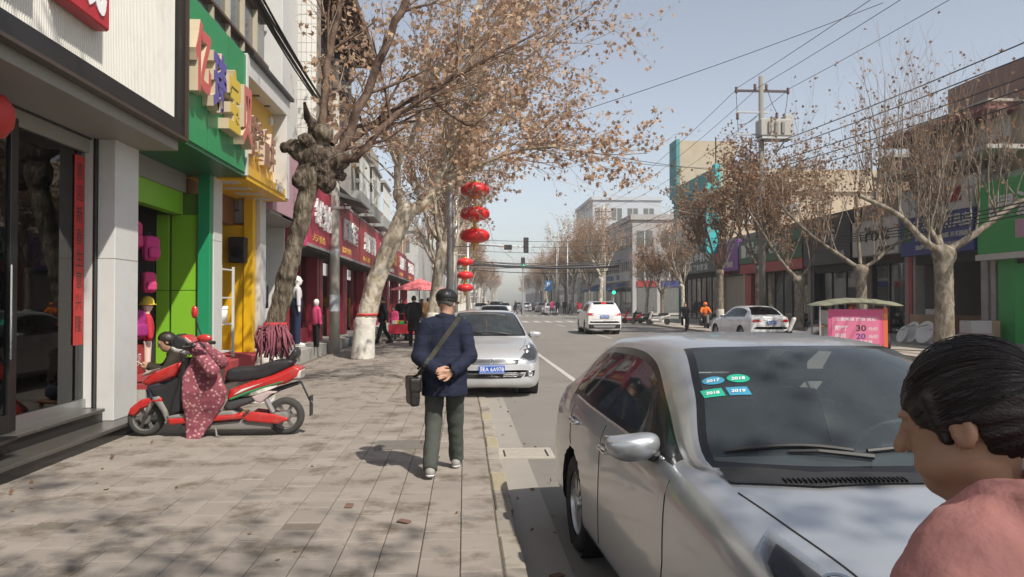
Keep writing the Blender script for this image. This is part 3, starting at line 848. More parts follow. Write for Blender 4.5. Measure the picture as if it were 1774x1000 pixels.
# inspection stickers on the inside of the screen (upper corner at its right as seen from the camera's left)
m_st_g = M('sticker_green', (.02, .38, .25), .5, var=.1); m_st_b = M('sticker_blue', (.05, .28, .42), .5, var=.1)
stk = [(-.545, 1.875, 'o', m_st_b, '2017'), (-.445, 1.83, 'o', m_st_g, '2018'), (-.575, 1.80, 'r', m_st_g, '2018'), (-.475, 1.755, 'r', m_st_b, '2019')]
for (x, y, sh, mt, yr) in stk:
    e = empty('inspection_sticker'); e.parent = c.root
    k = 14
    ol = [(x + .045 * math.cos(2 * math.pi * i / k), y + .030 * math.sin(2 * math.pi * i / k) - .45 * .045 * math.cos(2 * math.pi * i / k)) for i in range(k)] if sh == 'o' else [(x - .042, y - .028 + .019), (x + .042, y - .028 - .019), (x + .042, y + .028 - .019), (x - .042, y + .028 + .019)]
    c.decal('sticker_base', ol, (0, 0, 3), (1, 0, 0), (0, 1, 0), (0, 0, -1), mt, .004, .03, e)
    h = c.hit((x, y, 3), (0, 0, -1)); h2 = c.hit((x, y + .03, 3), (0, 0, -1)); h3 = c.hit((x + .03, y - .0135, 3), (0, 0, -1)); rv = (h3 - h).normalized(); upv = (h2 - h); upv = (upv - rv * upv.dot(rv)).normalized()
    text_obj(yr, m_white_print, e, h - rv * .03 - upv * .012 + rv.cross(upv) * .0065, rv, upv, .06, .022, name='sticker_year', bold=.02)

# --- silver sedan behind the walking man, half on the dropped kerb
CAR2 = Car('parked_car', (0.46, 13.05, -.105), R(1.0), sedan_grid(), m_silver2, 'silver sedan with blue plate parked facing the camera behind the walking man', NU=6, NV=5, group=None)
c = CAR2
c.add_wheels(5); c.interior(1); c.mirrors(mat=m_silver2); c.side_details(); headlights(c); front_face(c, '陕A 6A978'); wipers(c)
for sx in (1, -1): c.line('bonnet_seam', [(sx * .50, .30), (sx * .60, .55), (sx * .655, .9), (sx * .70, 1.22)], m_black, .004, 'z')
c.decal('inspection_sticker', [(-.58, 1.70), (-.45, 1.66), (-.42, 1.86), (-.53, 1.90)], (0, 0, 3), (1, 0, 0), (0, 1, 0), (0, 0, -1), m_st_g, .004, .04)
MB().tube([(0, 1.98, 1.27), (.004, 1.98, 1.2), (0, 1.985, 1.12), (-.004, 1.985, 1.02)], [.008, .016, .010, .004], 6).build('hanging_charm', M('charm_red', (.45, .12, .08), .7), c.root)

def rear_face(c, txt, lamp, zl, plate_z, suv=False):
    P = c.root; fr = ((0, 9, 0), (-1, 0, 0), (0, 0, 1), (0, -1, 0))
    for sx in (1, -1):
        e = empty('tail_lamp'); e.parent = P
        pt = [(sx * x, z) for x, z in lamp]
        area = sum(a[0] * b[1] - b[0] * a[1] for a, b in zip(pt, pt[1:] + pt[:1]))
        c.decal('lamp_glass', pt if area > 0 else pt[::-1], *fr, m_red_lamp, .012, .05, e)
        c.decal('reverse_lamp', [(p[0] * .3 + sx * lamp[0][0] * .7, p[1] * .35 + zl * .65) for p in (pt if area > 0 else pt[::-1])], *fr, m_lens if False else M('lamp_white', (.7, .66, .62), .3), .016, .05, e)
    c.plate(txt, False, plate_z)
    c.line('boot_seam', [(-.62, plate_z - .13), (.62, plate_z - .13)], m_black, .005, '-y')
    c.line('boot_garnish', [(-.36, plate_z + .10), (.36, plate_z + .10)], m_chrome, .012, '-y')
    bp = [(-.78, .30), (.78, .30), (.80, .52 if suv else .42), (-.80, .52 if suv else .42)]
    c.decal('bumper_trim', [(-x, z) for x, z in bp][::-1], *fr, m_black if suv else m_black, .006, .05)
# --- white SUV driving away
CAR3 = Car('driving_car', (7.05, 42.2, ROAD_Z), R(180) + R(-1.5), suv_grid(), m_white_paint, 'white SUV driving away along the middle of the road', NU=5, NV=5, wheels=((.92, .345), (3.52, .345)), glass=m_glass_dark, side_glass=(7.12, 13.3))
c = CAR3
c.add_wheels(5, rim=m_alloy); c.mirrors(z=1.14); c.side_details(handles=((2.58, 1.0), (3.46, 1.02)), belt=False)
rear_face(c, '陕A·V3620', [(.52, 1.06), (.80, 1.08), (.84, .95), (.55, .955)], 1.0, .90, True)
fr = ((0, 9, 0), (-1, 0, 0), (0, 0, 1), (0, -1, 0))
c.decal('skid_plate', [(-.5, .36), (.5, .36), (.56, .46), (-.56, .46)], *fr, m_alloy, .012, .05)
c.decal('brake_light', [(-.13, 1.555), (.13, 1.555), (.13, 1.585), (-.13, 1.585)], *fr, emit_mat('brake_glow', (.9, .05, .03), 1.2), .01, .05)
for sx in (1, -1):
    MB().tube([(sx * .58, 1.9 + .5, 1.58), (sx * .56, 2.5, 1.66), (sx * .56, 3.3, 1.67), (sx * .58, 3.75, 1.60)], .016, 6).build('roof_rail', m_alloy, c.root)
# --- white sedan at the right kerb
CAR4 = Car('parked_car', (12.1, 35.0, ROAD_Z), R(180) + R(4), sedan_grid(), m_white_paint, 'white sedan seen from behind, parked at the right kerb beside the pink stall', NU=5, NV=5, glass=m_glass_dark)
c = CAR4
c.add_wheels(5); c.mirrors(); c.side_details()
rear_face(c, '陕A·2K715', [(.38, .90), (.70, .93), (.80, .85), (.72, .80), (.42, .84)], .88, .80)

# --- distant traffic, told apart by colour and place
def far_car(x, y, toward, mat, label, suv=False):
    c = Car('parked_car' if abs(x - 6.6) > 3.5 else 'driving_car', (cx(y) + x, y, ROAD_Z), 0.0 if toward else R(180), suv_grid() if suv else sedan_grid(), mat, label, NU=3, NV=3, glass=m_glass_dark, wheels=((.90, .33), (3.55, .33)), group='cars far down the street')
    for wy, wr in c.wheels:
        for sx in (1, -1): MB().lathe([(wr * .6, -.1), (wr, -.08), (wr, .08), (wr * .6, .1)], 16, (sx * .77, wy, wr), 'x').build('wheel', m_tyre, c.root)
    fr2 = ((0, 9, 0), (-1, 0, 0), (0, 0, 1), (0, -1, 0)) if not toward else ((0, -3, 0), (1, 0, 0), (0, 0, 1), (0, 1, 0))
    zz = .92 if suv else .85
    if not toward:
        for sx in (1, -1):
            pt = [(sx * .45, zz), (sx * .75, zz), (sx * .75, zz - .1), (sx * .45, zz - .1)]
            c.decal('tail_lamp', pt if sx < 0 else pt[::-1], *fr2, m_red_lamp, .01, .1)
        c.plate('', False, .72, text=False)
    else:
        for sx in (1, -1):
            pt = [(sx * .45, .60), (sx * .72, .60), (sx * .72, .70), (sx * .45, .68)]
            c.decal('headlight', pt if sx > 0 else pt[::-1], *fr2, m_chrome, .01, .1)
        c.decal('grille', [(-.4, .46), (.4, .46), (.4, .60), (-.4, .60)], *fr2, m_black, .01, .1)
        c.plate('', True, .40, text=False)
    return c
m_dk = paint('dark_blue_paint', (.03, .04, .07)); m_gr = paint('grey_paint', (.25, .26, .27), .5)
far_car(10.2, 98, False, m_white_paint, 'white sedan parked by the right kerb beyond the crossing')
far_car(3.6, 102, True, m_dk, 'dark car with white roof rack coming towards the crossing', True)
far_car(1.4, 34, True, m_silver2, 'pale car parked behind the silver sedan by the left kerb')
far_car(4.6, 132, True, m_white_paint, 'white van coming from far down the street', True)
far_car(8.6, 128, False, m_white_paint, 'white car far down the right lane beyond the crossing')
far_car(7.8, 150, False, m_gr, 'grey car farthest away in the right lane')
far_car(3.0, 150, True, m_gr, 'grey car farthest away in the left lane')
far_car(5.2, 112, True, m_white_paint, 'white sedan coming towards the crossing behind the dark car')
far_car(1.6, 96, True, m_silver2, 'silver car waiting at the far left kerb beyond the crossing')
far_car(10.6, 118, False, m_gr, 'grey car parked ahead of the white sedan on the far right')
far_car(10.8, 140, False, m_dk, 'dark car parked farther along the far right kerb', True)
# ------------------------------------------------------------------ people (local frame: facing +y, z up, 1.70 m tall before scaling)
m_skin = M('skin', (.42, .24, .16), .55, var=.1, vscale=15)
m_hair = M('black_hair', (.012, .010, .009), .42, var=.4, vscale=30, bump=.4, bscale=120)
def cloth(name, col, bump=.35, bs=25, var=.15): return M(name, col, .85, var=var, vscale=7, bump=bump, bscale=bs, spec=.2)
J0 = dict(pel=(0, 0, .92), che=(0, .0, 1.27), nec=(0, -.01, 1.44), hd=(0, .02, 1.585), shl=(-.175, 0, 1.385), shr=(.175, 0, 1.385), ell=(-.225, -.03, 1.11), elr=(.225, -.03, 1.11), wrl=(-.235, .06, .88), wrr=(.235, .06, .88),
          hil=(-.09, 0, .90), hir=(.09, 0, .90), knl=(-.10, .02, .49), knr=(.10, .02, .49), anl=(-.10, -.02, .08), anr=(.10, -.02, .08), toel=(-.11, .14, .04), toer=(.11, .14, .04))
def head_sdf(P, c, yaw=0.0, pitch=0.0):
    c = np.array(c, np.float32)
    Rm = np.array((Matrix.Rotation(yaw, 3, 'Z') @ Matrix.Rotation(pitch, 3, 'X')), np.float32)
    q = (P - c) @ Rm                                     # into head frame: face towards +y
    d = ell(q, (0, -.012, .022), (.076, .096, .092))
    d = smin(d, ell(q, (0, .026, -.04), (.058, .068, .072)), .03)
    d = smin(d, ell(q, (0, .062, -.088), (.026, .026, .022)), .03)          # chin
    d = smin(d, cap(q, (0, .094, .012), (0, .112, -.022), .007, .013), .014)  # nose
    d = smin(d, ell(q, (0, .089, -.056), (.022, .011, .009)), .008)         # lips
    d = smin(d, ell(q, (0, .083, .03), (.05, .013, .010)), .014)            # brow
    for sx in (-1, 1):
        d = smax(d, -ell(q, (sx * .031, .098, .010), (.016, .012, .010)), .012)
        d = smin(d, ell(q, (sx * .031, .079, .009), (.013, .012, .010)), .003)
        e = smax(ell(q, (sx * .079, -.008, -.005), (.011, .020, .032)), -ell(q, (sx * .090, -.004, -.003), (.008, .011, .020)), .004)
        d = smin(d, e, .006)
    return d, q
def hand_sdf(P, wr, dirv, nrm, k=1.0, curl=.45, mirror=1):
    """palm with four bent fingers and a thumb"""
    w = np.array(wr, np.float32); D = Vector(dirv).normalized(); N = Vector(nrm); N = (N - D * N.dot(D)).normalized(); S = D.cross(N) * mirror
    A = lambda a, b, c: np.array(Vector(wr) + D * a * k + S * b * k + N * c * k, np.float32)
    d = cap(P, A(.01, -.012, 0), A(.075, -.022, 0), .020 * k, .017 * k)
    d = smin(d, cap(P, A(.01, .012, 0), A(.075, .024, 0), .020 * k, .016 * k), .012)
    for i, (s, ln) in enumerate(((-.032, .062), (-.011, .074), (.011, .080), (.031, .070))):
        a = A(.078, s, 0); b = A(.078 + ln * .5 * math.cos(curl), s, ln * .5 * math.sin(curl)); e = A(.078 + ln * .5 * math.cos(curl) + ln * .5 * math.cos(curl * 2.4), s, ln * .5 * (math.sin(curl) + math.sin(curl * 2.4)))
        d = smin(d, np.minimum(cap(P, a, b, .0095 * k, .0088 * k), cap(P, b, e, .0088 * k, .0072 * k)), .005)
    a = A(.02, .03, .004); b = A(.055, .055, .016); e = A(.085, .058, .028)
    d = smin(d, np.minimum(cap(P, a, b, .013 * k, .011 * k), cap(P, b, e, .011 * k, .008 * k)), .007)
    return d
def person(name, loc, rz, label, top, bottom, shoes, J=None, k=1.0, hem=.74, res=.022, hair='short', hairmat=None, fat=1.0, coat=.024, yaw=0.0, hpitch=0.0, cap_mat=None, extra=None, group=None, hands=True, sleeves=True, skin=None, cat='person', fold=.004, leg_fat=1.0, curl=.45, handframes=None):
    j = {a: np.array(b, np.float32) for a, b in {**J0, **(J or {})}.items()}
    root = empty(name, loc, rz, label, cat, group); root.scale = (k, k, k)
    skin = skin or m_skin
    allp = np.array(list(j.values())); lo = allp.min(0) - .22; hi = allp.max(0) + .22
    lo[2] = max(lo[2], -.02) if j['anl'][2] < .3 else lo[2]
    def torso(P, g):
        d = smin(ell(P, j['che'] + [0, 0, -.02], (.155 * fat + g, .105 * fat + g, .20 + g)), ell(P, j['pel'] + [0, 0, .03], (.15 * fat + g, .112 * fat + g, .15 + g)), .09)
        mid = (j['che'] + j['pel']) / 2
        d = smin(d, ell(P, mid, (.14 * fat + g, .105 * fat + g, .2)), .06)
        return smin(d, cap(P, j['shl'] * .8 + j['shr'] * .2, j['shr'] * .8 + j['shl'] * .2, .062 + g, .062 + g), .07)
    def arms(P, g, full=True):
        d = None
        for s in 'lr':
            a = smin(cap(P, j['sh' + s], j['el' + s], .052 + g, .040 + g), cap(P, j['el' + s], j['wr' + s], .040 + g, .028 + g * .8), .02)
            d = a if d is None else np.minimum(d, a)
        return d
    def legs(P, g, gb=None):
        gb = g if gb is None else gb; d = None
        for s in 'lr':
            a = smin(cap(P, j['hi' + s], j['kn' + s], .080 * leg_fat + g, .055 * leg_fat + g), cap(P, j['kn' + s], j['an' + s], .055 * leg_fat + g, .036 + gb), .03)
            d = a if d is None else smin(d, a, .02)
        return d
    def body(P):
        d, _ = head_sdf(P, j['hd'], yaw, hpitch)
        d = smin(d, cap(P, j['nec'] + [0, 0, -.04], j['hd'] + np.array([0, -.02, -.03], np.float32), .055, .05), .03)
        d = smin(d, torso(P, -.012), .04); d = smin(d, arms(P, -.004), .03); d = smin(d, legs(P, -.012), .03)
        for s in 'lr':
            d = smin(d, cap(P, j['an' + s], j['toe' + s], .032, .024), .02)
            if hands:
                if handframes and s in handframes: D, N = handframes[s]
                else: D = j['wr' + s] - j['el' + s]; N = (1 if s == 'l' else -1, .2, 0)
                d = smin(d, hand_sdf(P, j['wr' + s], D, N, 1.0, curl, 1 if s == 'l' else -1), .015)
        return d
    link('body', sdf_mesh('body', body, lo, hi, res * .8 if res > .015 else res * .75, skin), root)
    def topf(P):
        w = fold * vnoise(P * np.array([1, 1, 1.6]), 38, 3) + fold * 1.5 * vnoise(P, 17, 8)
        d = torso(P, coat)
        d = smin(d, cap(P, j['pel'] + [0, 0, .06], np.array([j['pel'][0], j['pel'][1], hem]), .15 * fat + coat, .165 * fat + coat) * .9, .05) if hem < j['pel'][2] - .05 and j['anl'][2] < .3 else d
        if hem < j['pel'][2] - .05:
            q = P - j['pel']; d = smin(d, np.sqrt((q[:, 0] / 1.0) ** 2 + (q[:, 1] / .74) ** 2) - (.158 * fat + coat) + 0 * q[:, 2] + np.where(P[:, 2] > j['pel'][2] + .12, 1, 0), .04)
        d = np.maximum(d, hem - P[:, 2])
        if sleeves: d = smin(d, np.maximum(arms(P, coat * .95), 0 * d - 1), .035)
        d = smin(d, cap(P, j['nec'] + [0, -.005, -.05], j['nec'] + np.array([0, -.005, .0], np.float32), .075, .068), .03)
        for s in 'lr':                                   # sleeves end at the wrists
            ax = j['wr' + s] - j['el' + s]; ax = ax / np.linalg.norm(ax)
            near = np.sqrt(((P - j['wr' + s]) ** 2).sum(1)) < .13
            d = np.where(near, np.maximum(d, (P - j['wr' + s]) @ ax - .012), d)
        return d + w
    lj = lo.copy(); lj[2] = hem - .05; link('jacket', sdf_mesh('jacket', topf, lj, hi, res, top), root)
    def botf(P):
        d = smin(legs(P, .016, .030), ell(P, j['pel'] + [0, 0, -.02], (.155 * fat + .012, .118 * fat + .01, .13)), .05)
        d = d + fold * 1.3 * vnoise(P * np.array([1, 1, 1.25]), 24, 5) + fold * .8 * vnoise(P * np.array([1, 1, .5]), 45, 15)
        for s in 'lr':
            ax = j['an' + s] - j['kn' + s]; ax = ax / np.linalg.norm(ax)
            near = np.sqrt(((P - j['an' + s]) ** 2).sum(1)) < .16
            d = np.where(near, np.maximum(d, (P - j['an' + s]) @ ax - .03), d)
        return d
    ht = hi.copy(); ht[2] = j['pel'][2] + .16; link('trousers', sdf_mesh('trousers', botf, lo, ht, res, bottom), root)
    for s in 'lr':
        a, t = j['an' + s], j['toe' + s]
        f = t - a; f[2] = 0; f = f / (np.linalg.norm(f) + 1e-6)
        heel = a - f * .05; 
        drop = np.array([0, 0, a[2] - .055 - (t[2] - .04) * 0], np.float32)
        ground = min(a[2] - .08, 0) if False else None
        def shoe(P):
            h_ = a - f * .045 + np.array([0, 0, -.035]); t_ = t + f * .02
            d = smin(cap(P, h_, t_, .042, .036), cap(P, a + [0, 0, -.0], a + f * .03 + np.array([0, 0, -.03]), .044, .045), .03)
            # flat sole along the foot line
            dirv = (t_ - h_); dirv = dirv / np.linalg.norm(dirv); nz = np.array([0, 0, 1], np.float32); nz = nz - dirv * (nz @ dirv); nz = nz / np.linalg.norm(nz)
            return smax(d, -((P - h_) @ nz + .036), .008)
        link('shoe', sdf_mesh('shoe', shoe, np.minimum(a, t) - .12, np.maximum(a, t) + .12, min(res, .012), shoes), root)
        if res < .013:
            h_ = a - f * .045 + np.array([0, 0, -.035]); t_ = t + f * .02
            def sole(P):
                dirv = (t_ - h_); dirv = dirv / np.linalg.norm(dirv); nz = np.array([0, 0, 1], np.float32); nz = nz - dirv * (nz @ dirv); nz = nz / np.linalg.norm(nz)
                return np.maximum(cap(P, h_, t_, .047, .042), np.abs((P - h_) @ nz + .031) - .011)
            link('sole', sdf_mesh('sole', sole, np.minimum(a, t) - .12, np.maximum(a, t) + .12, .008, m_white_print), root)
    if hair:
        Rm = np.array((Matrix.Rotation(yaw, 3, 'Z') @ Matrix.Rotation(hpitch, 3, 'X')), np.float32)
        def hairf(P):
            q = (P - j['hd']) @ Rm
            d = ell(q, (0, -.016, .026), (.085, .104, .100)) + .004 * vnoise(q, 90, 2)
            if hair == 'long': d = smin(d, cap(q, (0, -.06, .0), (0, -.085, -.16), .075, .055), .05)
            if hair == 'bun': d = smin(d, ell(q, (0, -.115, .01), (.04, .035, .04)), .02)
            face = np.maximum(q[:, 1] - .045 - .35 * np.maximum(q[:, 2] - .05, 0), -(.085 - q[:, 2]) * 0 - 1)
            d = np.where(q[:, 2] < .075, smax(d, q[:, 1] - .03 - .9 * np.maximum(q[:, 2] - .02, 0), .01), d)
            if hair in ('short', 'bun'): d = smax(d, -(q[:, 2] + .065 + .5 * q[:, 1]), .01)
            return d
        link('hair', sdf_mesh('hair', hairf, j['hd'] - .27, j['hd'] + .2, min(res, .012), hairmat or m_hair), root)
    return root, j

# ---- the man walking away with his hands behind his back
m_navy = cloth('navy_jacket', (.016, .0195, .038), .5, 22)
n_ = m_navy.node_tree.nodes; l_ = m_navy.node_tree.links
w1 = n_.new('ShaderNodeTexBrick'); w1.inputs['Scale'].default_value = 5.2; w1.inputs['Mortar Size'].default_value = .012; w1.inputs['Mortar Smooth'].default_value = .6; w1.offset = 0
w1.inputs['Color1'].default_value = (1, 1, 1, 1); w1.inputs['Color2'].default_value = (1, 1, 1, 1); w1.inputs['Mortar'].default_value = (0, 0, 0, 1); w1.inputs['Row Height'].default_value = .5; w1.inputs['Brick Width'].default_value = .75
tc_ = n_.new('ShaderNodeTexCoord'); mp_ = n_.new('ShaderNodeMapping'); mp_.inputs['Rotation'].default_value = (R(90), 0, 0)
l_.new(tc_.outputs['Object'], mp_.inputs[0]); l_.new(mp_.outputs[0], w1.inputs['Vector'])
b2 = n_.new('ShaderNodeBump'); b2.inputs['Strength'].default_value = .8; b2.inputs['Distance'].default_value = .006
l_.new(w1.outputs['Color'], b2.inputs['Height'])
old = n_['Principled BSDF'].inputs['Normal'].links[0].from_node
l_.new(old.outputs[0], b2.inputs['Normal']); l_.new(b2.outputs[0], n_['Principled BSDF'].inputs['Normal'])
m_trs = cloth('grey_green_trousers', (.062, .068, .060)); m_snk = M('pale_sneaker', (.27, .265, .245), .7, var=.2, vscale=30)
m_leather = M('black_leather', (.012, .011, .011), .32, var=.3, bump=.25, bscale=45)
JM = dict(pel=(0, -.0, .88), che=(0, .01, 1.20), nec=(0, .03, 1.385), hd=(.015, .075, 1.53), shl=(-.16, .0, 1.315), shr=(.16, .0, 1.315), ell=(-.228, -.07, 1.05), elr=(.228, -.07, 1.05), wrl=(-.055, -.225, .935), wrr=(.075, -.235, .925),
          hil=(-.085, 0, .87), hir=(.085, .0, .87), knl=(-.10, -.01, .47), knr=(.09, .12, .48), anl=(-.11, -.26, .10), anr=(.10, .20, .085), toel=(-.12, -.10, .045), toer=(.12, .36, .05))
man, jm = person('person', (-.18, 7.02, 0), R(-2), 'man in navy jacket and black cap walking away with hands clasped behind his back', m_navy, m_trs, m_snk, JM, k=1.0, hem=.70, res=.011, hair='short', hairmat=M('grey_hair', (.10, .09, .085), .6, var=.4, vscale=60), fat=1.02, coat=.030, yaw=R(-22), hpitch=R(-8), fold=.0055, leg_fat=1.08, curl=.5,
              handframes={'l': ((.9, -.12, -.25), (-.2, 1, 0)), 'r': ((-.9, -.1, -.2), (-.2, -1, 0))})
capr = empty('cap', tuple(jm['hd'])); capr.parent = man; capr.rotation_euler = (R(-8), 0, R(-22))
def capf(P):
    d = smax(ell(P, (0, -.012, .055), (.100, .122, .082)), -(P[:, 2] - .028), .012)
    d = smax(d, -ell(P, (0, -.012, .03), (.082, .10, .075)), .004)
    q = np.abs(np.sin(np.arctan2(P[:, 1] + .012, P[:, 0]) * 3)); return d - .0022 * np.exp(-(q * 7) ** 2)
link('crown', sdf_mesh('crown', capf, (-.14, -.16, -.02), (.14, .16, .16), .007, m_leather), capr)
link('cap_band', sdf_mesh('cap_band', lambda P: np.maximum(np.abs(np.sqrt(P[:, 0] ** 2 * 1.42 + (P[:, 1] + .012) ** 2) - .1085) - .006, np.abs(P[:, 2] - .03) - .017), (-.14, -.16, -.02), (.14, .16, .1), .006, m_leather), capr)
link('peak', sdf_mesh('peak', lambda P: np.maximum(np.maximum(np.abs(P[:, 2] - .028 + 1.6 * P[:, 0] ** 2 + .15 * (P[:, 1] - .09)) - .005, np.sqrt((P[:, 0]) ** 2 + ((P[:, 1] - .07) * .95) ** 2) - .088), -(P[:, 1] - .06)), (-.12, .03, -.05), (.12, .2, .08), .006, m_leather), capr)
link('collar', sdf_mesh('collar', lambda P: np.maximum(np.abs(np.sqrt((P[:, 0]) ** 2 + ((P[:, 1] - .025) * .95) ** 2) - .083 + .12 * (P[:, 2] - 1.38)) - .012, np.abs(P[:, 2] - 1.385) - .045) + .002 * vnoise(P, 60, 4), (-.14, -.12, 1.3), (.14, .17, 1.47), .009, M('navy_corduroy', (.012, .015, .03), .95, bump=.4, bscale=150)), man)
# shoulder bag, carried on a strap across the back
bag = empty('shoulder_bag', (-.18, 7.02, 0), R(-2), 'black shoulder bag hanging at the walking man\'s left hip', 'bag')
m_bag = M('bag_leather', (.016, .014, .013), .45, bump=.3, bscale=60)
link('bag_body', sdf_mesh('bag_body', lambda P: smax(np.abs((P[:, 0] + .285) * math.cos(.25) + (P[:, 1] + .02) * math.sin(.25)) - .045, smax(np.abs(-(P[:, 0] + .285) * math.sin(.25) + (P[:, 1] + .02) * math.cos(.25)) - .15, np.abs(P[:, 2] - .735) - .125, .03), .03) + .005 * vnoise(P, 25, 6), (-.5, -.25, .55), (-.18, .25, .92), .011, m_bag), bag)
link('bag_flap', sdf_mesh('bag_flap', lambda P: smax(np.abs((P[:, 0] + .285) * math.cos(.25) + (P[:, 1] + .02) * math.sin(.25)) - .053, smax(np.abs(-(P[:, 0] + .285) * math.sin(.25) + (P[:, 1] + .02) * math.cos(.25)) - .155, np.abs(P[:, 2] - .80) - .068, .02), .02), (-.5, -.25, .68), (-.18, .25, .92), .012, m_bag), bag)
strap = []
jacket = [o for o in man.children if o.name.startswith('jacket')][0]
jb = BVHTree.FromPolygons([v.co.copy() for v in jacket.data.vertices], [list(p.vertices) for p in jacket.data.polygons])
for t in np.linspace(0, 1, 22):
    p0 = Vector((-.22, -.6, .90)).lerp(Vector((.14, -.6, 1.41)), t)
    h = jb.ray_cast(p0, Vector((0, 1, 0)))
    strap.append((h[0] if h[0] else Vector((p0.x, strap[-1].y if strap else -.12, p0.z))) + Vector((0, -.006, 0)))
sdir = (strap[-1] - strap[0]).normalized(); wd = sdir.cross(Vector((0, 1, 0))).normalized() * .021
ys_ = np.array([p.y for p in strap]); ys_ = np.minimum(ys_, np.convolve(np.pad(ys_, 3, mode='edge'), np.ones(7) / 7, 'valid'))
sm = MB(); sm.sheet([[Vector((p.x, y_, p.z)) - wd, Vector((p.x, y_ - .003, p.z)), Vector((p.x, y_, p.z)) + wd] for p, y_ in zip(strap, ys_)])
so = sm.build('strap', M('olive_webbing', (.045, .043, .032), .85, bump=.5, bscale=200), bag); so.modifiers.new('thick', 'SOLIDIFY').thickness = .006
MB().tube([(-.22, -.10, .90), (-.27, -.06, .87), (-.285, -.02, .85)], .012, 6).build('strap_end', MATS['olive_webbing'], bag)
MB().tube([(.14, strap[-1].y, 1.41), (.13, .03, 1.43), (.10, .12, 1.33), (-.05, .20, 1.15), (-.26, .13, .92)], .012, 6, flat=1).build('strap_front', MATS['olive_webbing'], bag)

# ---- woman passing close by on the right: pink jacket, hair tied back
m_pink = cloth('pink_jacket', (.47, .215, .19), .7, 16, .12)
WP = Vector((.815, 1.20, 0))
woman = empty('person', WP, R(33), 'woman in pink jacket with dark tied-back hair close by at the right edge', 'person')
HC = np.array((0, .0, 1.355), np.float32); WY, WPI = R(11), R(-16)
m_skin_w = M('skin_woman', (.38, .215, .135), .5, var=.22, vscale=9, bump=.03, bscale=260)
m_skin_w.node_tree.nodes['Principled BSDF'].inputs['Subsurface Weight'].default_value = .25
m_skin_w.node_tree.nodes['Principled BSDF'].inputs['Subsurface Radius'].default_value = (.012, .005, .003)
def wbody(P):
    d, q = head_sdf(P, HC, WY, WPI)
    d = smin(d, ell(q, (.045, .035, -.055), (.028, .05, .03)), .02); d = smin(d, ell(q, (-.045, .035, -.055), (.028, .05, .03)), .02)   # cheeks and jaw
    d = smin(d, cap(P, HC + np.array([0, -.02, -.06], np.float32), HC + np.array([0, -.045, -.21], np.float32), .05, .058), .025)
    d = smin(d, ell(P, HC + np.array([0, -.03, -.42], np.float32), (.15, .10, .2)), .05)
    for sx in (-1, 1): d = smin(d, cap(P, HC + np.array([sx * .155, -.03, -.27], np.float32), HC + np.array([sx * .2, -.05, -.52], np.float32), .045, .04), .03)
    return d
link('body', sdf_mesh('body', wbody, HC + np.array([-.3, -.2, -.62], np.float32), HC + np.array([.3, .18, .14], np.float32), .0065, m_skin_w), woman)
def hair_mat():
    m = M('dark_hair', (.013, .008, .007), .52, var=.5, vscale=40)
    n = m.node_tree.nodes; l = m.node_tree.links
    tc = n.new('ShaderNodeTexCoord'); mp = n.new('ShaderNodeMapping'); mp.inputs['Scale'].default_value = (260, 9, 260)
    nz = n.new('ShaderNodeTexNoise'); nz.inputs['Scale'].default_value = 1; nz.inputs['Detail'].default_value = 3
    bp = n.new('ShaderNodeBump'); bp.inputs['Strength'].default_value = .6; bp.inputs['Distance'].default_value = .004
    l.new(tc.outputs['Object'], mp.inputs[0]); l.new(mp.outputs[0], nz.inputs['Vector']); l.new(nz.outputs['Fac'], bp.inputs['Height']); l.new(bp.outputs[0], n['Principled BSDF'].inputs['Normal'])
    return m
def whair(P):
    Rm = np.array((Matrix.Rotation(WY, 3, 'Z') @ Matrix.Rotation(WPI, 3, 'X')), np.float32)
    q = (P - HC) @ Rm
    an = np.arctan2(q[:, 0], q[:, 2] + .005); st = .0011 * np.sin(an * 46 + 5 * vnoise(q, 14, 5)) + .0016 * np.sin(an * 17 + 4 * vnoise(q, 9, 6))
    d = ell(q, (0, -.018, .028), (.088, .108, .102)) + st
    # hairline: forehead, temple, behind the ear, nape
    cut = q[:, 1] - .2
    cut = np.where(q[:, 2] < .045, q[:, 1] - (.046 + 1.2 * np.maximum(q[:, 2], -.02) + .006 * np.sin(q[:, 2] * 160)), cut)
    cut = np.where((q[:, 2] < .002) & (np.abs(q[:, 0]) > .03), np.minimum(np.maximum(q[:, 1] + .026, -1), np.maximum(np.abs(q[:, 1] - .022) - .010 - .12 * (q[:, 2] + .055), -(q[:, 2] + .06))), cut)
    d = smax(d, cut, .012)
    d = smax(d, -(q[:, 2] + .122 - .25 * (q[:, 1] + .05)), .01)
    # side lock in front of the ear
    d = smin(d, cap(q, (.074, .028, .05), (.077, .022, -.02), .012, .004), .01); d = smin(d, cap(q, (-.074, .028, .05), (-.077, .022, -.02), .012, .004), .01)
    bun = ell(q, (0, -.135, -.005), (.045, .045, .042)) + .003 * np.sin(q[:, 0] * 300 + q[:, 2] * 300)
    d = smin(d, bun, .02)
    tail = cap(q, (0, -.15, -.02), (.01, -.16, -.12), .03, .012) + st * 1.5
    return smin(d, tail, .02)
link('hair', sdf_mesh('hair', whair, HC + np.array([-.13, -.24, -.2], np.float32), HC + np.array([.13, .12, .16], np.float32), .0048, hair_mat()), woman)
rgh = np.random.RandomState(6); SG = []
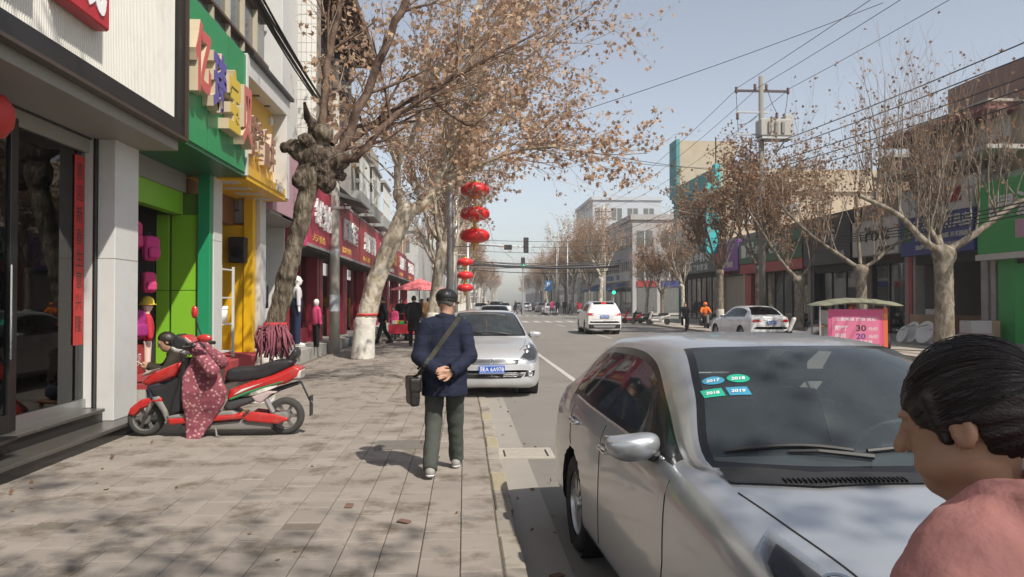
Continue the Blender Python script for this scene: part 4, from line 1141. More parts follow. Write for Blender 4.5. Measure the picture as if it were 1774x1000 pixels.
for _ in range(240):                                       # fine loose strands combed towards the knot
    a = rgh.uniform(-2.0, 2.0); t0 = rgh.uniform(.1, .7); L_ = rgh.uniform(.25, .6); prev = None; lift = rgh.uniform(.0, .006); w = rgh.uniform(-.3, .3)
    for t in np.linspace(t0, min(1.0, t0 + L_), 9):
        y = .085 - t * .20; rr = math.sqrt(max(.02, 1 - ((y + .018) / .110) ** 2)); aa = a * (1 - .25 * t) + w * (t - t0) * .3
        p = np.array((.0905 * rr * math.sin(aa), y, .028 + .1045 * rr * math.cos(aa))) * 1.0 + np.array((0, 0, lift * math.sin((t - t0) / L_ * 3.1)))
        Rm = np.array((Matrix.Rotation(WY, 3, 'Z') @ Matrix.Rotation(WPI, 3, 'X'))); p = Rm @ p + HC
        if prev is not None: SG.append((*prev, *p, .0007, .0006))
        prev = p
for _ in range(0):                                        # wisps at the nape and temple
    x = rgh.choice([-1, 1]) * rgh.uniform(.03, .075); p = HC + np.array((x, rgh.uniform(-.09, -.04), rgh.uniform(-.10, -.06))); d_ = np.array((rgh.normal() * .3, -.3, -1.0))
    for k in range(5):
        n2 = p + d_ * .011 + rgh.normal(size=3) * .002; SG.append((*p, *n2, .0006, .0004)); p = n2
lh = link('loose_hair', seg_mesh('loose_hair', SG, 3, hair_mat()), woman); lh['kind'] = 'stuff'
MB().tube([(.024 * math.cos(a) , -.125 + .004, 1.385 + .024 * math.sin(a)) for a in np.linspace(0, 6.283, 16)], .007, 6, cap=False).build('hair_tie', m_black, woman, smooth=True)
def wjack(P):
    o = HC + np.array([-.06, -.05, .095], np.float32)
    d = ell(P, o + np.array([0, -.035, -.47], np.float32), (.215, .155, .27))
    d = smin(d, cap(P, o + np.array([-.14, -.045, -.255], np.float32), o + np.array([.14, -.045, -.255], np.float32), .075, .075), .08)
    for sx in (-1, 1): d = smin(d, cap(P, o + np.array([sx * .175, -.04, -.29], np.float32), o + np.array([sx * .26, -.06, -.6], np.float32), .08, .07), .05)
    # hood lying behind the neck and a standing collar
    d = smin(d, cap(P, o + np.array([-.08, -.10, -.175], np.float32), o + np.array([.08, -.10, -.175], np.float32), .06, .06), .05)
    d = smin(d, np.maximum(np.abs(np.sqrt((P[:, 0] - .02) ** 2 + (P[:, 1] + .09) ** 2) - .092) - .014, np.abs(P[:, 2] - o[2] + .215 + .45 * (P[:, 1] + .09)) - .035), .03)
    d = d + .012 * vnoise(P * np.array([1, 1, 1.5]), 24, 11) + .006 * vnoise(P, 60, 12) - .007 * np.exp(-(np.sin(P[:, 2] * 30 + 9 * P[:, 0] + 14 * P[:, 1] + 3 * vnoise(P, 12, 21)) * 2.2) ** 2)
    # left forearm reaching forward
    d = smin(d, cap(P, o + np.array([-.25, -.05, -.50], np.float32), o + np.array([-.24, .15, -.47], np.float32), .075, .06), .05)
    d = smax(d, -cap(P, o + np.array([0, -.03, -.26], np.float32), o + np.array([0, .01, -.08], np.float32), .066, .075), .02)
    return d
link('jacket', sdf_mesh('jacket', wjack, HC + np.array([-.5, -.3, -.72], np.float32), HC + np.array([.42, .32, -.05], np.float32), .011, m_pink), woman)
def wlow(P): return smin(cap(P, (-.09, -.03, .85), (-.1, .05, .1), .12, .075), cap(P, (.09, -.03, .85), (.1, -.08, .1), .12, .075), .05)
link('trousers', sdf_mesh('trousers', lambda P: np.maximum(wlow(P), P[:, 2] - .9), (-.3, -.3, .0), (.3, .3, .95), .025, cloth('dark_trousers', (.03, .03, .035))), woman)
for sx, yy in ((-1, .05), (1, -.08)):
    link('shoe', sdf_mesh('shoe', lambda P: smax(cap(P, (sx * .1, yy - .04, .05), (sx * .1, yy + .15, .04), .05, .045), -P[:, 2], .01), (-.2, -.25, -.02), (.2, .35, .14), .014, m_black), woman)

# ---- other people on the pavements
m_blackc = cloth('black_coat', (.014, .014, .015)); m_hot = cloth('hot_pink_coat', (.62, .08, .19)); m_brown = cloth('brown_jacket', (.20, .11, .045)); m_red = cloth('red_jacket', (.42, .03, .05)); m_jean = cloth('dark_jeans', (.03, .035, .05)); m_shoe = M('dark_shoe', (.02, .02, .02), .6); m_orange = cloth('orange_vest', (.75, .17, .03)); m_grey = cloth('grey_coat', (.16, .16, .165))
WALK = dict(knl=(-.1, .10, .50), knr=(.1, -.06, .49), anl=(-.1, .22, .09), anr=(.1, -.28, .12), toel=(-.1, .38, .05), toer=(.1, -.13, .05), elr=(.23, .08, 1.12), wrr=(.22, .24, .98), ell=(-.23, -.12, 1.12), wrl=(-.23, -.10, .88))
STAND2 = dict(wrl=(-.12, .22, 1.05), wrr=(.12, .22, 1.05), ell=(-.24, -.02, 1.12), elr=(.24, -.02, 1.12))
def ped(px, Y, rz, label, top, bot, J=None, k=1.0, hair='short', hem=.78, res=.03, cap_mat=None, z=0.0, X=None, dx=0):
    p = atY(px, 520, Y)
    return person('person', (p.x if X is None else X, Y, z), rz, label, top, bot, m_shoe, J, k, hem, res, hair, coat=.03, fold=.006)[0]
ped(664, 28.0, R(95), 'person in black walking into frame behind the white-painted tree trunk', m_blackc, m_blackc, WALK, 1.0, 'short', .80, .026)
ped(717, 26.5, R(5), 'person in long black coat walking away left of the man in the cap', m_blackc, m_jean, WALK, 1.02, 'short', .52, .026)
ped(682, 32.0, R(160), 'child in bright pink coat standing by the shop rail', m_hot, m_jean, None, .78, 'long', .74)
ped(695, 34.0, R(180), 'woman with long black hair and dark coat facing the camera', m_blackc, m_jean, STAND2, .98, 'long', .70)
ped(705, 31.0, R(-100), 'person in red jacket bent over the street stall', m_red, m_jean, dict(che=(0, .16, 1.2), nec=(0, .26, 1.33), hd=(0, .34, 1.43), shl=(-.17, .24, 1.29), shr=(.17, .24, 1.29), ell=(-.2, .34, 1.06), elr=(.2, .34, 1.06), wrl=(-.14, .5, .92), wrr=(.14, .5, .92)), .95, 'short', .78)
ped(742, 33.0, R(0), 'person in brown jacket seen from behind beside the pink parasol', m_brown, cloth('maroon_trousers', (.16, .02, .035)), None, 1.0, 'short', .78)
ped(757, 38.0, R(20), 'person in grey coat standing farther back by the pink parasol', m_grey, m_jean, STAND2, 1.0, 'short', .7)
ped(731, 37.0, R(200), 'person in dark red jacket in the crowd under the parasol', m_red, m_jean, None, .98, 'long', .75)
ped(956, 92.0, R(0), 'person in red jacket crossing by the far right kerb', m_hot, m_jean, WALK, 1.0, 'short', .7, .04)
ped(966, 93.0, R(0), 'person in black coat next to the red jacket at the far right kerb', m_blackc, m_jean, None, 1.0, 'short', .7, .04)
ped(978, 95.0, R(180), 'person in dark clothes standing by the far right lamp post', m_blackc, m_blackc, None, 1.0, 'short', .7, .04)
ped(988, 96.0, R(90), 'person in grey coat at the far right corner', m_grey, m_jean, WALK, 1.0, 'short', .7, .04)
for k, (px, Y, mt, lab) in enumerate(((905, 94, m_grey, 'person in grey crossing the far road near the middle'), (893, 100, m_blackc, 'person in black crossing the far road left of the one in grey'), (838, 70, m_blackc, 'person in black at the far left corner of the crossing'), (846, 72, m_brown, 'person in brown jacket at the far left corner of the crossing'), (1003, 90, m_red, 'person in dark red at the right corner of the crossing'))): ped(px, Y, R(90 * k), lab, mt, m_jean, WALK if k % 2 else None, 1.0, 'short', .72, .045, z=ROAD_Z)
# ------------------------------------------------------------------ left side: shops and the storeys above them
m_white = M('white_cladding', (.55, .55, .535), .45, var=.06, vscale=3, dirt=(.40, .39, .36), dscale=2, damt=.35)
m_cream = M('cream_soffit_shaded', (.25, .24, .215), .5, var=.08, vscale=2)  # tone lowered so the colour carries the shade under the overhangs
m_granite = M('dark_granite', (.075, .070, .062), .28, var=.35, vscale=40, bump=.05)
m_granite_side = M('black_granite', (.02, .019, .018), .25, var=.4, vscale=40)
m_frame = M('black_frame', (.014, .014, .014), .3, var=.2)
m_green = M('sign_green', (.020, .235, .085), .38, var=.07, vscale=1.2)
m_lime = M('lime_panel', (.20, .46, .03), .35, var=.07, vscale=1.5)
m_yellow = M('sign_yellow', (.62, .36, .045), .45, var=.1, vscale=1.5)
m_ypanel = M('yellow_panel', (.72, .42, .01), .4, var=.05)
m_wood = M('brown_wood', (.20, .085, .03), .5, var=.25, vscale=6)
m_carpet = M('red_carpet', (.30, .035, .04), .95, var=.15, vscale=20, bump=.4, bscale=200)
m_dark = M('interior_shade_dark', (.035, .033, .03), .8, var=.3, vscale=2)  # near-black tone stands in for the shade of unlit shop interiors
m_int = M('interior_wall', (.22, .21, .19), .8, var=.15, vscale=2)
m_glass = glass_mat('shop_glass', (.72, .78, .76), .95)
m_redp = M('banner_red', (.40, .025, .02), .6, var=.12, vscale=6)
m_gold = M('gold_print', (.75, .45, .12), .5)
m_sgnred = M('sign_red', (.42, .035, .075), .5, var=.12, vscale=1.5, dirt=(.22, .04, .05), dscale=3, damt=.4)
m_maroon = M('maroon_paint', (.25, .02, .04), .5, var=.15)
m_concrete = M('grey_render', (.34, .325, .30), .9, var=.15, vscale=1.5, dirt=(.17, .155, .14), dscale=1.2, damt=.6)
m_tileg = M('white_tile', (.66, .65, .61), .3, var=.08, vscale=6)
m_grout = M('tile_grout', (.24, .22, .19), .9)
m_alu = M('beige_window_frame', (.42, .38, .29), .5, var=.1)
m_pane = M('window_pane', (.10, .105, .10), .08, var=.5, vscale=1.5, spec=.8)
m_grille = M('iron_grille', (.06, .035, .035), .6)

# --- first shop: white ribbed sign, granite steps, glass doors
s1 = empty('shop', (-4.1, 7.5, 0), 0, 'shopfront with white ribbed sign, black glass doors and granite steps at the left edge', 'shop')
def P1(name, mat, *b, bev=0.0, parent=None):            # boxes given in street coordinates
    o = solid(name, mat, parent or s1, b[0] + 4.1, b[1] + 4.1, b[2] - 7.5, b[3] - 7.5, b[4], b[5], bev=bev); return o
for k in range(6): P1('step_tread', m_granite, -4.32, -3.87, 2.2 + k * 1.29 + .003, 2.2 + (k + 1) * 1.29 - .003, .11, .15, bev=.006)
P1('step_riser', m_granite_side, -4.3, -3.90, 2.2, 9.93, -.02, .11)
for k in range(5): P1('step_tread', m_granite, -6.8, -4.16, 2.2 + k * 1.4 + .003, 2.2 + (k + 1) * 1.4 - .003, .27, .31, bev=.006)
P1('step_riser', m_granite_side, -6.8, -4.19, 2.2, 9.2, .15, .27)
P1('pillar', m_white, -4.30, -4.10, 9.28, 9.92, .15, 3.66, bev=.006)
P1('pillar_joint', m_grout, -4.298, -4.097, 9.278, 9.922, 2.05, 2.056)
P1('jamb', m_white, -4.50, -4.31, 9.22, 9.34, .31, 3.45, bev=.004)
P1('jamb_seam', m_frame, -4.325, -4.30, 9.215, 9.29, .31, 3.45)
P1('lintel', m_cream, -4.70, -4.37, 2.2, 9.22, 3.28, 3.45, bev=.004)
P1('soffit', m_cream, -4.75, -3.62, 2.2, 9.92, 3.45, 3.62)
P1('soffit_trim', m_frame, -4.37, -4.345, 2.2, 9.22, 3.43, 3.46)
P1('back_wall', m_dark, -7.6, -7.5, 2.2, 9.3, .3, 3.4); P1('side_wall', m_dark, -7.5, -4.5, 9.36, 9.46, .3, 3.4); P1('ceiling', m_dark, -7.5, -4.7, 2.2, 9.3, 3.3, 3.4)  # walls darkened in colour to read as an unlit room
# fixed window and swung door
P1('window_glass', m_glass, -4.43, -4.42, 7.7, 9.22, .36, 3.28)
P1('window_rail', M('steel_rail', (.4, .4, .4), .3, .8), -4.46, -4.39, 7.7, 9.22, .31, .42)
dr = empty('glass_door', (0, 0, 0)); dr.parent = s1
for (a, b, c_, d_) in ((6.02, 6.12, .32, 3.3), (7.50, 7.62, .32, 3.3), (6.12, 7.50, 3.16, 3.3), (6.12, 7.50, .32, .48)):
    P1('door_frame', m_frame, -4.33, -4.27, a, b, c_, d_, bev=.004, parent=dr)
P1('door_glass', m_glass, -4.305, -4.297, 6.12, 7.50, .48, 3.16, parent=dr)
P1('door_pull', M('steel_pull', (.5, .5, .5), .2, 1.0), -4.24, -4.21, 7.42, 7.45, 1.0, 1.9, bev=.01, parent=dr)
# sign box
sg = empty('sign_board'); sg.parent = s1
rb = MB(); y = 2.2; rows_ = [[], []]
prof = []
while y < 9.70:
    prof += [(-3.600, y), (-3.588, y + .006), (-3.588, y + .022), (-3.600, y + .028)]; y += .036
rb.sheet([[(x + 4.1, yy - 7.5, 3.80) for x, yy in prof], [(x + 4.1, yy - 7.5, 6.6) for x, yy in prof]])
rb.build('ribbed_panel', M('ribbed_white', (.62, .61, .56), .45, var=.06, vscale=2, dirt=(.42, .41, .37), dscale=1.5, damt=.5), sg)
P1('sign_back', m_cream, -4.6, -3.63, 2.2, 9.70, 3.63, 6.6, parent=sg)
P1('frame_lower', m_frame, -3.66, -3.54, 2.2, 9.95, 3.60, 3.80, bev=.005, parent=sg)
P1('frame_lip', M('bronze_lip', (.10, .075, .06), .35, .5), -3.60, -3.50, 2.2, 9.96, 3.565, 3.60, parent=sg)
P1('frame_side', m_frame, -3.66, -3.54, 9.70, 9.95, 3.80, 6.6, bev=.005, parent=sg)
P1('frame_side_lip', MATS['bronze_lip'], -3.54, -3.50, 9.925, 9.96, 3.60, 6.6, parent=sg)
for k, (y0, ch) in enumerate(((5.55, '发'), (6.78, '戏'))):
    t = P1('letter_tile', M('tile_red', (.42, .02, .03), .35, var=.1), -3.585, -3.44, y0, y0 + .86, 4.16, 5.02, bev=.02, parent=sg)
    text_obj(ch, m_white_print, t, (-3.437 + 4.1, y0 + .10 - 7.5, 4.25), (0, 1, 0), (0, 0, 1), .66, .66, .012, name='letter_face', bold=.03)
# goods and prints in the window
cp = empty('couplet_banner', (-4.412, 9.07, 2.1), 0, 'tall red paper couplet with black characters on the first shop window', 'banner')
solid('paper', m_redp, cp, 0, .006, -.11, .11, -1.05, 1.12)
for k, ch in enumerate('喜迎新春生意兴隆'): text_obj(ch, m_black, cp, (.008, -.07, .85 - k * .25), (0, 1, 0), (0, 0, 1), .14, .19, name='character')
pb = empty('notice_box', (-4.45, 8.25, 2.25), 0, 'white hiring notice with black characters hanging behind the first shop window', 'notice')
solid('panel', m_white, pb, -.12, 0, -.17, .17, -.20, .20, bev=.01)
text_obj('高薪招聘', m_black, pb, (.003, -.15, -.05), (0, 1, 0), (0, 0, 1), .30, .2, name='characters', bold=.03)
po = empty('poster_stand', (-4.18, 6.95, .31), R(8), 'poster stand with red upper half and white sale notice by the open glass door', 'poster')
MB().box(-.02, .0, -.30, .30, .35, 1.85).build('stand_board', m_frame, po); MB().box(-.25, .2, -.2, .2, 0, .03).box(-.03, -.005, -.03, .03, .03, .4).build('stand_foot', m_frame, po)
solid('red_print', m_redp, po, .0, .004, -.27, .27, 1.15, 1.82); solid('white_print', m_white_print, po, .0, .004, -.27, .27, .40, 1.14)
text_obj('年', m_gold, po, (.006, -.12, 1.35), (0, 1, 0), (0, 0, 1), .26, .3, name='characters'); text_obj('减10', m_redp, po, (.006, -.2, .68), (0, 1, 0), (0, 0, 1), .42, .2, name='characters', bold=.04); text_obj('满百元', m_black, po, (.006, -.18, .95), (0, 1, 0), (0, 0, 1), .36, .11, name='characters')
lt = empty('hanging_lantern', (-4.02, 6.72, 3.12), 0, 'small red lantern hanging by the door at the far left edge', 'lantern')
MB().lathe([(.05, .2), (.13, .17), (.19, .08), (.2, 0), (.19, -.08), (.13, -.17), (.05, -.2)], 18).build('shade', m_redp, lt, smooth=True); MB().tube([(0, 0, .2), (0, 0, .35)], .008, 6).build('cord', m_redp, lt)
cl = empty('display_mannequin', (-5.3, 8.15, .31), 0, 'dark clothed display figure behind the first shop window', 'mannequin')
link('figure', sdf_mesh('figure', lambda P: smin(smin(cap(P, (0, 0, .02), (0, 0, .9), .06, .13), ell(P, (0, 0, 1.15), (.13, .19, .3)), .08), ell(P, (0, 0, 1.62), (.08, .075, .11)), .06), (-.3, -.3, 0), (.3, .3, 1.8), .03, cloth('display_green', (.03, .045, .04))), cl)

# --- shops two and three
def frame_fn(root, ox, oy):
    def f(name, mat, *b, bev=0.0, parent=None):
        return solid(name, mat, parent or root, b[0] - ox, b[1] - ox, b[2] - oy, b[3] - oy, b[4], b[5], bev=bev)
    return f
FZ = .50
s2 = empty('shop', (-4.1, 11.4, 0), 0, 'green shopfront with raised multicoloured characters and lime panels', 'shop')
P2 = frame_fn(s2, -4.1, 11.4)
P2('sign_board', m_green, -4.6, -3.60, 10.0, 12.83, 3.66, 5.60)
P2('sign_edge', m_white, -4.4, -3.575, 12.83, 12.92, 3.62, 5.64, bev=.004)
for yj in (10.95, 11.9): P2('sign_seam', M('seam_green', (.012, .14, .05), .5), -3.602, -3.5985, yj, yj + .006, 3.66, 5.60)
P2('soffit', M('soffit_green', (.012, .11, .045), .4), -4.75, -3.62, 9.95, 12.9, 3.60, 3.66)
P2('lintel', m_cream, -4.72, -4.5, 9.95, 12.7, 3.30, 3.60)
P2('lime_lintel', m_lime, -4.72, -4.55, 9.95, 12.7, 2.95, 3.30)
P2('shop_floor', m_carpet, -8.0, -3.98, 9.93, 12.79, .44, FZ); P2('floor_riser', m_concrete, -8.0, -4.0, 9.93, 12.79, -.02, .44)
P2('front_step', m_granite, -4.0, -3.87, 9.93, 15.9, -.02, .17, bev=.006)
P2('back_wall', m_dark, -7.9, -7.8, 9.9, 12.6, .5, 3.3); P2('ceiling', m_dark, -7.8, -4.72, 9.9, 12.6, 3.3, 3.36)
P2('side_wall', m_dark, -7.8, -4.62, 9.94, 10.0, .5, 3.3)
m_edge = M('lime_edge', (.10, .22, .02), .5)
for k, (a, b) in enumerate(((-4.98, -4.78), (-4.74, -4.32))):
    for z0, z1 in ((.5, 1.72), (1.73, 2.95)): P2('wall_panel', m_lime, a, b, 12.74, 12.80, z0, z1, bev=.004)
P2('inner_wall', m_dark, -7.8, -5.0, 12.76, 12.82, .5, 3.3); P2('panel_backing', m_edge, -5.0, -4.3, 12.80, 12.9, .5, 3.3)  # dark inner wall paints the deep shade behind the lime panels
P2('green_jamb', M('jamb_green', (.015, .25, .11), .4), -4.30, -4.112, 12.66, 12.82, FZ, 3.60, bev=.005)
P2('pillar', m_white, -4.30, -4.10, 12.84, 13.27, FZ, 3.62, bev=.006); P2('pillar_joint', m_grout, -4.298, -4.097, 12.838, 13.272, 2.55, 2.556); P2('pillar_base', m_granite, -4.56, -4.05, 12.8, 13.3, .0, FZ)
m_wside = M('letter_side', (.52, .43, .30), .6, var=.1)
lets = [('亿', (10.02, .62, 4.28, .95), (.50, .10, .09)), ('琦', (10.72, .60, 4.15, .92), (.10, .085, .30)), ('宝', (11.42, .60, 4.08, .95), (.58, .42, .05)), ('贝', (12.12, .56, 4.0, .95), (.50, .14, .12))]
for ch, (y0, w, z0, h), colr in lets:
    e = empty('raised_character'); e.parent = s2
    text_obj(ch, m_wside, e, (-3.598 + 4.1, y0 - 11.4, z0), (0, 1, 0), (0, 0, 1), w, h, .15, name='character_side', bold=.045)
    text_obj(ch, M('face_' + {'亿': 'red', '琦': 'violet', '宝': 'yellow', '贝': 'coral'}[ch], colr, .4, var=.1), e, (-3.446 + 4.1, y0 - 11.4 + .01, z0 + .01), (0, 1, 0), (0, 0, 1), w - .02, h - .02, .004, name='character_face', bold=.04)
s3 = empty('shop', (-4.1, 14.4, 0), 0, 'yellow shopfront in a white frame with brown raised characters', 'shop')
P3 = frame_fn(s3, -4.1, 14.4)
P3('sign_panel', m_yellow, -4.3, -3.85, 12.95, 15.66, 3.66, 5.3)
P3('sign_lower', m_yellow, -4.1, -3.60, 12.95, 15.66, 3.66, 3.80)
P3('frame_top', m_white, -4.3, -3.58, 12.95, 15.92, 5.30, 5.64, bev=.005); P3('frame_side', m_white, -4.3, -3.58, 15.66, 15.92, 3.62, 5.30, bev=.005); P3('frame_cap', m_frame, -4.35, -3.50, 12.93, 15.98, 5.64, 5.70)
for k in range(3): P3('downlight', m_frame, -3.84, -3.74, 13.4 + k * .75, 13.5 + k * .75, 5.29, 5.302)
P3('spot_lamp', m_white, -3.9, -3.78, 15.3, 15.42, 5.02, 5.2, bev=.03)
m_bside = M('letter_brown', (.25, .13, .085), .5, var=.15); m_bface = M('letter_pale', (.55, .47, .40), .4)
for k, ch in enumerate('甜蜜童年'):
    e = empty('raised_character'); e.parent = s3; y0 = 13.75 + k * .44; z0 = 4.15 - k * .02
    text_obj(ch, m_bface, e, (-3.848 + 4.1, y0 - 14.4, z0), (0, 1, 0), (0, 0, 1), .40, .72, .09, name='character_body', bold=.03)
    text_obj(ch, m_bside, e, (-3.755 + 4.1, y0 - 14.4, z0), (0, 1, 0), (0, 0, 1), .40, .72, .01, name='character_face', bold=.03)
text_obj('fashion', M('letter_grey', (.45, .43, .4), .4), s3, (-3.598 + 4.1, 14.85 - 14.4, 3.66 + .02), (0, 1, 0), (0, 0, 1), .55, .20, .02, name='small_lettering')
P3('soffit', m_ypanel, -4.75, -3.62, 12.95, 15.92, 3.58, 3.66)
for k in range(4): P3('soffit_light', m_white, -4.3, -3.85, 13.2 + k * .7, 13.5 + k * .7, 3.572, 3.584)
P3('shop_floor', m_carpet, -7.0, -3.95, 13.31, 15.9, .20, FZ + .05, bev=.02)
P3('back_wall', m_wood, -6.6, -6.5, 12.9, 16, .5, 3.58); P3('lintel', m_wood, -4.75, -4.55, 12.95, 15.5, 3.05, 3.58); P3('side_wall', m_wood, -6.5, -4.6, 13.28, 13.34, .5, 3.5)
for k, (a, b) in enumerate(((-5.9, -5.35), (-5.3, -4.9), (-4.85, -4.25))): P3('wall_panel', m_ypanel, a, b, 15.42, 15.50, .5, 3.05, bev=.006)
P3('wall_groove', M('groove_brown', (.2, .1, .01), .6), -5.9, -4.2, 15.5, 15.56, .5, 3.1)
P3('yellow_jamb', m_ypanel, -4.34, -4.16, 15.38, 15.60, .55, 3.58, bev=.005)
P3('pillar', m_white, -4.5, -4.08, 15.62, 16.05, .0, 3.64, bev=.006)
spk = empty('loudspeaker', (-4.42, 15.30, 2.55), 0, 'black loudspeaker box mounted on the yellow shop wall', 'speaker')
MB().box(-.16, .16, -.12, .12, -.25, .25, bev=.02).build('cabinet', m_black, spk); MB().lathe([(.11, -.125), (.09, -.118), (.02, -.11)], 16, (0, 0, -.05), 'y').build('cone', m_gloss_black, spk); MB().box(-.03, .03, .1, .14, -.03, .03).build('bracket', m_frame, spk)
rk = empty('shelf_rack', (-4.35, 13.85, FZ + .05), 0, 'white open shelf rack standing in the yellow shop entrance', 'shelf')
for xx in (-.16, .16):
    for yy in (-.36, .36): solid('post', m_white, rk, xx - .02, xx + .02, yy - .02, yy + .02, 0, 1.62)
for z_ in (.1, .58, 1.05, 1.55): solid('shelf', m_white, rk, -.15, .15, -.34, .34, z_, z_ + .025)
bk = empty('laundry_basket', (-4.35, 14.0, FZ + .675), 0, 'white perforated basket on the shelf rack in the yellow shop', 'basket')
MB().lathe([(.09, .005), (.12, .28), (.13, .29), (.11, .02)], 14).build('basket_body', m_white_print, bk, smooth=True)
for k in range(3): MB().tube([((.105 + .01 * k) * math.cos(a), (.105 + .01 * k) * math.sin(a), .07 + .08 * k) for a in np.linspace(0, 6.283, 15)], .006, 5, cap=False).build('basket_rib', m_grout, bk)
# goods in the green shop
def backpack(x, y, z, rz, col, name_, label, hang=True, s=1.0):
    e = empty('backpack', (x, y, z), rz, label, 'backpack', None); e.scale = (s, s, s)
    mt = cloth(name_, col, .3, 30)
    link('pack_body', sdf_mesh('pack_body', lambda P: smax(smax(np.abs(P[:, 0]) - .15, np.abs(P[:, 1]) - .085, .07), np.abs(P[:, 2] - .21) - .22, .09) + .004 * vnoise(P, 30, 3), (-.2, -.15, -.05), (.2, .15, .49), .016, mt), e)
    link('front_pocket', sdf_mesh('front_pocket', lambda P: smax(smax(np.abs(P[:, 0]) - .115, np.abs(P[:, 1] + .09) - .05, .05), np.abs(P[:, 2] - .13) - .10, .05), (-.2, -.2, -.03), (.2, .05, .3), .02, mt), e)
    for sx in (-1, 1): MB().tube([(sx * .07, .05, .40), (sx * .08, .13, .34), (sx * .09, .14, .18), (sx * .09, .08, .05)], .013, 6).build('shoulder_strap', m_black, e)
    MB().tube([(-.03, .02, .43), (-.02, .03, .48), (.02, .03, .48), (.03, .02, .43)], .009, 6).build('top_handle', m_black, e)
    return e
backpack(-4.83, 11.45, 2.30, R(60), (.55, .06, .18), 'pack_pink', 'bright pink backpack hanging high in the green shop doorway')
backpack(-4.62, 11.6, 2.15, R(60), (.50, .05, .20), 'pack_rose', 'rose backpack hanging right of the bright pink one in the green shop', s=.85)
backpack(-4.86, 11.4, 1.75, R(60), (.02, .02, .025), 'pack_black', 'black backpack with white print hanging below the pink ones')
backpack(-4.62, 11.55, 1.68, R(60), (.50, .05, .16), 'pack_pink_small', 'small pink bag hanging beside the black backpack', s=.7)
backpack(-4.95, 11.35, 1.05, R(75), (.03, .05, .16), 'pack_blue', 'dark blue backpack hanging low in the green shop doorway')
backpack(-4.76, 11.45, 1.0, R(70), (.30, .03, .17), 'pack_purple', 'purple backpack hanging low in the green shop doorway')
bx = empty('display_box', (-4.95, 11.4, FZ), R(4), 'red cardboard display box with white print in the green shop doorway', 'box')
solid('carton', M('box_red', (.30, .02, .02), .6), bx, -.25, .25, -.45, .45, 0, .42, bev=.008)
text_obj('宝贝', m_white_print, bx, (.253, -.2, .12), (0, 1, 0), (0, 0, 1), .3, .18, name='print')
kid = empty('child_mannequin', (-4.72, 11.75, FZ), R(-60), 'child mannequin in red top and yellow hat in the green shop doorway', 'mannequin')
link('figure', sdf_mesh('figure', lambda P: smin(smin(cap(P, (-.06, 0, .02), (-.05, 0, .42), .04, .06), cap(P, (.06, 0, .02), (.05, 0, .42), .04, .06), .03), smin(ell(P, (0, 0, .98), (.075, .08, .095)), cap(P, (0, 0, .4), (0, 0, .85), .06, .04), .05), .03), (-.25, -.2, 0), (.25, .2, 1.12), .02, M('mannequin_skin', (.6, .5, .42), .5)), kid)
link('top', sdf_mesh('top', lambda P: smin(smax(ell(P, (0, 0, .64), (.13, .1, .24)), .42 - P[:, 2], .02), np.minimum(cap(P, (-.12, 0, .8), (-.19, .02, .52), .05, .04), cap(P, (.12, 0, .8), (.19, .02, .52), .05, .04)), .03), (-.3, -.2, .38), (.3, .2, .95), .02, m_red), kid)
link('hat', sdf_mesh('hat', lambda P: smin(smax(ell(P, (0, 0, 1.03), (.095, .1, .1)), 1.0 - P[:, 2], .01), smax(np.abs(P[:, 2] - 1.0) - .008, np.sqrt(P[:, 0] ** 2 + P[:, 1] ** 2) - .14, .01), .02), (-.2, -.2, .95), (.2, .2, 1.16), .014, cloth('hat_yellow', (.62, .46, .06))), kid)
# woman sitting on the step behind the scooter with a phone
JS = dict(pel=(0, 0, .42), che=(0, .10, .76), nec=(0, .16, .92), hd=(0, .24, 1.03), shl=(-.165, .12, .87), shr=(.165, .12, .87), ell=(-.22, .25, .66), elr=(.22, .25, .66), wrl=(-.10, .44, .72), wrr=(.10, .44, .72), hil=(-.09, .04, .40), hir=(.09, .04, .40), knl=(-.11, .40, .48), knr=(.11, .40, .48), anl=(-.11, .36, .10), anr=(.11, .40, .10), toel=(-.11, .52, .05), toer=(.11, .56, .05))
sit, js = person('person', (-3.62, 10.25, 0.0), R(112), 'woman with long dark hair sitting low behind the red scooter with a phone', cloth('dark_olive_coat', (.035, .03, .022)), m_jean, m_shoe, JS, 1.0, .52, .016, 'long', M('brown_hair', (.02, .012, .009), .45, var=.4, vscale=40), hpitch=R(-25), fold=.006)
ph = empty('mobile_phone', (-4.12, 10.05, .76), R(112), 'thin white phone held by the woman sitting behind the scooter', 'phone')
MB().box(-.038, .038, -.075, .075, 0, .008, bev=.003).build('case', m_white_print, ph); solid('screen', m_gloss_black, ph, -.034, .034, -.068, .068, .008, .0095); ph.rotation_euler = (R(35), 0, R(112))
stl = empty('stool', (-3.60, 10.25, 0), R(20), 'low wooden stool under the sitting woman behind the scooter', 'stool')
solid('seat', m_wood, stl, -.17, .17, -.15, .15, .25, .29, bev=.01)
for xx in (-.13, .13):
    for yy in (-.11, .11): solid('leg', m_wood, stl, xx - .018, xx + .018, yy - .018, yy + .018, 0, .25)

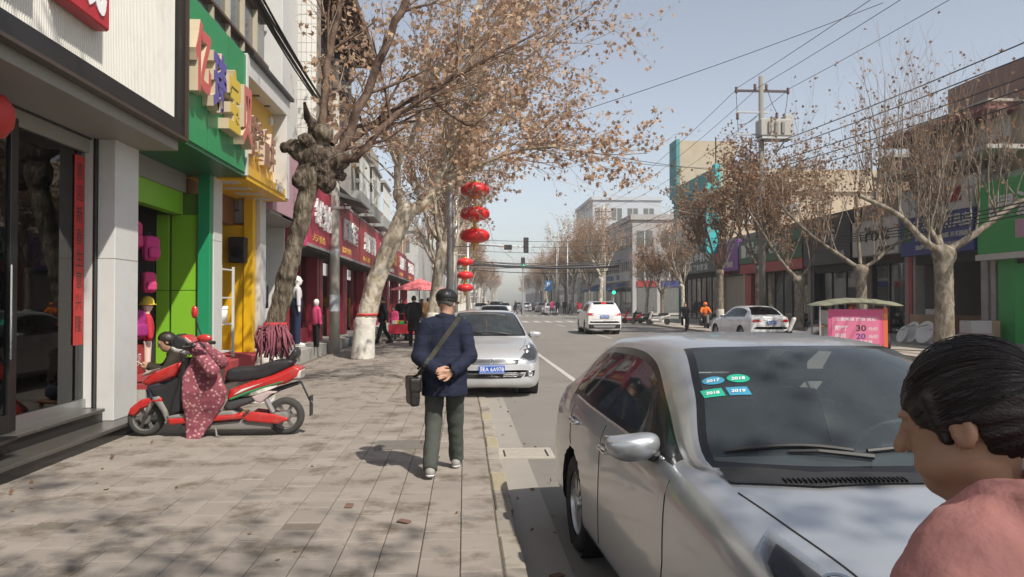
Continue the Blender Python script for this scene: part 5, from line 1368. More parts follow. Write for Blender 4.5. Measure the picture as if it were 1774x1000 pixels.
# --- fourth shop: mauve fascia, white walls, clothes rail
s4 = empty('shop', (-4.4, 17.9, 0), 0, 'shopfront with pale mauve fascia and white walls behind the leaning tree', 'shop')
P4 = frame_fn(s4, -4.4, 17.9)
m_mauve = M('mauve_fascia', (.40, .24, .28), .5, var=.1)
P4('fascia', m_mauve, -4.5, -3.95, 16.06, 19.5, 3.45, 5.2); P4('soffit', m_cream, -4.9, -4.0, 16.06, 19.5, 3.38, 3.45)
P4('shop_floor', m_concrete, -7.6, -4.1, 16.06, 19.6, -.02, .46); P4('back_wall', m_white, -7.6, -7.5, 16.0, 19.6, .46, 3.4); P4('side_wall', m_white, -7.5, -4.5, 19.45, 19.55, .46, 3.4); P4('near_wall', m_white, -7.5, -4.5, 16.06, 16.12, .46, 3.4); P4('ceiling', m_int, -7.5, -4.9, 16.1, 19.5, 3.4, 3.46)
rl = empty('clothes_rail', (-4.85, 18.2, .46), 0, 'black clothes rail with red and black shirts in the white-walled shop', 'clothes rail')
MB().tube([(0, -.6, 0), (0, -.6, 2.0), (0, .6, 2.0), (0, .6, 0)], .02, 8).build('rail_frame', m_frame, rl); MB().tube([(-.3, -.6, 1.35), (0, -.6, 1.35)], .012, 6).build('side_arm', m_frame, rl)
for k, (mt, z_, yy) in enumerate(((m_red, 1.35, -.35), (m_blackc, .75, -.3), (m_grey, 1.3, .2), (m_blackc, 1.2, .4))):
    link('shirt', sdf_mesh('shirt', lambda P: smin(smax(np.abs(P[:, 1] - yy) - .035, smax(np.abs(P[:, 0]) - .19, np.abs(P[:, 2] - z_) - .28, .03), .02), cap(P, (-.2, yy, z_ + .2), (-.3, yy, z_ - .1), .05, .05), .03) + .006 * vnoise(P, 25, k), (-.42, yy - .1, z_ - .35), (.42, yy + .1, z_ + .35), .022, mt), rl)
    MB().tube([(-.16, yy, z_ + .28), (0, yy, z_ + .35), (.16, yy, z_ + .28)], .008, 5).build('hanger', m_frame, rl)
mq = empty('mannequin', (-4.1, 19.1, .46), R(-70), 'white-headed mannequin in dark blue dungarees by the leaning tree', 'mannequin')
m_mq = M('mannequin_white', (.72, .70, .67), .4)
link('figure', sdf_mesh('figure', lambda P: smin(smin(head_sdf(P, (0, .02, 1.6))[0], cap(P, (0, 0, 1.35), (0, .01, 1.55), .05, .045), .03), smin(cap(P, (-.2, 0, 1.35), (-.25, .02, .85), .04, .03), smin(cap(P, (.2, 0, 1.35), (.25, .02, .85), .04, .03), smin(cap(P, (-.09, 0, .06), (-.08, .16, .03), .04, .03), cap(P, (.09, 0, .06), (.08, .16, .03), .04, .03), .01), .01), .01), .02), (-.35, -.25, -.02), (.35, .3, 1.78), .016, m_mq), mq)
link('top', sdf_mesh('top', lambda P: smin(smax(ell(P, (0, 0, 1.25), (.165, .12, .24)), P[:, 2] - 1.45, .02), np.minimum(cap(P, (-.19, 0, 1.36), (-.24, .01, 1.0), .055, .05), cap(P, (.19, 0, 1.36), (.24, .01, 1.0), .055, .05)), .03), (-.35, -.25, .95), (.35, .25, 1.5), .02, M('striped_top', (.5, .48, .5), .8)), mq)
link('dungarees', sdf_mesh('dungarees', lambda P: smin(smin(cap(P, (-.09, 0, .08), (-.085, 0, .85), .07, .095), cap(P, (.09, 0, .08), (.085, 0, .85), .07, .095), .04), smax(ell(P, (0, 0, 1.02), (.178, .135, .28)), P[:, 2] - 1.25, .02), .04), (-.35, -.25, .04), (.35, .25, 1.3), .02, cloth('navy_denim', (.022, .028, .065))), mq)
MB().lathe([(.2, 0), (.2, .02), (.02, .025)], 20, (0, .02, -.012)).build('stand', m_white, mq)

# --- row of red shop signs
m_wsh = M('goods_white', (.5, .48, .45), .7); m_rsh = M('goods_red', (.4, .06, .05), .7)
def red_shop(y0, y1, label, words, small, mat, kind=0, xs=-4.0, zb=3.0, zt=4.75):
    yc = (y0 + y1) / 2
    e = empty('shop', (xs, yc, 0), 0, label, 'shop'); q = frame_fn(e, xs, yc)
    q('sign_board', mat, xs - .35, xs, y0 + .04, y1 - .04, zb, zt, bev=.01)
    for (a, b, c_, d_) in ((y0 + .04, y1 - .04, zb - .03, zb + .05), (y0 + .04, y1 - .04, zt - .05, zt + .03)): q('sign_rim', M('rim_grey', (.3, .27, .26), .5), xs - .02, xs + .02, a, b, c_, d_)
    w = (y1 - y0) * .66
    text_obj(words, m_white_print if kind != 2 else m_gold, e, (.006, -w / 2 + .2, zb + .55), (0, 1, 0), (0, 0, 1), w, .78, .05, name='sign_characters', bold=.03)
    text_obj(small, m_gold if kind != 2 else m_white_print, e, (.006, -w / 2, zb + .15), (0, 1, 0), (0, 0, 1), w * .6, .2, .01, name='small_characters')
    q('soffit', m_dark, xs - 1.0, xs - .02, y0, y1, zb - .1, zb - .035)
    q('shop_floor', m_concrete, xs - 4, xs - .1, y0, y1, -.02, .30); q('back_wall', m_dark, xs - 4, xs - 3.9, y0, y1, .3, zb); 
    q('pillar', m_maroon, xs - .95, xs - .55, y0, y0 + .5, .3, zb - .1, bev=.01); q('pillar', m_maroon, xs - .95, xs - .55, y1 - .35, y1, .3, zb - .1, bev=.01)
    n = 3; ww = (y1 - y0 - .85) / n
    for k in range(n):
        a = y0 + .5 + k * ww
        if k == 1: continue
        q('door_post', m_maroon if kind != 1 else m_frame, xs - .9, xs - .8, a, a + .08, .3, zb - .1); q('door_post', m_maroon if kind != 1 else m_frame, xs - .9, xs - .8, a + ww - .08, a + ww, .3, zb - .1)
        for gk in range(3): q('shelf_goods', [m_wsh, m_rsh, m_ypanel, m_grey][(gk + k) % 4], xs - 1.9, xs - 1.5, a + .15 + gk * .45, a + .5 + gk * .45, .3, 1.0 + .35 * ((gk * 7 + k) % 3), bev=.02)
        q('window_glass', m_glass, xs - .86, xs - .85, a + .08, a + ww - .08, .75, zb - .1); q('window_sill_panel', m_maroon, xs - .9, xs - .8, a + .08, a + ww - .08, .3, .75)
    return e
m_pinks = M('magenta_panel', (.50, .05, .15), .5, var=.12, vscale=3)
m_brickred = M('sign_brick_red', (.38, .05, .07), .5, var=.12, vscale=2); m_rust = M('sign_rust', (.40, .055, .06), .5, var=.1, vscale=2)
r1 = red_shop(19.65, 24.4, 'red shop with magenta sign end, nearest of the red signboards', '金丝秀内衣', '天天特价', m_sgnred)
solid('sign_end', m_pinks, r1, -.5, .02, -2.36, -2.33, 2.95, 4.8)
red_shop(24.5, 29.5, 'red shop with white brush characters, second of the red signboards', '顺发名酒', '批发零售', m_brickred, 0)
red_shop(29.6, 35.4, 'red shop with rust coloured signboard beyond the second tree', '惠民百货超市', '烟酒副食', m_rust, 0)
red_shop(35.5, 40.4, 'shop with black doors and red sign before the parasol', '老王家烧烤', '美味实惠', m_sgnred, 1)
red_shop(40.5, 46.0, 'shop with gold characters on dark red next to the parasol', '大众餐馆', '欢迎光临', m_maroon, 2, zt=4.6)
red_shop(46.1, 53.0, 'farthest shop of the red row before the side street', '精品鞋城', '清仓大处理', m_brickred, 0, zt=4.6)

red_shop(53.1, 61.5, 'last shop on the left corner of the side street', '便民药店', '医保定点', m_rust, 0, zt=4.5)
# --- storeys above
def storey_block(name, label, x, y0, y1, z0, z1, mat, depth=7.0):
    e = empty(name, (x, (y0 + y1) / 2, 0), 0, label, 'building'); q = frame_fn(e, x, (y0 + y1) / 2)
    q('wall', mat, x - depth, x, y0, y1, z0, z1)
    return e, q
bA, qA = storey_block('upper_storey', 'upper storey with beige framed window band above the green and yellow shops', -4.25, 2.0, 17.1, 5.72, 9.6, m_concrete)
qA('window_sill', m_concrete, -4.3, -4.02, 2.0, 16.4, 5.72, 5.86)
ny = 9; wy = (16.3 - 8.4) / ny
for i in range(ny):
    a = 8.4 + i * wy
    for (z0, z1) in ((5.88, 6.42), (6.42, 7.35), (7.35, 8.3)):
        w = qA('window', m_alu, -4.24, -4.12, a, a + .06, z0, z1)
        solid('pane', m_pane, w, -.02 + .06, -.02 + .07, a + .06 - 9.55, a + wy - 9.55, z0 + .05, z1)
        solid('transom', M('rail_brown', (.10, .06, .045), .5), w, .01, .15, a + .0 - 9.55, a + wy - 9.55, z0, z0 + .05)
qA('pilaster', m_white, -4.3, -3.85, 16.4, 17.1, 5.72, 9.8, bev=.01); qA('pilaster_side', m_white, -4.3, -4.0, 17.1, 18.6, 3.4, 9.8)
qA('roof_slab', m_concrete, -11, -3.7, 2, 17.2, 9.6, 9.85)
bB, qB = storey_block('apartment_building', 'building with white tiled pier, barred windows and brown eaves above the mauve shop', -3.95, 19.0, 27.0, 5.2, 9.6, m_concrete)
pier = qB('tiled_pier', m_grout, -4.12, -3.62, 18.95, 19.5, 5.3, 10.5)
tm = MB().box(0, .118, 0, .012, 0, .225, bev=.004).build('tile', m_tileg, pier).data
first = True
for i in range(4):
    for k in range(22):
        if first: t = pier.children[0]; first = False
        else: t = bpy.data.objects.new('tile', tm); COL.objects.link(t); t.parent = pier
        t.location = (-4.115 + 3.95 + i * .124, 18.938 - 23.0, 5.32 + k * .232)
for k in range(2):
    z0 = 6.1 + k * 2.0
    for y0 in (20.4, 23.4):
        w = qB('window', m_pane, -3.97, -3.93, y0, y0 + 1.9, z0, z0 + 1.3)
        for i in range(9): solid('bar', m_grille, w, .16, .18, y0 + .1 + i * .21 - 23.0, y0 + .12 + i * .21 - 23.0, z0 - .1, z0 + 1.4)
        for zz in (z0 - .1, z0 + .65, z0 + 1.4): solid('grille_rail', m_grille, w, -.0, .18, y0 - 23.0, y0 + 1.9 - 23.0, zz, zz + .03)
ev = qB('eaves', M('brown_roof', (.13, .075, .045), .8, var=.2, vscale=4), -8, -2.95, 19.6, 26.6, 9.6, 9.85)
for i in range(12): solid('rafter', M('rafter_brown', (.10, .055, .035), .8), ev, .0, .95, -3.3 + i * .57, -3.18 + i * .57, 9.42, 9.6)
bC, qC = storey_block('apartment_building', 'grey building with white caged balcony above the red signboards', -4.45, 27.1, 40.0, 4.8, 8.9, m_concrete)
m_cage = M('white_cage', (.6, .62, .6), .5)
for y0 in (27.6, 31.4, 35.6):
    bl = qC('balcony', M('balcony_panel', (.32, .34, .33), .6), -4.45, -3.7, y0, y0 + 2.8, 5.0, 5.5)
    for i in range(11): solid('cage_bar', m_cage, bl, .70, .73, y0 + i * .27 - 33.55, y0 + .03 + i * .27 - 33.55, 5.5, 7.0)
    for zz in (6.2, 6.97): solid('cage_rail', m_cage, bl, .70, .735, y0 - 33.55, y0 + 2.8 - 33.55, zz, zz + .04)
    solid('balcony_window', m_pane, bl, .0, .03, y0 + .1 - 33.55, y0 + 2.7 - 33.55, 5.6, 7.0)
    solid('balcony_roof', m_concrete, bl, .0, .8, y0 - .1 - 33.55, y0 + 2.9 - 33.55, 7.0, 7.12)
aw = MB().prism([(-4.4, 24.6, 5.2), (-3.3, 24.6, 4.75), (-3.3, 24.6, 4.7), (-4.4, 24.6, 5.0)], (0, 2.2, 0)).build('window_awning', M('grey_awning', (.10, .11, .11), .7)); tag(aw, 'dark grey sloping awning fixed above the red signboards', 'awning')
bD, qD = storey_block('apartment_building', 'low rendered building with orange tiled edge at the end of the red shop row', -4.7, 40.1, 61.5, 4.6, 6.6, M('orange_render', (.40, .22, .12), .9, var=.15))
for y0 in (41.5, 44.5, 47.5, 50.5, 54, 57.5): w = qD('window', m_pane, -4.72, -4.68, y0, y0 + 1.6, 5.1, 6.1); solid('frame_bar', m_cage, w, .02, .05, y0 + .77 - 50.8, y0 + .83 - 50.8, 5.1, 6.1)

# wall-hung cables over the shops
def cable_bundle(name, label, paths, mat=None, r=.016):
    e = empty(name, paths[0][0], 0, label, 'cable'); o = Vector(paths[0][0])
    for pth in paths:
        MB().tube([Vector(p) - o for p in pth], r, 5).build('cable', mat or m_black, e)
    return e
def sag(a, b, s, n=10):
    a, b = Vector(a), Vector(b)
    return [a.lerp(b, t) - Vector((0, 0, s * 4 * t * (1 - t))) for t in np.linspace(0, 1, n)]
rgc = random.Random(8)
cable_bundle('wall_cables', 'thick bundle of black cables strung along the upper storey on the left', [sag((-3.5 + rgc.gauss(0, .03), 9.6, 7.0 + rgc.gauss(0, .07)), (-3.35 + rgc.gauss(0, .04), 19.0, 6.15 + rgc.gauss(0, .05)), .12 + rgc.random() * .12, 12) for _ in range(9)], r=.017)
# ------------------------------------------------------------------ plane trees
def bark_mat(name, a, b, c, scale=5.0, bump=.6, stretch=.6):
    m = bpy.data.materials.new(name); m.use_nodes = True; n = m.node_tree.nodes; l = m.node_tree.links; p = n['Principled BSDF']
    tc = n.new('ShaderNodeTexCoord'); mp = n.new('ShaderNodeMapping'); mp.inputs['Scale'].default_value = (1, 1, stretch); l.new(tc.outputs['Object'], mp.inputs[0])
    n1 = n.new('ShaderNodeTexNoise'); n1.inputs['Scale'].default_value = scale; n1.inputs['Detail'].default_value = 3; n1.inputs['Roughness'].default_value = .55; n1.inputs['Distortion'].default_value = .6; l.new(mp.outputs[0], n1.inputs['Vector'])
    cr = n.new('ShaderNodeValToRGB'); e = cr.color_ramp.elements; e[0].position = .38; e[0].color = (*a, 1); e[1].position = .62; e[1].color = (*c, 1); k = cr.color_ramp.elements.new(.5); k.color = (*b, 1)
    l.new(n1.outputs['Fac'], cr.inputs[0]); l.new(cr.outputs[0], p.inputs['Base Color']); p.inputs['Roughness'].default_value = .9; p.inputs['Specular IOR Level'].default_value = .2
    n2 = n.new('ShaderNodeTexNoise'); n2.inputs['Scale'].default_value = 38; n2.inputs['Detail'].default_value = 6; l.new(mp.outputs[0], n2.inputs['Vector'])
    ad = n.new('ShaderNodeMath'); ad.operation = 'ADD'; l.new(n1.outputs['Fac'], ad.inputs[0]); l.new(n2.outputs['Fac'], ad.inputs[1])
    bp = n.new('ShaderNodeBump'); bp.inputs['Strength'].default_value = bump; bp.inputs['Distance'].default_value = .03; l.new(ad.outputs[0], bp.inputs['Height']); l.new(bp.outputs[0], p.inputs['Normal'])
    return m
m_bark_pale = bark_mat('plane_bark', (.24, .20, .14), (.40, .35, .27), (.52, .48, .40), 5.5, .5)
m_bark_mid = bark_mat('dull_bark', (.13, .105, .08), (.20, .17, .13), (.28, .245, .20), 6, .5)
m_bark_dark = bark_mat('rough_bark', (.07, .055, .04), (.125, .10, .075), (.19, .16, .12), 12, 1.0, .30)
m_twig = bark_mat('twig_bark', (.16, .115, .085), (.24, .18, .135), (.32, .25, .19), 3, .2)
m_limb_dark = bark_mat('limb_bark', (.06, .038, .03), (.11, .072, .055), (.17, .12, .09), 6, .5)
m_limewash = M('limewash', (.58, .56, .50), .9, var=.14, vscale=9, bump=.5, bscale=30, dirt=(.36, .32, .26), dscale=6, damt=.7)
m_band = M('red_band', (.50, .03, .03), .7)
def leaf_mat(name, cols):
    m = bpy.data.materials.new(name); m.use_nodes = True; n = m.node_tree.nodes; l = m.node_tree.links; n.remove(n['Principled BSDF']); out = n['Material Output']
    g = n.new('ShaderNodeNewGeometry'); cr = n.new('ShaderNodeValToRGB'); e = cr.color_ramp.elements; e[0].color = (*cols[0], 1); e[1].color = (*cols[-1], 1)
    for i, c_ in enumerate(cols[1:-1]): k = e.new((i + 1) / (len(cols) - 1)); k.color = (*c_, 1)
    l.new(g.outputs['Random Per Island'], cr.inputs[0])
    d = n.new('ShaderNodeBsdfDiffuse'); t = n.new('ShaderNodeBsdfTranslucent'); mx = n.new('ShaderNodeMixShader'); mx.inputs[0].default_value = .45
    l.new(cr.outputs[0], d.inputs[0]); l.new(cr.outputs[0], t.inputs[0]); l.new(d.outputs[0], mx.inputs[1]); l.new(t.outputs[0], mx.inputs[2]); l.new(mx.outputs[0], out.inputs[0])
    return m
m_leaf = leaf_mat('dry_leaf', [(.44, .27, .17), (.56, .40, .28), (.34, .20, .13), (.66, .50, .37), (.48, .315, .21)])
m_leaf2 = leaf_mat('dry_leaf_dull', [(.28, .165, .095), (.40, .26, .16), (.22, .125, .075), (.34, .21, .125)])
LEAF = np.array([(0, 0, 0), (-.30, .16, .05), (-.52, .58, -.06), (-.20, .52, .03), (0, 1.0, -.10), (.20, .52, .03), (.52, .58, -.06), (.30, .16, .05)])
LEAF_F = np.array([(0, 1, 2, 3), (0, 3, 4, 5), (0, 5, 6, 7)])
def leaf_mesh(name, P, rng, mat, s0=.055, s1=.115):
    n = len(P); s = rng.uniform(s0, s1, n)
    q = rng.normal(size=(n, 4)); q /= np.linalg.norm(q, axis=1, keepdims=True); w, x, y, z = q.T
    Rm = np.stack([1-2*(y*y+z*z), 2*(x*y-z*w), 2*(x*z+y*w), 2*(x*y+z*w), 1-2*(x*x+z*z), 2*(y*z-x*w), 2*(x*z-y*w), 2*(y*z+x*w), 1-2*(x*x+y*y)], -1).reshape(-1, 3, 3)
    Lf = LEAF[None] * np.stack([s * .9, s, s * rng.uniform(.5, 3.0, n)], -1)[:, None]
    V = np.einsum('nij,nkj->nki', Rm, Lf) + np.asarray(P)[:, None]
    Fq = (np.arange(n) * 8)[:, None, None] + LEAF_F[None]
    return np_mesh(name, V.reshape(-1, 3), Fq.reshape(-1, 4), mat)
class Tree:
    def __init__(s, seed): s.g = np.random.RandomState(seed); s.thick = []; s.seg = []; s.leaf = []; s.mult = 3.0
    def branch(s, p, d, L_, r, lev, up=.12, wob=.18, kids=(4, 4, 5), leafp=.5, ratio=.58, spread=.75):
        g = s.g; n = max(3, int(L_ / .32)); n = min(n, 9); step = L_ / n; pts = [np.array(p, float)]; d = np.array(d, float); d /= np.linalg.norm(d); rr = [r]
        for i in range(n):
            d = d + g.normal(size=3) * wob * (.6 if lev == 0 else 1) + np.array([0, 0, up]); d /= np.linalg.norm(d)
            pts.append(pts[-1] + d * step); rr.append(r * (1 - (i + 1) / n * .62))
        if r > .022: s.thick.append((pts, rr))
        else:
            for i in range(n): s.seg.append((*pts[i], *pts[i + 1], rr[i], rr[i + 1]))
        if lev >= len(kids):
            for i in range(1, n + 1):
                for _ in range(g.poisson(leafp * s.mult)): s.leaf.append(pts[i] + g.normal(size=3) * .075)
            return
        for k in range(kids[lev]):
            t = g.uniform(.28, 1.0) if k else 1.0; i = min(n, int(t * n)); base = pts[i]
            ax = np.cross(d, g.normal(size=3)); ax /= np.linalg.norm(ax) + 1e-9
            a = g.uniform(.35, 1.0) * spread; nd = (pts[i] - pts[i - 1]) / step * math.cos(a) + ax * math.sin(a)
            s.branch(base, nd, L_ * ratio * g.uniform(.75, 1.25), max(rr[i] * .62, .0035), lev + 1, up, wob, kids, leafp, ratio, spread)
    def limb(s, pts, r0, r1, twigs=8, L_=1.6, kids=(4, 4), leafp=.5, up=.1, t0=.25, spread=.8, wob=.18):
        """hand-placed limb with twigs growing from it"""
        P = [np.array(p, float) for p in pts]; Q = herm(np.array(P), 5); n = len(Q); R_ = np.linspace(r0, r1, n)
        Q[1:-1] += s.g.normal(size=(n - 2, 3)) * r0 * .18
        s.thick.append((list(Q), list(R_)))
        for k in range(twigs):
            t = s.g.uniform(t0, 1); i = min(n - 1, max(1, int(t * (n - 1)))); dd = Q[i] - Q[i - 1]; dd /= np.linalg.norm(dd)
            ax = np.cross(dd, s.g.normal(size=3)); ax /= np.linalg.norm(ax); a = s.g.uniform(.5, 1.2) * spread
            s.branch(Q[i], dd * math.cos(a) + ax * math.sin(a), L_ * s.g.uniform(.6, 1.25), max(.008, min(R_[i] * .5, .03)), 0, up, wob, kids, leafp)
        s.branch(Q[-1], Q[-1] - Q[-2], L_, r1, 0, up, .18, kids, leafp)
    def finish(s, root, m_limb, m_tw, leafm, s0=.055, s1=.115, maxleaf=12000):
        o = np.array(root.location)
        mb = MB()
        for pts, rr in s.thick: mb.tube([Vector(p - o) for p in pts], rr, 7 if rr[0] < .06 else 10, cap=False)
        mb2 = mesh('limbs', mb.v, mb.f, m_limb, True); link('limbs', mb2, root)
        if s.seg:
            S = np.array(s.seg); S[:, :3] -= o; S[:, 3:6] -= o
            tw = link('twigs', seg_mesh('twigs', S, 3, m_tw), root); tw['kind'] = 'stuff'
        if s.leaf:
            P = np.array(s.leaf) - o
            if len(P) > maxleaf: P = P[s.g.permutation(len(P))[:maxleaf]]
            lf = link('crown', leaf_mesh('crown', P, s.g, leafm, s0, s1), root); lf['kind'] = 'stuff'
            return len(P)
        return 0
def trunk_sdf(root, pts, rad, mat, knob=None, res=.03, seed=1, paint=True, band=True, rough=.012):
    """trunk as one rounded surface; knob: list of (p, r) burls"""
    o = np.array(root.location, np.float32); P_ = [np.array(p, np.float32) - o for p in pts]
    def f(P):
        d = None
        for a, b, ra, rb in zip(P_, P_[1:], rad, rad[1:]):
            q = cap(P, a, b, ra, rb); d = q if d is None else smin(d, q, .05)
        for (p, r_) in knob or []: d = smin(d, np.sqrt(((P - (np.array(p, np.float32) - o)) ** 2).sum(1)) - r_, .10)
        return d + rough * vnoise(P * np.array([1, 1, .5]), 22, seed) + rough * .6 * vnoise(P, 55, seed + 1) + rough * .35 * vnoise(P * np.array([1, 1, .4]), 110, seed + 2)
    A = np.array(P_ + [np.array(p, np.float32) - o for p, _ in (knob or [])]); m_ = max(list(rad) + [r_ for _, r_ in (knob or [])]) + .12
    lo, hi = A.min(0) - m_, A.max(0) + m_; lo[2] = -.06
    t = link('trunk', sdf_mesh('trunk', f, lo, hi, res, mat), root)
    if paint:
        zt = 1.12
        def fp(P): return np.maximum(np.maximum(f(P) - .012, P[:, 2] - zt - .02 * vnoise(P, 20, 3)), -P[:, 2])
        h2 = hi.copy(); h2[2] = zt + .1
        link('painted_base', sdf_mesh('painted_base', fp, lo, h2, res, m_limewash), root)
    if band:
        def fb(P): return np.maximum(f(P) - .02, np.abs(P[:, 2] - 1.19) - .035)
        l2, h2 = lo.copy(), hi.copy(); l2[2] = 1.1; h2[2] = 1.3
        link('red_band', sdf_mesh('red_band', fb, l2, h2, res * .8, m_band), root)
    return t

# tree one: dark, leaning, cut back to a burl
Y1 = 12.0
T = Tree(3)
t1 = empty('plane_tree', (-3.02, Y1, 0), 0, 'dark leaning tree cut back to a gnarled burl behind the red scooter', 'tree')
q = lambda px, py, y=Y1: atY(px, py, y)
def burl():
    o = np.array(t1.location, np.float32); A = lambda px, py, dy=0.0: np.array(atY(px, py, Y1 + dy), np.float32) - o
    def f(P):
        d = np.sqrt(((P - A(552, 268)) ** 2).sum(1)) - .235
        for a, b, ra, rb in ((A(545, 262), A(494, 256, -.1), .15, .075), (A(560, 272), A(612, 277, -.05), .13, .085), (A(552, 250), A(541, 212, -.15), .11, .075), (A(540, 285), A(518, 312, -.1), .14, .12), (A(560, 285), A(592, 305, .1), .12, .08), (A(550, 270), A(566, 318), .2, .15), (A(548, 258, -.1), A(528, 240, -.2), .12, .08)): d = smin(d, cap(P, a, b, ra, rb), .045)
        return d + .035 * vnoise(P, 16, 3) + .022 * vnoise(P * np.array([.6, 1, 1.3]), 45, 4) + .010 * vnoise(P, 120, 5)
    link('burl', sdf_mesh('burl', f, (-.9, -.6, 2.95), (1.25, .6, 4.7), .02, bark_mat('burl_bark', (.035, .026, .02), (.075, .056, .043), (.14, .11, .085), 14, 1.0, .6)), t1)
burl()
bz = [q(452, 700), q(468, 600), q(497, 480), q(520, 390), q(540, 300)]
trunk_sdf(t1, bz, [.175, .15, .135, .13, .14], m_bark_dark, [(q(548, 268), .24), (q(520, 262), .16), (q(502, 254), .10), (q(590, 278), .15), (q(560, 232, 11.85), .15), (q(535, 305), .2), (q(575, 300, 12.1), .13), (q(556, 225, 12.2), .12)], .022, 5, rough=.028)
kb = lambda px, py, dy=0: tuple(q(px, py, Y1 + dy))
T.limb([kb(560, 275), kb(578, 268), kb(625, 180), kb(672, 75), kb(708, -15), kb(735, -120)], .085, .05, 8, 1.3, (3, 3), .10, spread=.8)
T.limb([kb(570, 270), kb(610, 240, .2), kb(680, 195, .5), kb(735, 158, .8), kb(800, 125, 1.2), kb(880, 95, 2)], .07, .03, 10, 1.3, (3, 4), .30, up=.05)
T.limb([kb(570, 285), kb(615, 272, -.1), kb(660, 222, .1), kb(740, 165, .3), kb(830, 110, .3)], .075, .03, 10, 1.2, (3, 4), .25, up=.05)
T.limb([kb(556, 250), kb(560, 200), kb(566, 120), kb(582, 45), kb(595, -30)], .068, .045, 7, 1.2, (3, 3), .28)
T.limb([kb(575, 250), kb(600, 222, .3), kb(650, 218, .6), kb(720, 210, 1.2)], .045, .02, 7, 1.0, (3, 3), .3, up=.02)
T.limb([kb(548, 245), kb(540, 215, -.1), kb(533, 205, -.15)], .075, .06, 0, .4, (0,), 0)
T.limb([kb(735, 158, .8), kb(790, 205, 1.0), kb(815, 218, 1.1), kb(835, 205, 1.3)], .03, .014, 6, .8, (3, 3), .3, up=.02)
T.finish(t1, m_limb_dark, m_twig, m_leaf, .07, .13)

# tree two: pale mottled plane with white-washed foot
Y2 = 20.9
T = Tree(12)
t2 = empty('plane_tree', (-2.75, Y2, 0), 0, 'pale mottled plane tree with white painted foot and red band', 'tree')
q2 = lambda px, py, dy=0: tuple(atY(px, py, Y2 + dy))
trunk_sdf(t2, [q2(628, 625), q2(632, 560), q2(650, 490), q2(678, 420), q2(700, 375)], [.31, .265, .25, .245, .25], m_bark_pale, [(q2(705, 365), .24), (q2(735, 345), .17), (q2(690, 335), .16)], .032, 9, rough=.014)
T.limb([q2(705, 370), q2(740, 345), q2(762, 310, .2), q2(785, 240, .4), q2(803, 190, .5), q2(818, 90, .6), q2(830, -20, .8), q2(845, -120, 1)], .17, .05, 16, 2.0, (5, 5), .6, up=.06)
T.limb([q2(695, 365), q2(688, 330), q2(690, 290, -.2), q2(712, 240, -.4), q2(730, 180, -.6), q2(740, 90, -1)], .12, .035, 11, 1.8, (4, 4), .5, up=.05)
T.limb([q2(735, 345), q2(775, 325, 1), q2(830, 265, 2), q2(880, 200, 3), q2(930, 120, 4)], .10, .03, 16, 2.0, (5, 5), .6, up=.03)
T.limb([q2(762, 310, .2), q2(800, 300, -.6), q2(870, 270, -1.2), q2(940, 255, -1.6), q2(1010, 262, -2)], .06, .02, 14, 1.6, (5, 4), .6, up=.02)
T.limb([q2(803, 190, .5), q2(850, 150, 0), q2(920, 95, -.6), q2(985, 40, -1)], .06, .02, 12, 1.8, (4, 4), .6, up=.03)
T.limb([q2(818, 90, .6), q2(870, 40, .8), q2(930, -10, 1.2), q2(990, -60, 1.5)], .05, .02, 11, 1.8, (4, 4), .55, up=.03)
T.limb([q2(785, 240, .4), q2(840, 190, 1.5), q2(880, 120, 2.4), q2(900, 30, 3.0), q2(905, -60, 3.4)], .08, .03, 15, 1.9, (5, 4), .6, up=.05)
T.limb([q2(712, 240, -.4), q2(760, 170, -1.2), q2(800, 90, -2), q2(850, 10, -2.6)], .06, .025, 14, 1.7, (5, 4), .55, up=.05)
T.limb([q2(690, 290, -.2), q2(672, 250, -1), q2(640, 190, -1.8), q2(615, 120, -2.6)], .06, .02, 9, 1.4, (4, 3), .4, up=.03)
print('T2 leaves', T.finish(t2, m_bark_pale, m_twig, m_leaf, .08, .16, 30000))

# generic planes, copied down the street
def make_plane(seed, name, label, loc, h0=3.6, r=.24, limbs=5, L_=2.6, kids=(4, 4, 4), leafp=.5, lm=None, bark=None, group=None, up=.1, spread=.75, s0=.08, s1=.15, maxleaf=8000, lean=(0, 0), paint=True, ratio=.6, wide=.85, prune=False):
    T = Tree(seed); g = T.g
    root = empty(name, loc, 0, label, 'tree', group)
    x, y, z = loc
    tp = (x + lean[0], y + lean[1], h0)
    trunk_sdf(root, [(x, y, 0), (x + lean[0] * .5 + g.normal() * .05, y + lean[1] * .5, h0 * .5), tp], [r * 1.15, r * .92, r * .9], bark or m_bark_pale, [((tp[0] + g.normal() * .1, tp[1] + g.normal() * .1, h0 - .02), r * 1.05)], .05, seed, paint, False)
    for k in range(limbs):
        a = 2 * math.pi * (k + g.uniform(-.25, .25)) / limbs; e = wide * g.uniform(.7, 1.15)
        T.branch(tp, (math.cos(a) * e, math.sin(a) * e, 1.0), L_ * g.uniform(.8, 1.2), r * .42, 0, up, .16, kids, leafp, ratio, spread)
    if prune:                                            # unseen crown trimmed where it would hang into view
        ok = lambda p: p[2] > 3.3 + .55 * max(0.0, p[1] - .5)
        T.seg = [s_ for s_ in T.seg if ok(s_[:3]) and ok(s_[3:6])]; T.leaf = [p for p in T.leaf if ok(p)]; T.thick = [t_ for t_ in T.thick if all(ok(p) for p in t_[0][1:])]
    T.finish(root, bark or m_bark_pale, m_twig, lm or m_leaf, s0, s1, maxleaf)
    return root
def place(src, loc, rz, label, sc=1.0, group=None):
    c_ = copy_tree(src); c_.location = loc; c_.rotation_euler = (0, 0, rz); c_.scale = (sc, sc, sc * 1.0); c_['label'] = label
    if group: c_['group'] = group
    return c_
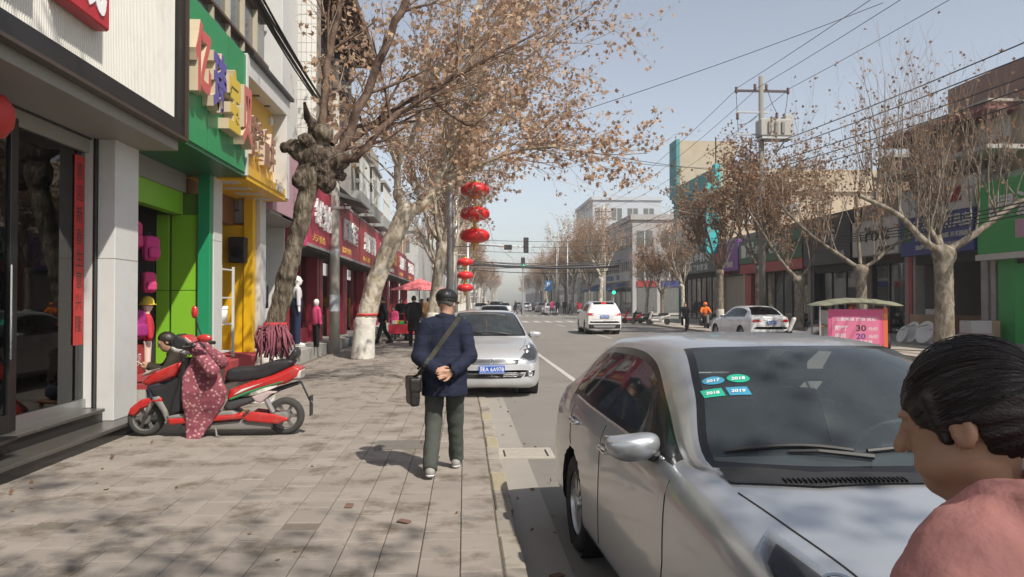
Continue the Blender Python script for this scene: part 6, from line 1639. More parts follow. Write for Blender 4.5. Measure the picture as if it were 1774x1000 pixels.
pA = make_plane(21, 'plane_tree', 'leafy brown plane tree just beyond the lantern pole', (-1.4, 30.5, 0), 3.8, .22, 6, 3.5, (5, 5, 5), .62, maxleaf=19000, up=.14, lean=(.5, 0))
pB = make_plane(22, 'plane_tree', 'leafy brown plane tree second beyond the lantern pole', (-1.0, 40.0, 0), 4.0, .22, 6, 3.6, (5, 5, 5), .62, maxleaf=19000, up=.14, lean=(.4, .2), s0=.10, s1=.17)
place(pA, (-1.6, 50.0, 0), 2.1, 'leafy brown plane tree last before the side street on the left')
make_plane(77, 'plane_tree', 'low spreading plane tree standing behind the viewer by the kerb', (.1, -2.4, 0), 3.9, .22, 9, 3.3, (5, 5, 5), .95, maxleaf=18000, up=.06, wide=1.7, s0=.09, s1=.15, spread=.85, prune=True); place(pA, (-3.1, 3.1, 0), 4.0, 'plane tree out of view at the near left shopfront', .95)  # unseen tree, crown spread low to throw shade on the near pavement
pR = make_plane(31, 'plane_tree', 'brown leafy plane tree in front of the pharmacy sign', (14.4, 42.5, 0), 3.2, .2, 6, 3.3, (5, 5, 5), .9, m_leaf2, m_bark_mid, maxleaf=26000, up=.15, s0=.10, s1=.18)
place(pR, (14.3, 36.6, 0), 2.5, 'brown leafy plane tree beside the transformer pole', 1.0)
place(pB, (14.3, 49.5, 0), 1.0, 'brown leafy plane tree in front of the dark green shop sign', .64); place(pR, (14.3, 55.0, 0), 4.2, 'slim plane tree before the white building with blue awnings', .62); place(pA, (14.4, 60.5, 0), .7, 'plane tree with white foot at the right corner of the crossing', .62)
# right side: cut-back trees with long bare shoots
def make_bare(seed, label, loc, h0, r, arms, shoots=9, SL=2.6, leafp=.06, maxleaf=500):
    T = Tree(seed); g = T.g; root = empty('plane_tree', loc, 0, label, 'tree'); x, y, z = loc; tp = (x, y, h0)
    trunk_sdf(root, [(x, y, 0), (x + .03, y, h0 * .5), tp], [r * 1.15, r * .95, r], m_bark_mid, [((x + .08, y, h0 - .05), r * 1.15), ((x - .12, y, h0 + .05), r * .8)], .05, seed, False, False)
    for pts, r0 in arms:
        P = [tp] + [(x + a, y + b, c_) for a, b, c_ in pts]
        Q = herm(np.array(P, float), 5); n = len(Q); R_ = np.linspace(r0, r0 * .45, n); T.thick.append((list(Q), list(R_)))
        for k in range(shoots):
            i = int(g.uniform(.3, 1) * (n - 1)); T.branch(Q[i], (g.normal() * .28, g.normal() * .28, 1), SL * g.uniform(.6, 1.3), max(.013, R_[i] * .33), 0, .10, .08, (6, 4), leafp, .42, .6)
    T.finish(root, m_bark_mid, m_twig, m_leaf2, .09, .15, maxleaf)
    return root
make_bare(41, 'thick cut-back tree with bare upright shoots before the hardware shop', (14.6, 22.6, 0), 3.0, .27, [([(-.7, -.3, 3.3), (-1.6, -.4, 4.1), (-2.9, -.5, 4.7)], .13), ([(.9, -.2, 3.6), (1.9, -.4, 4.4), (3.2, -.5, 5.0)], .13), ([(.1, .5, 3.9), (.3, 1.2, 5.0)], .10), ([(-.3, .3, 4.0), (-.5, .6, 5.0)], .09)], 16, 3.0, .06, 700)
make_bare(42, 'slim forked tree with bare shoots behind the pink stall', (14.5, 27.3, 0), 2.7, .19, [([(-.6, .0, 3.1), (-1.8, .2, 4.0), (-3.0, .3, 5.2)], .09), ([(.5, 0, 3.0), (1.5, .2, 3.7), (2.7, .2, 4.1)], .08), ([(.05, .3, 4.2), (.1, .5, 5.5)], .07)], 14, 2.8, .12, 1500)
make_bare(43, 'forked tree with bare shoots in front of the black shop sign', (14.4, 32.3, 0), 2.45, .19, [([(-.5, .1, 3.0), (-1.3, .2, 4.2), (-2.2, .2, 5.6)], .09), ([(.5, 0, 3.1), (1.0, .2, 4.2), (1.3, .2, 5.4)], .08)], 16, 2.4, .3, 4000)
# the far avenue
rt_ = random.Random(4); srcs = [pA, pB, pR]; k = 0
ORD = 'first second third fourth fifth sixth seventh eighth ninth tenth eleventh twelfth thirteenth fourteenth fifteenth sixteenth seventeenth'.split()
ylist = [84, 92, 100, 109, 118, 128, 139, 151, 164, 180, 200, 225, 255, 285, 320, 360, 405]
for i, y in enumerate(ylist):
    for side in (0, 1):
        x = cx(y) + (-1.2 if side == 0 else 14.6)
        o_ = place(srcs[(i + side) % 3], (x, y + rt_.uniform(-1, 1), 0), rt_.uniform(0, 6.2), '%s plane tree beyond the crossing in the %s row of the distant avenue' % (ORD[i], 'left' if side == 0 else 'right'), rt_.uniform(.95, 1.15) * (1 + .0012 * (y - 84)), 'far avenue trees, left row' if side == 0 else 'far avenue trees, right row')
# ------------------------------------------------------------------ right side buildings (street faces look back at -x)
def rframe(root, oy):
    def f(name, mat, x0, x1, y0, y1, z0, z1, bev=0.0, parent=None):
        return solid(name, mat, parent or root, x0 - 18.0, x1 - 18.0, y0 - oy, y1 - oy, z0, z1, bev=bev)
    return f
m_rgreen = M('sign_bright_green', (.03, .30, .06), .5, var=.12, vscale=2); m_blue = M('sign_blue', (.03, .045, .19), .5, var=.12); m_wsign = M('sign_white', (.48, .47, .44), .6, var=.1, vscale=2)
m_bsign = M('sign_black', (.018, .016, .016), .5); m_pharm = M('pharmacy_green', (.012, .10, .035), .5); m_purple = M('sign_purple', (.18, .05, .25), .5); m_rsign2 = M('sign_red_b', (.32, .03, .03), .5)
m_shut = M('roller_shutter', (.32, .28, .22), .6, var=.1); m_tan = M('tan_render', (.42, .345, .255), .9, var=.15, vscale=1.2, dirt=(.34, .27, .20), dscale=.8, damt=.5); m_teal = M('teal_paint', (.06, .24, .25), .7, var=.15, vscale=1.5, dirt=(.05, .12, .13), dscale=1, damt=.4)
m_tealb = M('teal_bright', (.03, .40, .42), .6); m_pale = M('pale_letters', (.60, .58, .54), .5)
m_brick = M('orange_brick', (.40, .21, .10), .9, var=.2, vscale=3)
n_ = m_brick.node_tree.nodes; l_ = m_brick.node_tree.links; bt = n_.new('ShaderNodeTexBrick'); bt.inputs['Scale'].default_value = 4.2; bt.inputs['Color1'].default_value = (.44, .24, .11, 1); bt.inputs['Color2'].default_value = (.34, .17, .08, 1); bt.inputs['Mortar'].default_value = (.42, .36, .28, 1); bt.inputs['Mortar Size'].default_value = .015
tc_ = n_.new('ShaderNodeTexCoord'); mp_ = n_.new('ShaderNodeMapping'); mp_.inputs['Rotation'].default_value = (R(90), 0, 0); l_.new(tc_.outputs['Object'], mp_.inputs[0]); l_.new(mp_.outputs[0], bt.inputs['Vector']); l_.new(bt.outputs[0], n_['Principled BSDF'].inputs['Base Color'])
def rshop(y0, y1, label, sign_mat, zb, zt, words=(), body=None, kind='glass', top=5.9, xo=0.0):
    """words: (text, material, y_from (far end), width, z, height)"""
    yc = (y0 + y1) / 2; e = empty('shop', (18.0, yc, 0), 0, label, 'shop'); q = rframe(e, yc)
    q('wall', body or m_concrete, 18.25, 26, y0, y1, zt - .3, top)
    q('sign_board', sign_mat, 17.75 - xo, 18.25, y0 + .05, y1 - .05, zb, zt, bev=.01)
    for (t, mt, yf, w, z, h) in words: text_obj(t, mt, e, (17.745 - xo - 18.0, yf - yc, z), (0, -1, 0), (0, 0, 1), w, h, .03, name='sign_characters', bold=.02)
    q('shop_floor', m_concrete, 18.2, 25, y0, y1, 0, .15); q('back_wall', m_dark, 24, 24.1, y0, y1, .1, zt); q('party_wall', m_int, 18.25, 24, y1 - .12, y1 - .02, .15, zt - .3); q('lintel', m_dark, 18.25, 18.5, y0, y1, zb - .35, zb)
    q('pillar', body or m_concrete, 18.2, 18.6, y0, y0 + .35, .15, zb, bev=.01); q('pillar', body or m_concrete, 18.2, 18.6, y1 - .3, y1 - .05, .15, zb, bev=.01)
    if kind == 'glass':
        n = max(2, int((y1 - y0) / 1.3)); w = (y1 - y0 - .7) / n
        for k in range(n):
            a = y0 + .38 + k * w; q('door_post', m_frame, 18.45, 18.55, a, a + .07, .15, zb - .35)
            q('shelf_goods', [m_wsh, m_rsh, m_ypanel, m_grey, m_wood][(k * 3 + int(y0)) % 5], 19.3, 19.8, a + .2, a + w - .1, .15, .9 + .4 * ((k * 5 + int(y0)) % 3), bev=.02)
            q('window_glass', m_glass, 18.5, 18.51, a + .07, a + w, .2, zb - .35)
    elif kind == 'shutter':
        for k in range(26): q('shutter_slat', m_shut, 18.42 - .012 * (k % 2), 18.5, y0 + .36, y1 - .32, .16 + k * (zb - .5) / 26, .16 + (k + .92) * (zb - .5) / 26)
    return e, q
e, q = rshop(16.5, 25.6, 'shop with wide bright green sign at the far right edge', m_rgreen, 3.15, 5.6, [('绿源电动车', m_pale, 24.9, 6.2, 4.3, .8)], kind='open')
q('sign_foot', m_wsign, 17.70, 18.2, 16.5, 25.6, 2.95, 3.15); q('green_post', m_rgreen, 18.15, 18.5, 24.3, 25.1, .15, 3.0); q('shelf', m_int, 19.5, 20.2, 17, 24, .15, 1.2)
for k in range(5): q('sign_picture', [M('pict_pink', (.45, .25, .32), .5), M('pict_grey', (.3, .33, .32), .5), m_wsign][k % 3], 17.735, 17.75, 22.8 - k * 1.3, 23.7 - k * 1.3, 3.6, 4.2)
e, q = rshop(25.7, 30.3, 'hardware and lamp shop with white and blue signboard behind the thick tree', m_blue, 3.35, 4.85, [('鑫发五金灯具店', m_wsign, 29.3, 3.4, 4.25, .5), ('水暖管件 电线电缆 开关插座', m_wsign, 29.2, 3.2, 3.9, .2), ('油漆涂料 卫浴洁具', m_wsign, 29.2, 2.6, 3.55, .2)], kind='open', top=6.2)
q('upper_sign', m_wsign, 17.72, 18.25, 25.8, 30.25, 4.86, 6.0, bev=.01); text_obj('爱王酒店', m_rsign2, e, (17.715 - 18, 28.9 - 28.0, 5.15), (0, -1, 0), (0, 0, 1), 2.6, .6, .04, name='sign_characters', bold=.03); q('logo_panel', m_pharm, 17.735, 17.75, 29.5, 30.1, 3.9, 4.6)
q('side_post', m_rsign2, 18.15, 18.4, 30.15, 30.4, .15, 3.4); q('counter', m_wood, 19.2, 19.8, 26.5, 29.5, .15, 1.0)
rshop(30.4, 34.2, 'pale clothes shop with thin dark lettering between hardware and black shop', m_wsign, 3.55, 5.1, [('Polit', m_black, 33.0, 1.9, 4.15, .65), ('人', m_black, 33.7, .45, 4.2, .5), ('品质男装', m_black, 32.0, 1.3, 3.7, .2)], M('pinkish_render', (.30, .24, .21), .9))
rshop(34.3, 39.3, 'black fronted shop with pale latin letters', m_bsign, 3.35, 5.55, [('DOS', m_pale, 37.8, 2.0, 4.4, .65), ('名品', m_pale, 35.6, .7, 3.7, .25)], m_bsign)
e, q = rshop(39.4, 48.8, 'pharmacy with dark green sign and large white characters', m_pharm, 3.9, 5.4, [('民心大药房', m_pale, 47.2, 6.4, 4.3, .95)], m_int); q('red_strip', m_rsign2, 17.8, 18.2, 39.5, 48.7, 3.3, 3.88); q('logo_disc', m_pale, 17.74, 17.75, 47.5, 48.3, 4.3, 5.1); q('side_panel', m_rsign2, 18.1, 18.3, 47.6, 48.6, .15, 3.2)
e, q = rshop(48.9, 53.4, 'shuttered shop with purple and red signboard', m_purple, 3.6, 5.6, [('美发', m_pale, 51.0, 1.2, 3.8, .4)], m_tan, 'shutter'); q('red_sign', m_rsign2, 17.72, 18.2, 51.6, 53.3, 3.4, 5.4)
rshop(53.5, 64.5, 'corner shop with dark green sign and white characters before the crossing', M('sign_dull_green', (.05, .085, .06), .5), 3.7, 5.5, [('鑫利五金机电', m_pale, 62.5, 8.0, 4.5, .75), ('电动工具 管材批发', m_pale, 62.5, 7.5, 3.85, .5)], m_teal)
# corner building with teal street face and tan end wall
bE = empty('corner_building', (18.0, 59.5, 0), 0, 'corner building with teal street face, tan end wall and roof block', 'building'); q = rframe(bE, 59.5)
q('end_wall', m_tan, 18.1, 30, 53.5, 53.8, 5.9, 11.0); q('wall', m_teal, 18.1, 30, 53.8, 65.5, 5.6, 10.4); q('cornice', M('tan_cornice', (.45, .37, .28), .9), 18.0, 30.2, 53.3, 53.5, 9.4, 9.75); q('parapet', m_teal, 17.95, 18.2, 53.6, 65.6, 10.0, 11.2)
q('corner_strip', m_tealb, 17.7, 18.1, 53.2, 54.0, 5.4, 11.3); q('roof_block', m_tan, 18.2, 23, 64.0, 66.0, 11.0, 15.2); q('roof_block_edge', m_teal, 17.9, 18.2, 63.9, 66.1, 10.4, 15.3)
for k in range(4):
    w = q('window', m_pane, 18.06, 18.12, 55 + k * 2.6, 56.6 + k * 2.6, 6.6, 8.6); solid('mullion', m_cage, w, .03, .06, 55.75 + k * 2.6 - 59.5, 55.85 + k * 2.6 - 59.5, 6.6, 8.6)
bl = empty('blade_sign', (17.4, 53.0, 7.5), 0, 'bright teal vertical sign sticking out from the corner building', 'sign'); solid('board', m_tealb, bl, -.45, .3, -.08, .08, -2.6, 2.4, bev=.02)
for k, ch in enumerate('宾馆住宿'): text_obj(ch, m_teal, bl, (-.35, -.084, 1.2 - k * 1.15), (1, 0, 0), (0, 0, 1), .55, .8, name='sign_characters')
for k, (px, yb) in enumerate(((1240, 250), (1248, 270))): MB().tube([(19 + k, 57 + k, 11), (19 + k, 57 + k, 14.0 - k)], .05, 6).build('roof_rod', m_frame, bE).matrix_parent_inverse = bE.matrix_world.inverted() if False else Matrix.Translation((-18, -59.5, 0))
# brick house behind the hardware shop
bF = empty('brick_house', (18.0, 27.0, 0), 0, 'orange brick house with maroon eaves above the hardware shop', 'building'); q = rframe(bF, 27.0)
m_mar2 = M('maroon_eaves', (.17, .055, .06), .7, var=.15); m_dkb = M('brown_parapet', (.22, .14, .11), .9, var=.15, vscale=1.5)
q('wall', M('tan_wall_b', (.30, .24, .18), .9, var=.2), 18.6, 27, 24.2, 31.0, 5.6, 8.2); q('end_wall', m_brick, 18.65, 27, 24.05, 24.2, 5.6, 9.2)
q('white_patch', m_wsign, 18.55, 18.62, 25.0, 26.6, 7.2, 7.95); q('eaves', m_mar2, 17.5, 19, 24.6, 30.9, 8.0, 8.25, bev=.02); q('eaves_tiles', M('grey_tiles', (.34, .30, .26), .9, var=.2), 17.45, 19.2, 24.5, 31.0, 8.25, 8.34)
q('lower_eaves', m_mar2, 17.3, 18.7, 26.4, 31.2, 6.75, 7.1, bev=.02); q('lower_eaves_tiles', m_concrete, 17.2, 18.7, 24.2, 31.3, 6.6, 6.75); q('parapet', m_dkb, 18.6, 18.9, 24.3, 28.4, 8.34, 9.7); q('parapet_back', m_dkb, 18.9, 26, 28.1, 28.4, 8.34, 9.7)
for k in range(3): w = q('window', m_pane, 18.57, 18.62, 25 + k * 2, 26.3 + k * 2, 5.75, 6.55); solid('frame_bar', m_alu, w, .54, .57, 25.62 + k * 2 - 27, 25.68 + k * 2 - 27, 5.75, 6.55)
for k in range(7): q('rafter', M('rafter_maroon', (.12, .035, .035), .8), 17.5, 18.5, 24.9 + k * .95, 25.02 + k * .95, 7.88, 8.0)
chm = empty('chimney', (19.5, 33.2, 5.9), 0, 'short brick chimney on the low roof behind the bare trees', 'chimney'); solid('stack', M('dull_brick', (.24, .17, .12), .9, var=.2), chm, -.6, .6, -.5, .5, 0, 2.0); solid('chimney_cap', m_concrete, chm, -.7, .7, -.6, .6, 2.0, 2.15)
# pale office beyond the crossing
def office(name, label, x0, x1, y0, y1, h, mat, floors, band=True, awn=None):
    e = empty(name, (x0, y0, 0), 0, label, 'building'); f = lambda nm, mt, *b, p=None: solid(nm, mt, p or e, b[0] - x0, b[1] - x0, b[2] - y0, b[3] - y0, b[4], b[5])
    f('wall', mat, x0, x1, y0, y1, 0, h); f('parapet', mat, x0 - .25, x1 + .25, y0 - .25, y1 + .25, h, h + .6)
    fh = (h - 4.0) / floors
    for k in range(floors):
        z0 = 4.3 + k * fh
        n = int((y1 - y0) / 2.4)
        for i in range(n):
            a = y0 + .4 + i * (y1 - y0 - .6) / n; w = f('window', m_pane, x0 - .04, x0 + .05, a, a + 1.8, z0, z0 + fh * .55); solid('mullion', m_cage, w, -.07, -.04, a + .86 - y0, a + .94 - y0, z0, z0 + fh * .55)
        n = int((x1 - x0) / 2.6)
        for i in range(n):
            a = x0 + .5 + i * (x1 - x0 - .8) / n; w = f('window', m_pane, a, a + 1.8, y0 - .04, y0 + .05, z0, z0 + fh * .55); solid('mullion', m_cage, w, a + .86 - x0, a + .94 - x0, -.07, -.04, z0, z0 + fh * .55)
    for i in range(int((x1 - x0) / 2.8)):
        a = x0 + .5 + i * 2.8; w = f('shop_window', m_pane, a, min(a + 2.3, x1 - .2), y0 - .05, y0 + .05, .3, 3.1); solid('shop_sign', [m_rsign2, m_blue, m_wsign][i % 3], w, a - x0, a + 2.3 - x0, -.15, -.06, 3.2, 3.9)
    for i in range(min(12, int((y1 - y0) / 3.2))):
        a = y0 + .5 + i * 3.2; f('shop_window', m_pane, x0 - .05, x0 + .05, a, a + 2.7, .3, 3.1)
    return e, f
m_off = M('pale_office', (.34, .325, .32), .8, var=.1, vscale=.8, dirt=(.32, .30, .30), dscale=.5, damt=.4)
e, f = office('office_building', 'pale grey office block with dark windows beyond the crossing on the right', 19.0, 34, 86, 128, 10.8, m_off, 2)
f('sign_band', m_wsign, 18.7, 19.0, 87, 112, 3.9, 5.0)
text_obj('惠家福购物广场', M('letter_blue', (.10, .16, .35), .5), e, (-.31, 20, 4.1), (0, -1, 0), (0, 0, 1), 14, .75, .03, name='sign_characters')
for k in range(3):
    a = MB().prism([(18.6, 88 + k * 8, 3.7), (16.6, 88 + k * 8, 2.9), (16.6, 88 + k * 8, 2.8), (18.6, 88 + k * 8, 3.5)], (0, 6.5, 0)).build('shop_awning', M('awning_blue', (.02, .07, .20), .7)); tag(a, ['blue awning nearest the crossing on the right', 'blue awning second from the crossing on the right', 'blue awning third from the crossing on the right'][k], 'awning')
office('office_building', 'tall narrow pale block farther along the right side', 22.0, 34, 131, 150, 19, M('pale_blue_block', (.40, .43, .46), .8), 4)
office('office_building', 'grey market building with shop sign on the far left beyond the crossing', -16, -5.2, 87, 118, 9.5, M('market_grey', (.42, .42, .40), .8), 2)
office('office_building', 'white block standing far down the street above the avenue', -6, 12, 420, 440, 27, M('white_block', (.62, .62, .62), .8), 6)
e, f = office('office_building', 'long low building behind the avenue on the far left', -18, -5.5, 122, 220, 10, m_off, 2); e, f = office('office_building', 'long low building behind the avenue on the far right', 24, 40, 155, 300, 11, M('dull_block', (.34, .31, .29), .85), 2)
# hardware goods on the right pavement
def dish(x, y, z, rz, s, label):
    e = empty('satellite_dish', (x, y, z), 0, label, 'dish', 'white dishes leaning before the hardware shop'); e.rotation_euler = (0, R(-68), rz); e.scale = (s, s, s)
    MB().lathe([(.001, 0), (.15, .015), (.3, .06), (.42, .12), (.425, .115), (.3, .05), (.15, .006), (.001, -.01)], 22, cap=False).build('reflector', M('dish_white', (.62, .62, .6), .4), e, smooth=True)
    MB().tube([(.3, 0, .06), (.1, 0, .38)], .012, 6).build('feed_arm', m_frame, e); MB().lathe([(.03, .36), (.04, .38), (.04, .44), (.02, .45)], 10, (.1, 0, 0)).build('feed_horn', m_wsign, e)
for k, (px, Y, s) in enumerate(((1566, 27.2, .75), (1583, 26.9, .95), (1606, 26.2, 1.0), (1622, 26.0, .85))):
    p = atY(px, 570, Y); dish(p.x, Y, .42 * s, R(5 * k), s, 'white dish leaning on the pavement, %s from the left' % ['first', 'second', 'third', 'fourth'][k])
def carton(px, Y, z, s, mat, label, rz=0.0):
    p = atY(px, 560, Y); e = empty('carton', (p.x, Y, z), rz, label, 'box', 'boxes stacked before the hardware shop')
    solid('box_body', mat, e, -s[0] / 2, s[0] / 2, -s[1] / 2, s[1] / 2, 0, s[2], bev=.008); solid('tape', M('tape_tan', (.35, .27, .17), .5), e, -s[0] / 2 - .002, s[0] / 2 + .002, -.03, .03, s[2] - .06, s[2] + .002)
    solid('flap_line', m_black, e, -s[0] / 2 - .0015, s[0] / 2 + .0015, -.003, .003, s[2], s[2] + .003); return e
m_cart = M('cardboard', (.36, .25, .15), .9, var=.12); m_cartw = M('white_carton', (.5, .48, .46), .8, var=.1); m_cartp = M('pink_carton', (.42, .28, .28), .8)
carton(1600, 28.0, .15, (.7, .6, .9), m_cart, 'tall brown carton behind the white dishes'); carton(1625, 28.2, .15, (.8, .7, .5), m_rsign2, 'red goods box behind the dishes'); carton(1625, 28.2, .65, (.6, .6, .6), m_cartw, 'silver wrapped item on the red goods box', .3)
carton(1662, 24.2, 0.0, (.6, .6, .45), m_cartw, 'pale carton at the foot of the thick tree'); carton(1690, 24.6, 0, (.8, .6, .5), m_cartp, 'pinkish carton right of the thick tree, bottom of its stack'); carton(1690, 24.6, .5, (.75, .55, .4), m_cartw, 'white carton on top of the pinkish one', .1); carton(1712, 25, 0, (.5, .5, .9), m_cart, 'brown carton by the green shop post')
# ------------------------------------------------------------------ red electric scooter (local: +y forward)
def poly2(U, Z, pts):
    p = np.array(pts, np.float32); n = len(p); d = np.full(U.shape, 1e9, np.float32); s = np.ones(U.shape, np.float32)
    for i in range(n):
        a, b = p[i], p[i - 1]; ex, ez = b - a; wx, wz = U - a[0], Z - a[1]
        t = np.clip((wx * ex + wz * ez) / (ex * ex + ez * ez), 0, 1); d = np.minimum(d, (wx - ex * t) ** 2 + (wz - ez * t) ** 2)
        c1 = Z >= a[1]; c2 = Z < b[1]; c3 = ex * wz > ez * wx
        s = np.where((c1 & c2 & c3) | (~c1 & ~c2 & ~c3), -s, s)
    return s * np.sqrt(d)
def px2(pts): return [((371 - a) * .00684, (757 - b) * .00684) for a, b in pts]
def panel(name, root, pts, x0, x1, mat, rnd=.02, res=.014, f2=None, taper=0.0):
    """side outline (photo pixels) swept between x0 and x1 with soft edges"""
    pp = px2(pts); us = [p[0] for p in pp]; zz = [p[1] for p in pp]; xm, hw = (x0 + x1) / 2, (x1 - x0) / 2
    def f(P):
        d2 = poly2(P[:, 1], P[:, 2], pp) + rnd * .3
        hx = hw * (1 - taper * np.clip((P[:, 1] - min(us)) / (max(us) - min(us)), 0, 1))
        d = smax(d2, np.abs(P[:, 0] - xm) - hx, rnd)
        return f2(P, d) if f2 else d
    return link(name, sdf_mesh(name, f, (x0 - .03, min(us) - .03, min(zz) - .03), (x1 + .03, max(us) + .03, max(zz) + .03), res, mat), root)
m_steel_b = M('lever_steel', (.4, .4, .4), .35, .8)
m_sred = M('scooter_red', (.46, .022, .02), .25, var=.06, coat=.45, dirt=(.30, .12, .10), dscale=7, damt=.6); m_sblk = M('scooter_black', (.022, .022, .023), .45, var=.2); m_sgrn = M('stripe_green', (.02, .22, .09), .35); m_swht = M('stripe_white', (.62, .60, .56), .4); m_sgry = M('scooter_grey', (.20, .19, .175), .6)
sc = empty('electric_scooter', (-2.88, 9.12, 0), R(90), 'red and black electric scooter with quilted leg cover parked by the shop step', 'scooter')
def swheel(y, r, name='wheel'):
    w = empty(name, (0, y, r)); w.parent = sc
    MB().lathe([(r * .68, -.045), (r * .82, -.058), (r * .95, -.045), (r, -.02), (r, .02), (r * .95, .045), (r * .82, .058), (r * .68, .045)], 30, axis='x', cap=False).build('tyre', M('dusty_tyre', (.045, .042, .038), .9, var=.3, vscale=15), w, smooth=True)
    h = MB().lathe([(r * .70, -.04), (r * .64, -.035), (r * .64, .035), (r * .70, .04)], 30, axis='x', cap=False)
    for k in range(6):
        a = k * math.pi / 3; h.obox((0, math.cos(a) * r * .36, math.sin(a) * r * .36), (.012, 0, 0), (0, math.cos(a) * r * .32, math.sin(a) * r * .32), (0, -math.sin(a) * .018, math.cos(a) * .018))
    h.lathe([(.06, -.05), (.06, .05)], 16, axis='x'); h.build('rim', M('scooter_rim', (.22, .21, .20), .5, .6), w, autosmooth=35)
swheel(.78, .205); swheel(-.80, .215)
panel('front_fender', sc, [(228, 722), (232, 708), (250, 694), (268, 690), (276, 700), (272, 706), (252, 712), (240, 724)], -.075, .075, m_sred, .03, .012)
for sx in (-1, 1):
    MB().tube([(sx * .08, .78, .205), (sx * .085, .70, .36), (sx * .06, .58, .56)], [.022, .024, .022], 8).build('fork_leg', m_sgry, sc, smooth=True)
panel('nose_cowl', sc, [(248, 672), (252, 660), (275, 645), (310, 630), (324, 627), (324, 640), (310, 660), (290, 668), (262, 676)], -.15, .15, m_sred, .07, .014, taper=.35)
panel('nose_underside', sc, [(262, 674), (290, 668), (312, 655), (325, 640), (330, 690), (318, 720), (296, 720), (280, 700), (270, 690)], -.13, .13, m_sblk, .05, .014)
panel('leg_shield', sc, [(322, 625), (336, 622), (338, 650), (322, 715), (300, 722), (308, 690), (318, 655)], -.19, .19, m_sblk, .03, .014)
panel('front_trim', sc, [(270, 690), (286, 686), (300, 712), (304, 735), (296, 735), (288, 716)], -.155, .155, m_sgry, .03, .014)
panel('red_knee', sc, [(268, 694), (290, 688), (292, 700), (276, 700)], -.158, .158, m_sred, .03, .012)
panel('floorboard', sc, [(296, 718), (405, 712), (420, 722), (300, 728)], -.17, .17, m_sgry, .02, .014); panel('floor_edge', sc, [(298, 724), (425, 716), (420, 728), (372, 732), (302, 737)], -.175, .175, m_sred, .02, .014)
panel('battery_box', sc, [(310, 736), (420, 728), (470, 730), (470, 748), (330, 748)], -.13, .13, m_sgry, .03, .018)
panel('headlamp_cowl', sc, [(300, 612), (302, 592), (312, 582), (330, 588), (352, 606), (348, 618), (330, 620)], -.16, .16, m_sblk, .06, .013); panel('cowl_shell', sc, [(312, 588), (326, 586), (342, 598), (336, 603), (314, 604)], -.135, .135, m_sred, .05, .012, f2=lambda P, d: d - .012)
panel('headlamp', sc, [(300, 610), (306, 600), (314, 606), (346, 610), (346, 620), (330, 622), (310, 618)], -.163, .163, M('lamp_clear', (.55, .54, .52), .15, .3, var=.3, vscale=20), .04, .012)
panel('turn_lamp', sc, [(248, 660), (262, 646), (276, 642), (270, 652)], -.155, .155, M('lamp_smoke', (.35, .34, .28), .2, coat=.5), .03, .012)
MB().lathe([(.036, -.01), (.036, .006), (.02, .01)], 16, (-.14, .14, .61), 'x').build('reflector', m_amber, sc); MB().lathe([(.036, -.006), (.036, .01), (.02, .012)], 16, (.135, .14 + .02, .61), 'x').build('reflector', m_amber, sc)
for sx in (-1, 1): MB().tube([(0, .30, 1.02), (sx * .16, .27, 1.06), (sx * .26, .20, 1.06), (sx * .36, .13, 1.05)], [.018, .016, .022, .022], 8).build('handlebar', m_sblk, sc, smooth=True)
for (sx, st, hd) in ((-1, (-.24, .20, 1.07), (-.40, .00, 1.14)), (1, (.24, .22, 1.07), (.33, .36, 1.42))):
    e = empty('mirror'); e.parent = sc
    MB().tube([st, ((st[0] + hd[0]) / 2, (st[1] + hd[1]) / 2 + .01, (st[2] + hd[2]) / 2 - .01), hd], .008, 6).build('stalk', m_sblk, e)
    big = sx < 0
    link('shell', sdf_mesh('shell', lambda P: ell(P, hd, (.04, .085, .045) if big else (.035, .04, .08)), np.array(hd) - .13, np.array(hd) + .13, .012, m_sred), e)
panel('seat', sc, [(388, 660), (392, 645), (402, 640), (440, 638), (470, 628), (500, 626), (508, 632), (498, 645), (460, 662), (420, 668), (395, 668)], -.14, .14, M('seat_vinyl', (.02, .019, .021), .55, var=.3, vscale=14, bump=.2, bscale=50), .05, .014)
panel('backrest', sc, [(490, 632), (494, 622), (504, 608), (512, 612), (512, 624), (500, 636)], -.12, .12, m_sblk, .04, .013)
panel('rear_body', sc, [(392, 695), (398, 676), (430, 664), (470, 652), (505, 636), (519, 642), (515, 660), (490, 672), (455, 678), (420, 690), (400, 700)], -.155, .155, m_sred, .05, .013)
panel('green_stripe', sc, [(398, 693), (430, 680), (470, 668), (490, 662), (489, 667), (455, 677), (415, 692), (400, 697)], -.161, .161, m_sgrn, .015, .010); panel('white_stripe', sc, [(400, 690), (420, 677), (452, 667), (466, 664), (440, 674), (416, 685)], -.163, .163, m_swht, .012, .009)
panel('tail_lamp', sc, [(496, 652), (519, 644), (517, 662), (500, 664)], -.145, .145, M('tail_clear', (.5, .45, .42), .2, coat=.5), .03, .012)
panel('underseat_cover', sc, [(385, 710), (394, 694), (430, 690), (470, 678), (460, 692), (430, 705), (400, 716)], -.14, .14, M('cover_dark', (.05, .05, .052), .4), .04, .014); panel('tail_fender', sc, [(430, 692), (470, 676), (512, 664), (514, 672), (480, 684), (452, 700)], -.09, .09, m_sblk, .03, .014); panel('white_fairing', sc, [(434, 690), (462, 680), (484, 682), (468, 688), (452, 702), (442, 700)], -.15, .15, M('fairing_pale', (.45, .36, .35), .4), .02, .011)
